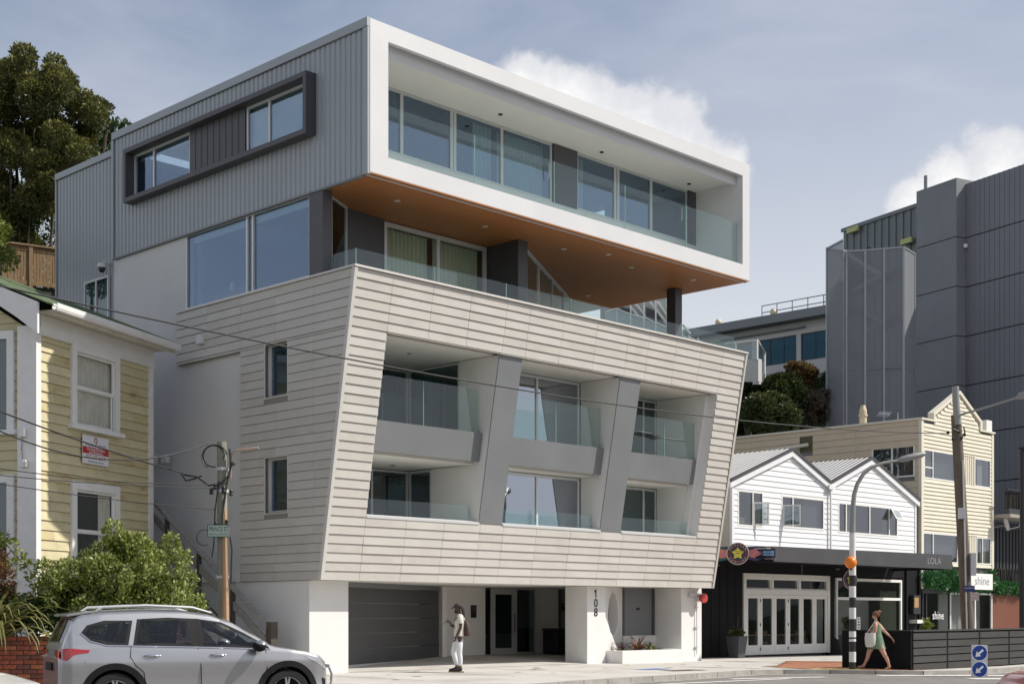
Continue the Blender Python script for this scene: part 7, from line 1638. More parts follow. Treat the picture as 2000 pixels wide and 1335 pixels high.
        vs.append((c[0], sgn * (side_y(*c) + off), c[1])); fs = []
        for k in range(3):
            for i in range(N): fs.append((k * N + i, k * N + (i + 1) % N, (k + 1) * N + (i + 1) % N, (k + 1) * N + i))
        for i in range(N): fs.append((3 * N + i, 3 * N + (i + 1) % N, 4 * N))
        m0 = len(vs); vs += [(x, sgn * (side_y(x, z) - 0.02), z) for x, z in P]
        for i in range(N): fs.append((i, (i + 1) % N, m0 + (i + 1) % N, m0 + i))
        b.add(vs, fs); o = fin(b, nm, m, par, smooth=True, ang=50)
        if 'window' in nm:                       # printed black border of the pane
            b = MB(); r0, r1 = rings[0], [(c[0] + (p[0] - c[0]) * (1 - 0.05 / max(0.05, math.hypot(p[0] - c[0], p[1] - c[1]))), c[1] + (p[1] - c[1]) * (1 - 0.05 / max(0.05, math.hypot(p[0] - c[0], p[1] - c[1])))) for p in P]
            b.grid([[(x, sgn * (side_y(x, z) + off + 0.0015), z) for x, z in rg + rg[:1]] for rg in (r0, r1)]); fin(b, 'window_border', mTrimK, o)
        return o
    def strip(path, wd, off, sgn, nm, m, par=t):
        b = MB(); P = [(x, sgn * (side_y(x, z) + off), z) for x, z in path]; b.tube(P, wd, 5); return fin(b, nm, m, par)
    for sg in (1, -1):
        g = patch([(0.50, 1.30), (0.62, 1.19), (0.85, 1.135), (1.18, 1.125), (1.27, 1.49), (0.85, 1.49), (0.60, 1.42)], 0.004, sg, 'quarter_window', gPriv)
        g = patch([(1.25, 1.12), (2.17, 1.09), (2.13, 1.52), (1.8, 1.535), (1.34, 1.51)], 0.004, sg, 'rear_side_window', gPriv)
        strip([(1.42, 1.12), (1.44, 1.515)], 0.008, 0.006, sg, 'window_bar', mTrimK, g)
        g = patch([(2.26, 1.09), (3.22, 1.055), (3.30, 1.10), (2.95, 1.30), (2.62, 1.46), (2.26, 1.515)], 0.004, sg, 'front_side_window', gCar)
        strip([(0.5, 1.31), (0.63, 1.185), (0.86, 1.12), (1.6, 1.10), (2.6, 1.07), (3.35, 1.04)], 0.010, 0.006, sg, 'window_trim', mChr)
        d1 = [(1.22, 1.115), (1.2, 0.95), (1.28, 0.82), (1.40, 0.72), (1.44, 0.45)]; d2 = [(2.22, 1.085), (2.26, 0.8), (2.27, 0.40)]; d3 = [(3.28, 1.03), (3.30, 0.75), (3.22, 0.45)]
        for d in (d1, d2, d3): strip(d, 0.0065, 0.002, sg, 'door_seam', mTrimK)
        patch([(2.15, 1.10), (2.27, 1.09), (2.27, 1.515), (2.12, 1.52)], 0.003, sg, 'pillar_trim', mTrimK)
        patch([(1.17, 1.13), (1.26, 1.125), (1.35, 1.505), (1.26, 1.495)], 0.003, sg, 'pillar_trim', paint)
        patch([(3.2, 1.045), (3.36, 1.035), (3.31, 1.10)], 0.005, sg, 'mirror_base', mTrimK)
        patch([(1.42, 0.985), (1.60, 0.985), (1.62, 0.93), (1.44, 0.925)], 0.0015, sg, 'handle_recess', mAlu); patch([(2.44, 0.985), (2.62, 0.985), (2.64, 0.93), (2.46, 0.925)], 0.0015, sg, 'handle_recess', mAlu)
        for x in (1.42, 2.42):
            h = MB(); h.ball((x + 0.10, sg * (side_y(x, 0.96) + 0.012), 0.965), (0.13, 0.03, 0.022), 12, 6); hd = fin(h, 'door_handle', mChr, smooth=True)
        m_ = MB(); m_.ball((3.14, sg * 1.03, 1.09), (0.10, 0.13, 0.085), 14, 8); mo = fin(m_, 'mirror', mTrimK, smooth=True)
        m_ = MB(); m_.ball((3.155, sg * 1.03, 1.125), (0.098, 0.128, 0.06), 14, 6); fin(m_, 'mirror_cap', paint, mo, smooth=True)
        patch([(0.02, 1.07), (0.25, 1.085), (0.62, 1.06), (0.60, 1.02), (0.34, 0.985), (0.16, 0.90), (0.03, 0.92)], 0.008, sg, 'tail_lamp', mTail)
        patch([(3.92, 0.925), (4.2, 0.855), (4.42, 0.74), (4.40, 0.70), (4.25, 0.76), (4.05, 0.85)], 0.006, sg, 'headlight', mHead)
        patch([(4.28, 0.58), (4.44, 0.55), (4.43, 0.40), (4.32, 0.40)], 0.006, sg, 'fog_lamp_surround', mTrimK)
        # wheel-arch mouldings and sill
        for a in AX:
            b = MB(); rr = []
            for k in range(25):
                w = math.pi * (-0.08 + 1.16 * k / 24); row = []
                for R, o in ((0.405, -0.04), (0.408, 0.018), (0.50, 0.014), (0.505, -0.02)):
                    x, z = a + R * math.cos(w), WZ + R * math.sin(w); z = max(0.24, z); row.append((x, sg * (side_y(min(4.5, max(0.05, x)), z) + o), z))
                rr.append(row)
            b.grid(rr); fin(b, 'arch_trim', mTrimK, smooth=True, ang=60)
            li = MB(); li.lathe([(0.40, 0.45), (0.415, 0.86)], (a, 0, WZ), 'y', 28, cap=False) if sg > 0 else li.lathe([(0.40, -0.45), (0.415, -0.86)], (a, 0, WZ), 'y', 28, cap=False)
            fin(li, 'arch_liner', mTrimK, fix=False)
        b = MB(); b.grid([[(x, sg * (side_y(x, z) + o), z) for (z, o) in ((0.25, -0.02), (0.26, 0.012), (0.40, 0.012), (0.415, -0.01))] for x in [1.47 + i * 0.17 for i in range(11)]]); fin(b, 'sill_trim', mTrimK)
        r_ = MB(); r_.tube([(0.75, sg * 0.60, 1.625), (0.85, sg * 0.61, 1.685), (1.5, sg * 0.615, 1.715), (2.2, sg * 0.61, 1.685), (2.5, sg * 0.60, 1.605)], [0.016, 0.022, 0.022, 0.022, 0.014], 8); fin(r_, 'roof_rail', mAlu, smooth=True)
        for a in AX:
            W_ = MB(); o = (a, 0, WZ); y0, y1 = (0.68, 0.89) if sg > 0 else (-0.89, -0.68); ym = y1 if sg > 0 else y0; s = sg
            W_.lathe([(0.24, ym - s * 0.2), (0.34, ym - s * 0.20), (0.362, ym - s * 0.16), (0.362, ym - s * 0.04), (0.345, ym), (0.26, ym - s * 0.005), (0.245, ym - s * 0.02)], o, 'y', 32, cap=False); wh = fin(W_, 'wheel', mTyre, smooth=True, ang=35)
            rm = MB(); rm.lathe([(0.25, ym - s * 0.012), (0.235, ym - s * 0.03), (0.225, ym - s * 0.16)], o, 'y', 32, cap=False)
            for k in range(5):
                w = 2 * math.pi * k / 5 + 0.3
                for dw in (-0.13, 0.13):
                    p0 = Vector((a + 0.05 * math.cos(w), ym - s * 0.045, WZ + 0.05 * math.sin(w))); p1 = Vector((a + 0.24 * math.cos(w + dw), ym - s * 0.02, WZ + 0.24 * math.sin(w + dw))); q = Vector((-math.sin(w), 0, math.cos(w))) * 0.019; e = Vector((0, -s * 0.03, 0))
                    rm.ext([p0 - q, p1 - q * 0.8, p1 + q * 0.8, p0 + q], e)
            rm.lathe([(0.001, ym - s * 0.03), (0.045, ym - s * 0.032), (0.055, ym - s * 0.06)], o, 'y', 16, cap=False); fin(rm, 'rim', mRim, wh, smooth=True, ang=30)
            dk = MB(); dk.lathe([(0.001, ym - s * 0.12), (0.23, ym - s * 0.12)], o, 'y', 24, cap=False); fin(dk, 'brake', mTrimK, wh)
    # glass at both ends, spoiler, lower trims
    def across(xa, za, ka, xb, zb_, kb, off, nm, m):
        b = MB(); rr = []
        for i in range(7):
            u = i / 6; x = xa + (xb - xa) * u; z = za + (zb_ - za) * u; k = ka + (kb - ka) * u; row = []
            for j in range(13):
                v = -1 + j / 6; row.append((x + off[0] - 0.05 * abs(v) ** 2.5 * (1 if off[0] >= 0 else -1), k * v, z + off[1] - 0.012 * v * v))
            rr.append(row)
        b.grid(rr); return fin(b, nm, m, smooth=True)
    across(2.72, 1.52, 0.56, 3.42, 1.115, 0.72, (0.02, 0.018), 'windscreen', gCar)
    across(0.12, 1.16, 0.66, 0.40, 1.535, 0.55, (-0.025, 0.01), 'rear_window', gPriv)
    for sg in (1, -1):
        tl = MB(); tl.ext([(0.02, sg * 0.76, 1.04), (0.045, sg * 0.35, 1.06), (0.035, sg * 0.35, 0.98), (-0.005, sg * 0.78, 0.93)], (-0.03, 0, 0)); fin(tl, 'tail_lamp', mTail, bevel=0.008)
    pb = MB(); pb.box(-0.045, 0.0, -0.26, 0.26, 0.74, 0.86); fin(pb, 'plate_recess', mTrimK)
    sp = MB(); sp.ext([(0.25, 0.58, 1.545), (0.25, -0.58, 1.545), (0.7, -0.60, 1.60), (0.7, 0.60, 1.60)], (0, 0, 0.035)); fin(sp, 'spoiler', paint, bevel=0.012 * sc)
    rb = MB(); rb.box(-0.05, 0.2, -0.70, 0.70, 0.30, 0.50); fin(rb, 'rear_bumper', mTrimK, bevel=0.03 * sc)
    fb = MB(); fb.box(4.30, 4.60, -0.62, 0.62, 0.27, 0.46); fin(fb, 'front_bumper', mTrimK, bevel=0.03 * sc)
    gl = MB(); gl.box(4.50, 4.58, -0.45, 0.45, 0.50, 0.64); fin(gl, 'grille', mTrimK, bevel=0.01 * sc)
    un = MB(); un.box(0.3, 4.3, -0.55, 0.55, 0.22, 0.6); fin(un, 'underbody', mTrimK)
    if bull:
        k = MB()
        for y in (-0.38, 0.38): k.tube([(4.45, y, 0.30), (4.74, y, 0.34), (4.78, y, 0.62), (4.70, y, 0.74)], 0.03, 8)
        k.tube([(4.70, -0.38, 0.74), (4.70, 0.38, 0.74)], 0.03, 8); fin(k, 'nudge_bar', mChr, smooth=True)
    return t
def paint(name, c, metal, rough=0.28):
    return mat(name, c, rough, metal=metal, coat=0.8)
mSil = paint('silver_car_paint', (0.42, 0.425, 0.44), 0.7, 0.3); mRedP = paint('red_car_paint', (0.36, 0.03, 0.04), 0.2); mWhP = paint('white_car_paint', (0.75, 0.75, 0.73), 0.0)
ca_ = math.radians(27); fwd = Vector((math.cos(ca_), math.sin(ca_), 0)); lft_ = Vector((-fwd.y, fwd.x, 0))
rw = Vector((-6.0, 21.5, -KH)); c0 = rw + fwd * (2.3 - 0.98) * 1.02 + lft_ * 0.9
make_car('silver_suv', 'silver sport utility car with roof rails and black wheel arch trim in the foreground', 'car', mSil, tuple(c0), ca_, 1.02, True)
make_car('red_car', 'red car cut off by the bottom right corner, in the near lane', 'car', mRedP, (6.72, 12.2, -KH), math.pi, 1.15)
make_car('white_car', 'white car, only a sliver of bonnet showing at the bottom left corner', 'car', mWhP, (-6.05, 11.0, -KH), 0.0, 1.12)
# ============================================================ people
def skin_mesh(nodes, edges, root, name, m, par, sub=2, post=None, smooth=True):
    """one continuous limb-and-trunk surface grown round a jointed skeleton"""
    names = list(nodes); me = bpy.data.meshes.new('sk'); me.from_pydata([nodes[n][0] for n in names], [(names.index(a), names.index(b)) for a, b in edges], [])
    o = bpy.data.objects.new('sk', me); COL.objects.link(o); md = o.modifiers.new('s', 'SKIN'); md.use_smooth_shade = True; md.branch_smoothing = 0.6
    bm = bmesh.new(); bm.from_mesh(me); ly = bm.verts.layers.skin.verify(); bm.verts.ensure_lookup_table()
    for i, n in enumerate(names):
        r = nodes[n][1]; bm.verts[i][ly].radius = (r, r) if not isinstance(r, tuple) else r; bm.verts[i][ly].use_root = (n == root)
    bm.to_mesh(me); bm.free()
    ss = o.modifiers.new('u', 'SUBSURF'); ss.levels = sub; ss.render_levels = sub
    dg = bpy.context.evaluated_depsgraph_get(); nm = bpy.data.meshes.new_from_object(o.evaluated_get(dg)); bpy.data.objects.remove(o); bpy.data.meshes.remove(me)
    if post:
        for v in nm.vertices: v.co = Vector(post(v.co))
    nm.materials.clear(); nm.materials.append(m); nm.name = name
    nm.polygons.foreach_set('use_smooth', [True] * len(nm.polygons))
    q = bpy.data.objects.new(name, nm); COL.objects.link(q); q.parent = par; return q
def hand(nodes, edges, wrist, direc, palm_n, side, curl=0.5, s=1.0):
    """palm, four unequal bent fingers and a thumb leaving the side of the palm"""
    w = Vector(nodes[wrist][0]); d = Vector(direc).normalized(); n = Vector(palm_n).normalized(); x = d.cross(n).normalized() * side
    pc = w + d * 0.055 * s; k = wrist + '_p'; nodes[k] = (tuple(pc), 0.030 * s); edges.append((wrist, k))
    kn = w + d * 0.085 * s; k2 = wrist + '_k'; nodes[k2] = (tuple(kn), 0.028 * s); edges.append((k, k2))
    for i, (off, ln) in enumerate(((-0.028, 0.07), (-0.009, 0.08), (0.010, 0.075), (0.027, 0.06))):
        p = kn + x * off * s; a = d.copy(); prev = k2
        for j, f in enumerate((0.45, 0.33, 0.22)):
            a = (a + n * curl * (0.55 + 0.35 * j)).normalized(); p = p + a * ln * f * s * 1.15; q = f'{wrist}_f{i}{j}'; nodes[q] = (tuple(p), (0.0105 - 0.0015 * j) * s); edges.append((prev, q)); prev = q
    p = w + d * 0.03 * s - x * 0.03 * s; prev = k
    for j in range(2):
        p = p + (d * 0.7 - x * 0.6 + n * 0.5 * (j + 0.4)).normalized() * 0.035 * s; q = f'{wrist}_t{j}'; nodes[q] = (tuple(p), (0.012 - 0.002 * j) * s); edges.append((prev, q)); prev = q
def loft(rings, name, m, par, closed_top=False, closed_bot=False, n=28, smooth=True, wob=None):
    """rings: (centre, rx, ry[, tilt]) ellipses stacked"""
    b = MB(); rows = []
    for (c, rx, ry) in rings:
        rows.append([(c[0] + rx * math.cos(2 * math.pi * i / n) * (1 + (wob(i, c[2]) if wob else 0)), c[1] + ry * math.sin(2 * math.pi * i / n) * (1 + (wob(i, c[2]) if wob else 0)), c[2]) for i in range(n + 1)])
    b.grid(rows)
    if closed_top: b.poly(rows[-1][:-1])
    if closed_bot: b.poly(rows[0][:-1])
    return b.build(name, m, par, smooth=smooth, ang=70, weld=True)
def head_parts(t, c, facing, skin, s=1.0):
    """nose, eyes, mouth and ears on the front of a head centred at c and looking along facing"""
    f = Vector(facing).normalized(); l = Vector((0, 0, 1)).cross(f).normalized(); c = Vector(c)
    return f, l, c
def body(t, J, skin, name='body', squash=0.74, zr=(0.8, 1.46)):
    def post(co):
        z = co.z; x, y = co.x, co.y
        if zr[0] < z < zr[1] and abs(y) < 0.20:
            cx_ = J['spine'][0][0]; k = min(1, (z - zr[0]) / 0.12, (zr[1] - z) / 0.08); x = cx_ + (x - cx_) * (1 - (1 - squash) * k)
        return (x, y, z)
    ed = [('pelvis', 'spine'), ('spine', 'chest'), ('chest', 'neckb'), ('neckb', 'neck'), ('neck', 'jaw'), ('jaw', 'head'), ('head', 'crown'), ('jaw', 'nose')]
    for q in 'LR': ed += [('chest', 'sh' + q), ('sh' + q, 'up' + q), ('up' + q, 'el' + q), ('el' + q, 'fo' + q), ('fo' + q, 'wr' + q), ('pelvis', 'hip' + q), ('hip' + q, 'th' + q), ('th' + q, 'kn' + q), ('kn' + q, 'ca' + q), ('ca' + q, 'an' + q), ('an' + q, 'heel' + q), ('an' + q, 'ball' + q), ('ball' + q, 'toe' + q)]
    return ed, post
# ---- man on the footpath, looking left, phone in his raised far hand
mDkSkin = mat('dark_brown_skin', (0.085, 0.045, 0.030), 0.5); mShirt = mat('striped_white_shirt', (0.66, 0.64, 0.58), 0.85); mJean = mat('white_jeans', (0.68, 0.70, 0.73), 0.85, bump=0.2, bscale=25); mShoe = mat('black_sneaker', (0.02, 0.018, 0.02), 0.6); mSole = mat('brown_sole', (0.20, 0.14, 0.09), 0.7); mHair = mat('black_hair', (0.012, 0.010, 0.010), 0.7); mCap = mat('dark_brown_cap', (0.05, 0.035, 0.035), 0.75); mBag = mat('brown_backpack', (0.07, 0.04, 0.03), 0.7)
# woven stripes in the shirt cloth
nt = mShirt.node_tree; b_ = nt.nodes['Principled BSDF']; tc = nt.nodes.new('ShaderNodeTexCoord'); wv = nt.nodes.new('ShaderNodeTexWave'); wv.inputs['Scale'].default_value = 9; wv.bands_direction = 'Y'; wv.inputs['Distortion'].default_value = 0.6
rp = nt.nodes.new('ShaderNodeMix'); rp.data_type = 'RGBA'; rp.inputs[6].default_value = (0.70, 0.68, 0.62, 1); rp.inputs[7].default_value = (0.50, 0.48, 0.43, 1); nt.links.new(tc.outputs['Object'], wv.inputs[0]); nt.links.new(wv.outputs[0], rp.inputs[0]); nt.links.new(rp.outputs[2], b_.inputs['Base Color'])
mx_, my_ = (897 - CX) / FPX * 36.6, 36.6
man = thing('person', 'person in white striped shirt, white jeans and dark cap looking at a phone', 'person', (mx_, my_, ground_z(mx_) + 0.0), math.radians(183))
J = dict(pelvis=((0, 0, 0.95), 0.135), spine=((-0.01, 0, 1.12), 0.125), chest=((-0.015, 0, 1.32), 0.135), neckb=((0.0, 0, 1.485), 0.062), neck=((0.02, 0, 1.53), 0.055), jaw=((0.045, 0, 1.585), 0.065), head=((0.035, 0, 1.655), 0.088), crown=((0.02, 0, 1.715), 0.078), nose=((0.128, 0, 1.61), 0.016),
  shL=((-0.02, 0.165, 1.43), 0.06), upL=((-0.03, 0.225, 1.32), 0.052), elL=((-0.035, 0.25, 1.16), 0.043), foL=((0.02, 0.25, 1.04), 0.04), wrL=((0.075, 0.235, 0.93), 0.028),
  shR=((0.0, -0.165, 1.43), 0.06), upR=((0.03, -0.22, 1.32), 0.05), elR=((0.05, -0.23, 1.15), 0.043), foR=((0.17, -0.20, 1.18), 0.038), wrR=((0.27, -0.16, 1.235), 0.028),
  hipL=((-0.01, 0.09, 0.90), 0.10), thL=((0.0, 0.095, 0.72), 0.085), knL=((0.0, 0.095, 0.50), 0.06), caL=((-0.025, 0.095, 0.33), 0.056), anL=((-0.02, 0.095, 0.10), 0.04), heelL=((-0.06, 0.095, 0.045), 0.035), ballL=((0.10, 0.10, 0.04), 0.035), toeL=((0.17, 0.105, 0.035), 0.026),
  hipR=((0.01, -0.09, 0.90), 0.10), thR=((0.09, -0.09, 0.73), 0.085), knR=((0.15, -0.09, 0.51), 0.06), caR=((0.10, -0.09, 0.33), 0.056), anR=((0.05, -0.09, 0.11), 0.04), heelR=((0.01, -0.09, 0.06), 0.035), ballR=((0.16, -0.10, 0.045), 0.035), toeR=((0.23, -0.105, 0.035), 0.026))
ed, post = body(man, J, mDkSkin)
hand(J, ed, 'wrL', (0.25, -0.05, -1), (0.6, -0.7, 0.1), 1, 0.75); hand(J, ed, 'wrR', (0.85, 0.1, 0.55), (-0.45, 0.3, 0.75), -1, 0.8)
skin_mesh(J, ed, 'pelvis', 'body', mDkSkin, man, 2, post)
# jeans, shirt, shoes
def jeans(J, grow, m, par, cuff=0.13):
    N = {k: (J[k][0], J[k][1] + grow) for k in ('pelvis', 'hipL', 'thL', 'knL', 'caL', 'hipR', 'thR', 'knR', 'caR')}
    N['waist'] = ((J['pelvis'][0][0], 0, 1.03), 0.14 + grow)
    e = [('waist', 'pelvis')]
    for q in 'LR':
        a = Vector(J['an' + q][0]); N['cu' + q] = (tuple(a + Vector((0, 0, cuff - 0.08))), 0.058); e += [('pelvis', 'hip' + q), ('hip' + q, 'th' + q), ('th' + q, 'kn' + q), ('kn' + q, 'ca' + q), ('ca' + q, 'cu' + q)]
    def pst(co):
        k = 0.8 if co.z > 0.85 else 1; return (J['pelvis'][0][0] + (co.x - J['pelvis'][0][0]) * k if co.z > 0.85 else co.x, co.y, co.z)
    return skin_mesh(N, e, 'pelvis', 'jeans', m, par, 2, pst)
jeans(J, 0.014, mJean, man)
sh = loft([((0.0, 0, 0.93), 0.135, 0.185), ((0.0, 0, 1.02), 0.14, 0.185), ((-0.01, 0, 1.15), 0.13, 0.18), ((-0.015, 0, 1.28), 0.135, 0.19), ((-0.015, 0, 1.38), 0.125, 0.195), ((-0.01, 0, 1.45), 0.095, 0.15), ((0.0, 0, 1.495), 0.068, 0.085)], 'shirt', mShirt, man, wob=lambda i, z: 0.02 * math.sin(i * 1.7 + z * 19))
for q, sg_ in (('L', 1), ('R', -1)):
    a, b, c = Vector(J['sh' + q][0]), Vector(J['up' + q][0]), Vector(J['el' + q][0]); e_ = b.lerp(c, 0.45)
    MB().tube([a - Vector((0, sg_ * 0.06, -0.005)), a, b, e_], [0.07, 0.082, 0.078, 0.074], 14, cap=False).build('sleeve', mShirt, sh, smooth=True, ang=80, fix=True)
vn_ = MB(); vn_.ext([(0.072, 0.035, 1.49), (0.072, -0.035, 1.49), (0.118, 0.0, 1.36)], (0.012, 0, 0.004)); vn_.build('neck_opening', mDkSkin, sh)
for q in 'LR':
    a, b, h = Vector(J['toe' + q][0]), Vector(J['ball' + q][0]), Vector(J['heel' + q][0]); k = MB(); zf = 0.0
    k.tube([h + Vector((-0.015, 0, 0.04)), h + Vector((0.05, 0, 0.045)), b + Vector((-0.02, 0, 0.02)), a + Vector((0.01, 0, 0.008)), a + Vector((0.035, 0, 0.0))], [0.04, 0.058, 0.05, 0.042, 0.02], 12); s_ = k.build('shoe', mShoe, man, smooth=True)
    k = MB(); m0, m1 = h.x - 0.06, a.x + 0.05; zb_ = max(0.0, min(h.z, a.z) - 0.045); k.box(m0, m1, h.y - 0.048, h.y + 0.048, zb_ + 0.001, zb_ + 0.03); k.build('sole', mSole, s_, bevel=0.01)
cp = MB(); cp.ball((0.03, 0, 1.705), (0.115, 0.098, 0.075), 18, 10); cp.build('cap', mCap, man, smooth=True)
br = MB(); br.grid([[(0.10 + 0.13 * u * math.sqrt(max(0, 1 - 0.55 * v * v)), 0.085 * v, 1.70 - 0.045 * u - 0.02 * v * v) for v in [-1 + k / 5 for k in range(11)]] for u in (0, .35, .7, 1)]); br.grid([[(0.10 + 0.13 * u * math.sqrt(max(0, 1 - 0.55 * v * v)), 0.085 * v, 1.692 - 0.045 * u - 0.02 * v * v) for v in [-1 + k / 5 for k in range(11)]] for u in (0, .35, .7, 1)]); br.build('cap_brim', mCap, man, smooth=True, fix=False)
hr = MB(); r_ = random.Random(4)
for i in range(26):
    y = r_.uniform(-0.085, 0.085); x = -0.045 + r_.uniform(-.02, .01) + abs(y) * 0.35; L_ = r_.uniform(0.2, 0.32); hr.tube([(x, y, 1.70), (x - 0.05, y * 1.1, 1.62), (x - 0.075, y * 1.25, 1.62 - L_ * 0.5), (x - 0.07, y * 1.3, 1.62 - L_ * 0.8)], [0.015, 0.016, 0.014, 0.008], 6)
hr.build('hair', mHair, man, smooth=True)
er = MB(); er.ball((0.025, 0.088, 1.615), (0.022, 0.01, 0.034), 8, 6); er.ball((0.025, -0.088, 1.615), (0.022, 0.01, 0.034), 8, 6); er.build('ears', mDkSkin, man, smooth=True)
ey = MB()
for y in (-0.034, 0.034): ey.ball((0.112, y, 1.642), (0.010, 0.014, 0.008), 8, 6)
ey.build('eyes', mat('eye', (0.4, 0.38, 0.36), 0.3), man, smooth=True); MB().ball((0.108, 0, 1.567), (0.014, 0.026, 0.009), 8, 6).build('lips', mat('lips_dark', (0.12, 0.05, 0.045), 0.5), man, smooth=True)
bd_ = MB(); bd_.ball((0.075, 0, 1.555), (0.055, 0.06, 0.045), 12, 8); bd_.build('beard', mHair, man, smooth=True)
MB().tube([(0.068, 0.262, 0.955), (0.09, 0.235, 0.965), (0.085, 0.21, 0.95), (0.06, 0.235, 0.94), (0.068, 0.262, 0.955)], 0.008, 6).build('bracelet', mat('wood_bead', (0.3, 0.16, 0.08), 0.5), man)
ph = thing('phone', 'black phone held up in the hand of the person in white', 'phone', man.matrix_basis @ Vector((0.355, -0.135, 1.305)), math.radians(183)); q_ = MB().box(-0.006, 0.006, -0.038, 0.038, -0.08, 0.08).build('case', mBlk, ph, bevel=0.004); q_.rotation_euler = (0, math.radians(-28), 0); q2 = MB().box(-0.008, -0.0061, -0.033, 0.033, -0.072, 0.072).build('screen', mTrimK, q_)
bgk = thing('small_backpack', 'small brown backpack on the back of the person in white', 'backpack', man.matrix_basis @ Vector((-0.175, 0.03, 1.12)), math.radians(183)); loft([((-0.03, 0, -0.19), 0.075, 0.12), ((-0.03, 0, -0.12), 0.10, 0.135), ((-0.02, 0, 0.05), 0.09, 0.13), ((-0.01, 0, 0.16), 0.06, 0.11), ((0, 0, 0.2), 0.02, 0.06)], 'sack', mBag, bgk, True, True)
for y in (-0.09, 0.09): MB().tube([(0.03, y, 0.15), (0.10, y * 1.25, 0.34), (0.22, y * 1.3, 0.34), (0.30, y * 1.3, 0.2)], 0.014, 6).build('strap', mBag, bgk)
# ---- woman striding left past the fence, tote bag on her near shoulder
mFair = mat('fair_skin', (0.56, 0.32, 0.23), 0.5); mDress = mat('sage_green_dress', (0.10, 0.17, 0.11), 0.85, col2=(0.16, 0.24, 0.155), scale=7); mAub = mat('auburn_hair', (0.18, 0.075, 0.03), 0.55, var=0.3, scale=25, streak=(1, 1, 4)); mTote = mat('canvas_tote', (0.66, 0.62, 0.56), 0.9, bump=0.2, bscale=20)
wx, wy = (1712 - CX) / FPX * 41.0, 41.0
wo = thing('person', 'person with auburn hair in a short sage green dress striding left past the fence', 'person', (wx, wy, ground_z(wx) + 0.0), math.radians(164))
J = dict(pelvis=((0, 0, 0.92), 0.145), spine=((0.0, 0, 1.08), 0.13), chest=((0.0, 0, 1.26), 0.14), neckb=((0.015, 0, 1.40), 0.055), neck=((0.03, 0, 1.445), 0.048), jaw=((0.055, 0, 1.50), 0.065), head=((0.045, 0, 1.565), 0.083), crown=((0.03, 0, 1.62), 0.072), nose=((0.128, 0, 1.53), 0.013),
  shL=((0.01, 0.145, 1.36), 0.052), upL=((0.02, 0.215, 1.25), 0.056), elL=((0.02, 0.215, 1.08), 0.048), foL=((0.12, 0.20, 1.05), 0.036), wrL=((0.19, 0.17, 1.08), 0.025),
  shR=((-0.01, -0.145, 1.36), 0.052), upR=((-0.10, -0.21, 1.25), 0.054), elR=((-0.24, -0.24, 1.07), 0.044), foR=((-0.34, -0.26, 0.98), 0.034), wrR=((-0.43, -0.27, 0.90), 0.024),
  hipL=((0.0, 0.085, 0.87), 0.10), thL=((-0.10, 0.085, 0.70), 0.105), knL=((-0.20, 0.085, 0.48), 0.07), caL=((-0.285, 0.085, 0.33), 0.065), anL=((-0.37, 0.085, 0.10), 0.036), heelL=((-0.40, 0.085, 0.045), 0.032), ballL=((-0.27, 0.09, 0.028), 0.030), toeL=((-0.21, 0.095, 0.024), 0.022),
  hipR=((0.02, -0.085, 0.87), 0.10), thR=((0.12, -0.085, 0.70), 0.105), knR=((0.22, -0.085, 0.48), 0.07), caR=((0.26, -0.085, 0.32), 0.056), anR=((0.36, -0.085, 0.11), 0.036), heelR=((0.35, -0.085, 0.045), 0.033), ballR=((0.47, -0.09, 0.07), 0.028), toeR=((0.53, -0.095, 0.09), 0.020))
ed, post = body(wo, J, mFair, zr=(0.82, 1.38))
hand(J, ed, 'wrL', (0.5, -0.2, 0.45), (-0.2, -0.8, -0.3), 1, 0.8, 0.9); hand(J, ed, 'wrR', (-0.55, -0.05, -0.8), (0.5, 0.2, -0.5), -1, 0.55, 0.9)
skin_mesh(J, ed, 'pelvis', 'body', mFair, wo, 2, post)
dr = loft([((0.0, 0, 0.60), 0.255, 0.225), ((0.0, 0, 0.70), 0.23, 0.22), ((0.0, 0, 0.84), 0.195, 0.21), ((0, 0, 0.95), 0.165, 0.19), ((0, 0, 1.06), 0.135, 0.162), ((0.005, 0, 1.16), 0.135, 0.165), ((0.01, 0, 1.24), 0.135, 0.172), ((0.01, 0, 1.285), 0.128, 0.168)], 'dress', mDress, wo, wob=lambda i, z: (0.045 if z < 0.8 else 0.014) * math.sin(i * 1.8 + z * 23))
for y in (-0.07, 0.07): MB().tube([(0.10, y, 1.27), (0.06, y * 1.1, 1.40), (0.0, y, 1.42), (-0.075, y, 1.26)], 0.009, 6).build('dress_strap', mDress, dr)
h_ = MB(); h_.ball((0.01, 0, 1.59), (0.105, 0.096, 0.10), 18, 12); h_.ball((-0.06, 0, 1.655), (0.062, 0.062, 0.055), 14, 8); h_.build('hair', mAub, wo, smooth=True)
r_ = random.Random(9); wsp = MB()
for i in range(16): a = r_.uniform(0, 6.28); wsp.tube([(-0.06, 0, 1.66), (-0.06 + 0.06 * math.cos(a), 0.06 * math.sin(a), 1.67 + r_.uniform(-.03, .05)), (-0.07 + 0.085 * math.cos(a), 0.085 * math.sin(a), 1.64 + r_.uniform(-.03, .05))], [0.012, 0.009, 0.003], 5)
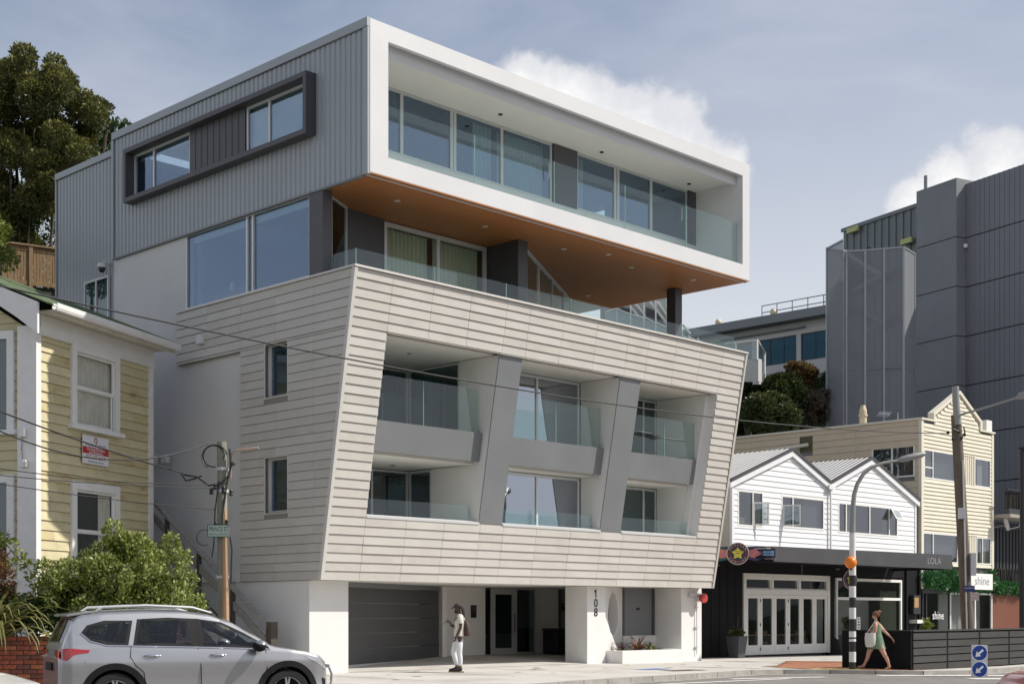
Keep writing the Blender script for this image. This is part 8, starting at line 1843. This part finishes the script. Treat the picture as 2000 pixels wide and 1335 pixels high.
wsp.build('hair_wisp', mAub, wo, kind='stuff')
er = MB(); er.ball((0.04, 0.083, 1.53), (0.02, 0.009, 0.03), 8, 6); er.ball((0.04, -0.083, 1.53), (0.02, 0.009, 0.03), 8, 6); er.build('ears', mFair, wo, smooth=True)
ey = MB()
for y in (-0.032, 0.032): ey.ball((0.118, y, 1.565), (0.009, 0.013, 0.007), 8, 6)
ey.build('eyes', MATS['eye'], wo, smooth=True); MB().ball((0.112, 0, 1.497), (0.012, 0.023, 0.008), 8, 6).build('lips', mat('lips_pink', (0.45, 0.17, 0.15), 0.5), wo, smooth=True)
for q in 'LR':
    a, h = Vector(J['toe' + q][0]), Vector(J['heel' + q][0]); d = (a - h).normalized(); n = d.cross(Vector((0, 1, 0))).normalized(); n = n if n.z > 0 else -n; k = MB(); k.obox(h - d * 0.035 - n * 0.042 + Vector((0, -0.038, 0)), d * ((a - h).length + 0.06), Vector((0, 0.076, 0)), n * 0.016); k.build('sandal', mat('tan_sandal', (0.38, 0.24, 0.15), 0.7), wo, bevel=0.004)
MB().tube([(0.05, 0.055, 1.43), (0.08, 0.0, 1.42), (0.05, -0.055, 1.43), (-0.01, -0.05, 1.42), (-0.03, 0, 1.41), (-0.01, 0.05, 1.42), (0.05, 0.055, 1.43)], 0.006, 5).build('necklace', mBlk, wo)
tt = thing('tote_bag', 'off-white canvas tote bag hanging at the side of the person in green', 'bag', wo.matrix_basis @ Vector((0.17, 0.27, 0.88)), math.radians(164))
loft([((0.02, 0, -0.23), 0.09, 0.045), ((0, 0, -0.16), 0.14, 0.07), ((0.0, 0, 0.03), 0.155, 0.07), ((-0.01, -0.01, 0.18), 0.145, 0.035)], 'sack', mTote, tt, True, True, wob=lambda i, z: 0.04 * math.sin(i * 1.3 + z * 17))
MB().tube([(0.10, 0.0, 0.16), (-0.02, 0.0, 0.34), (-0.14, -0.05, 0.52), (-0.16, -0.11, 0.525), (-0.10, -0.09, 0.38), (-0.06, -0.03, 0.16)], 0.012, 6).build('strap', mTote, tt)
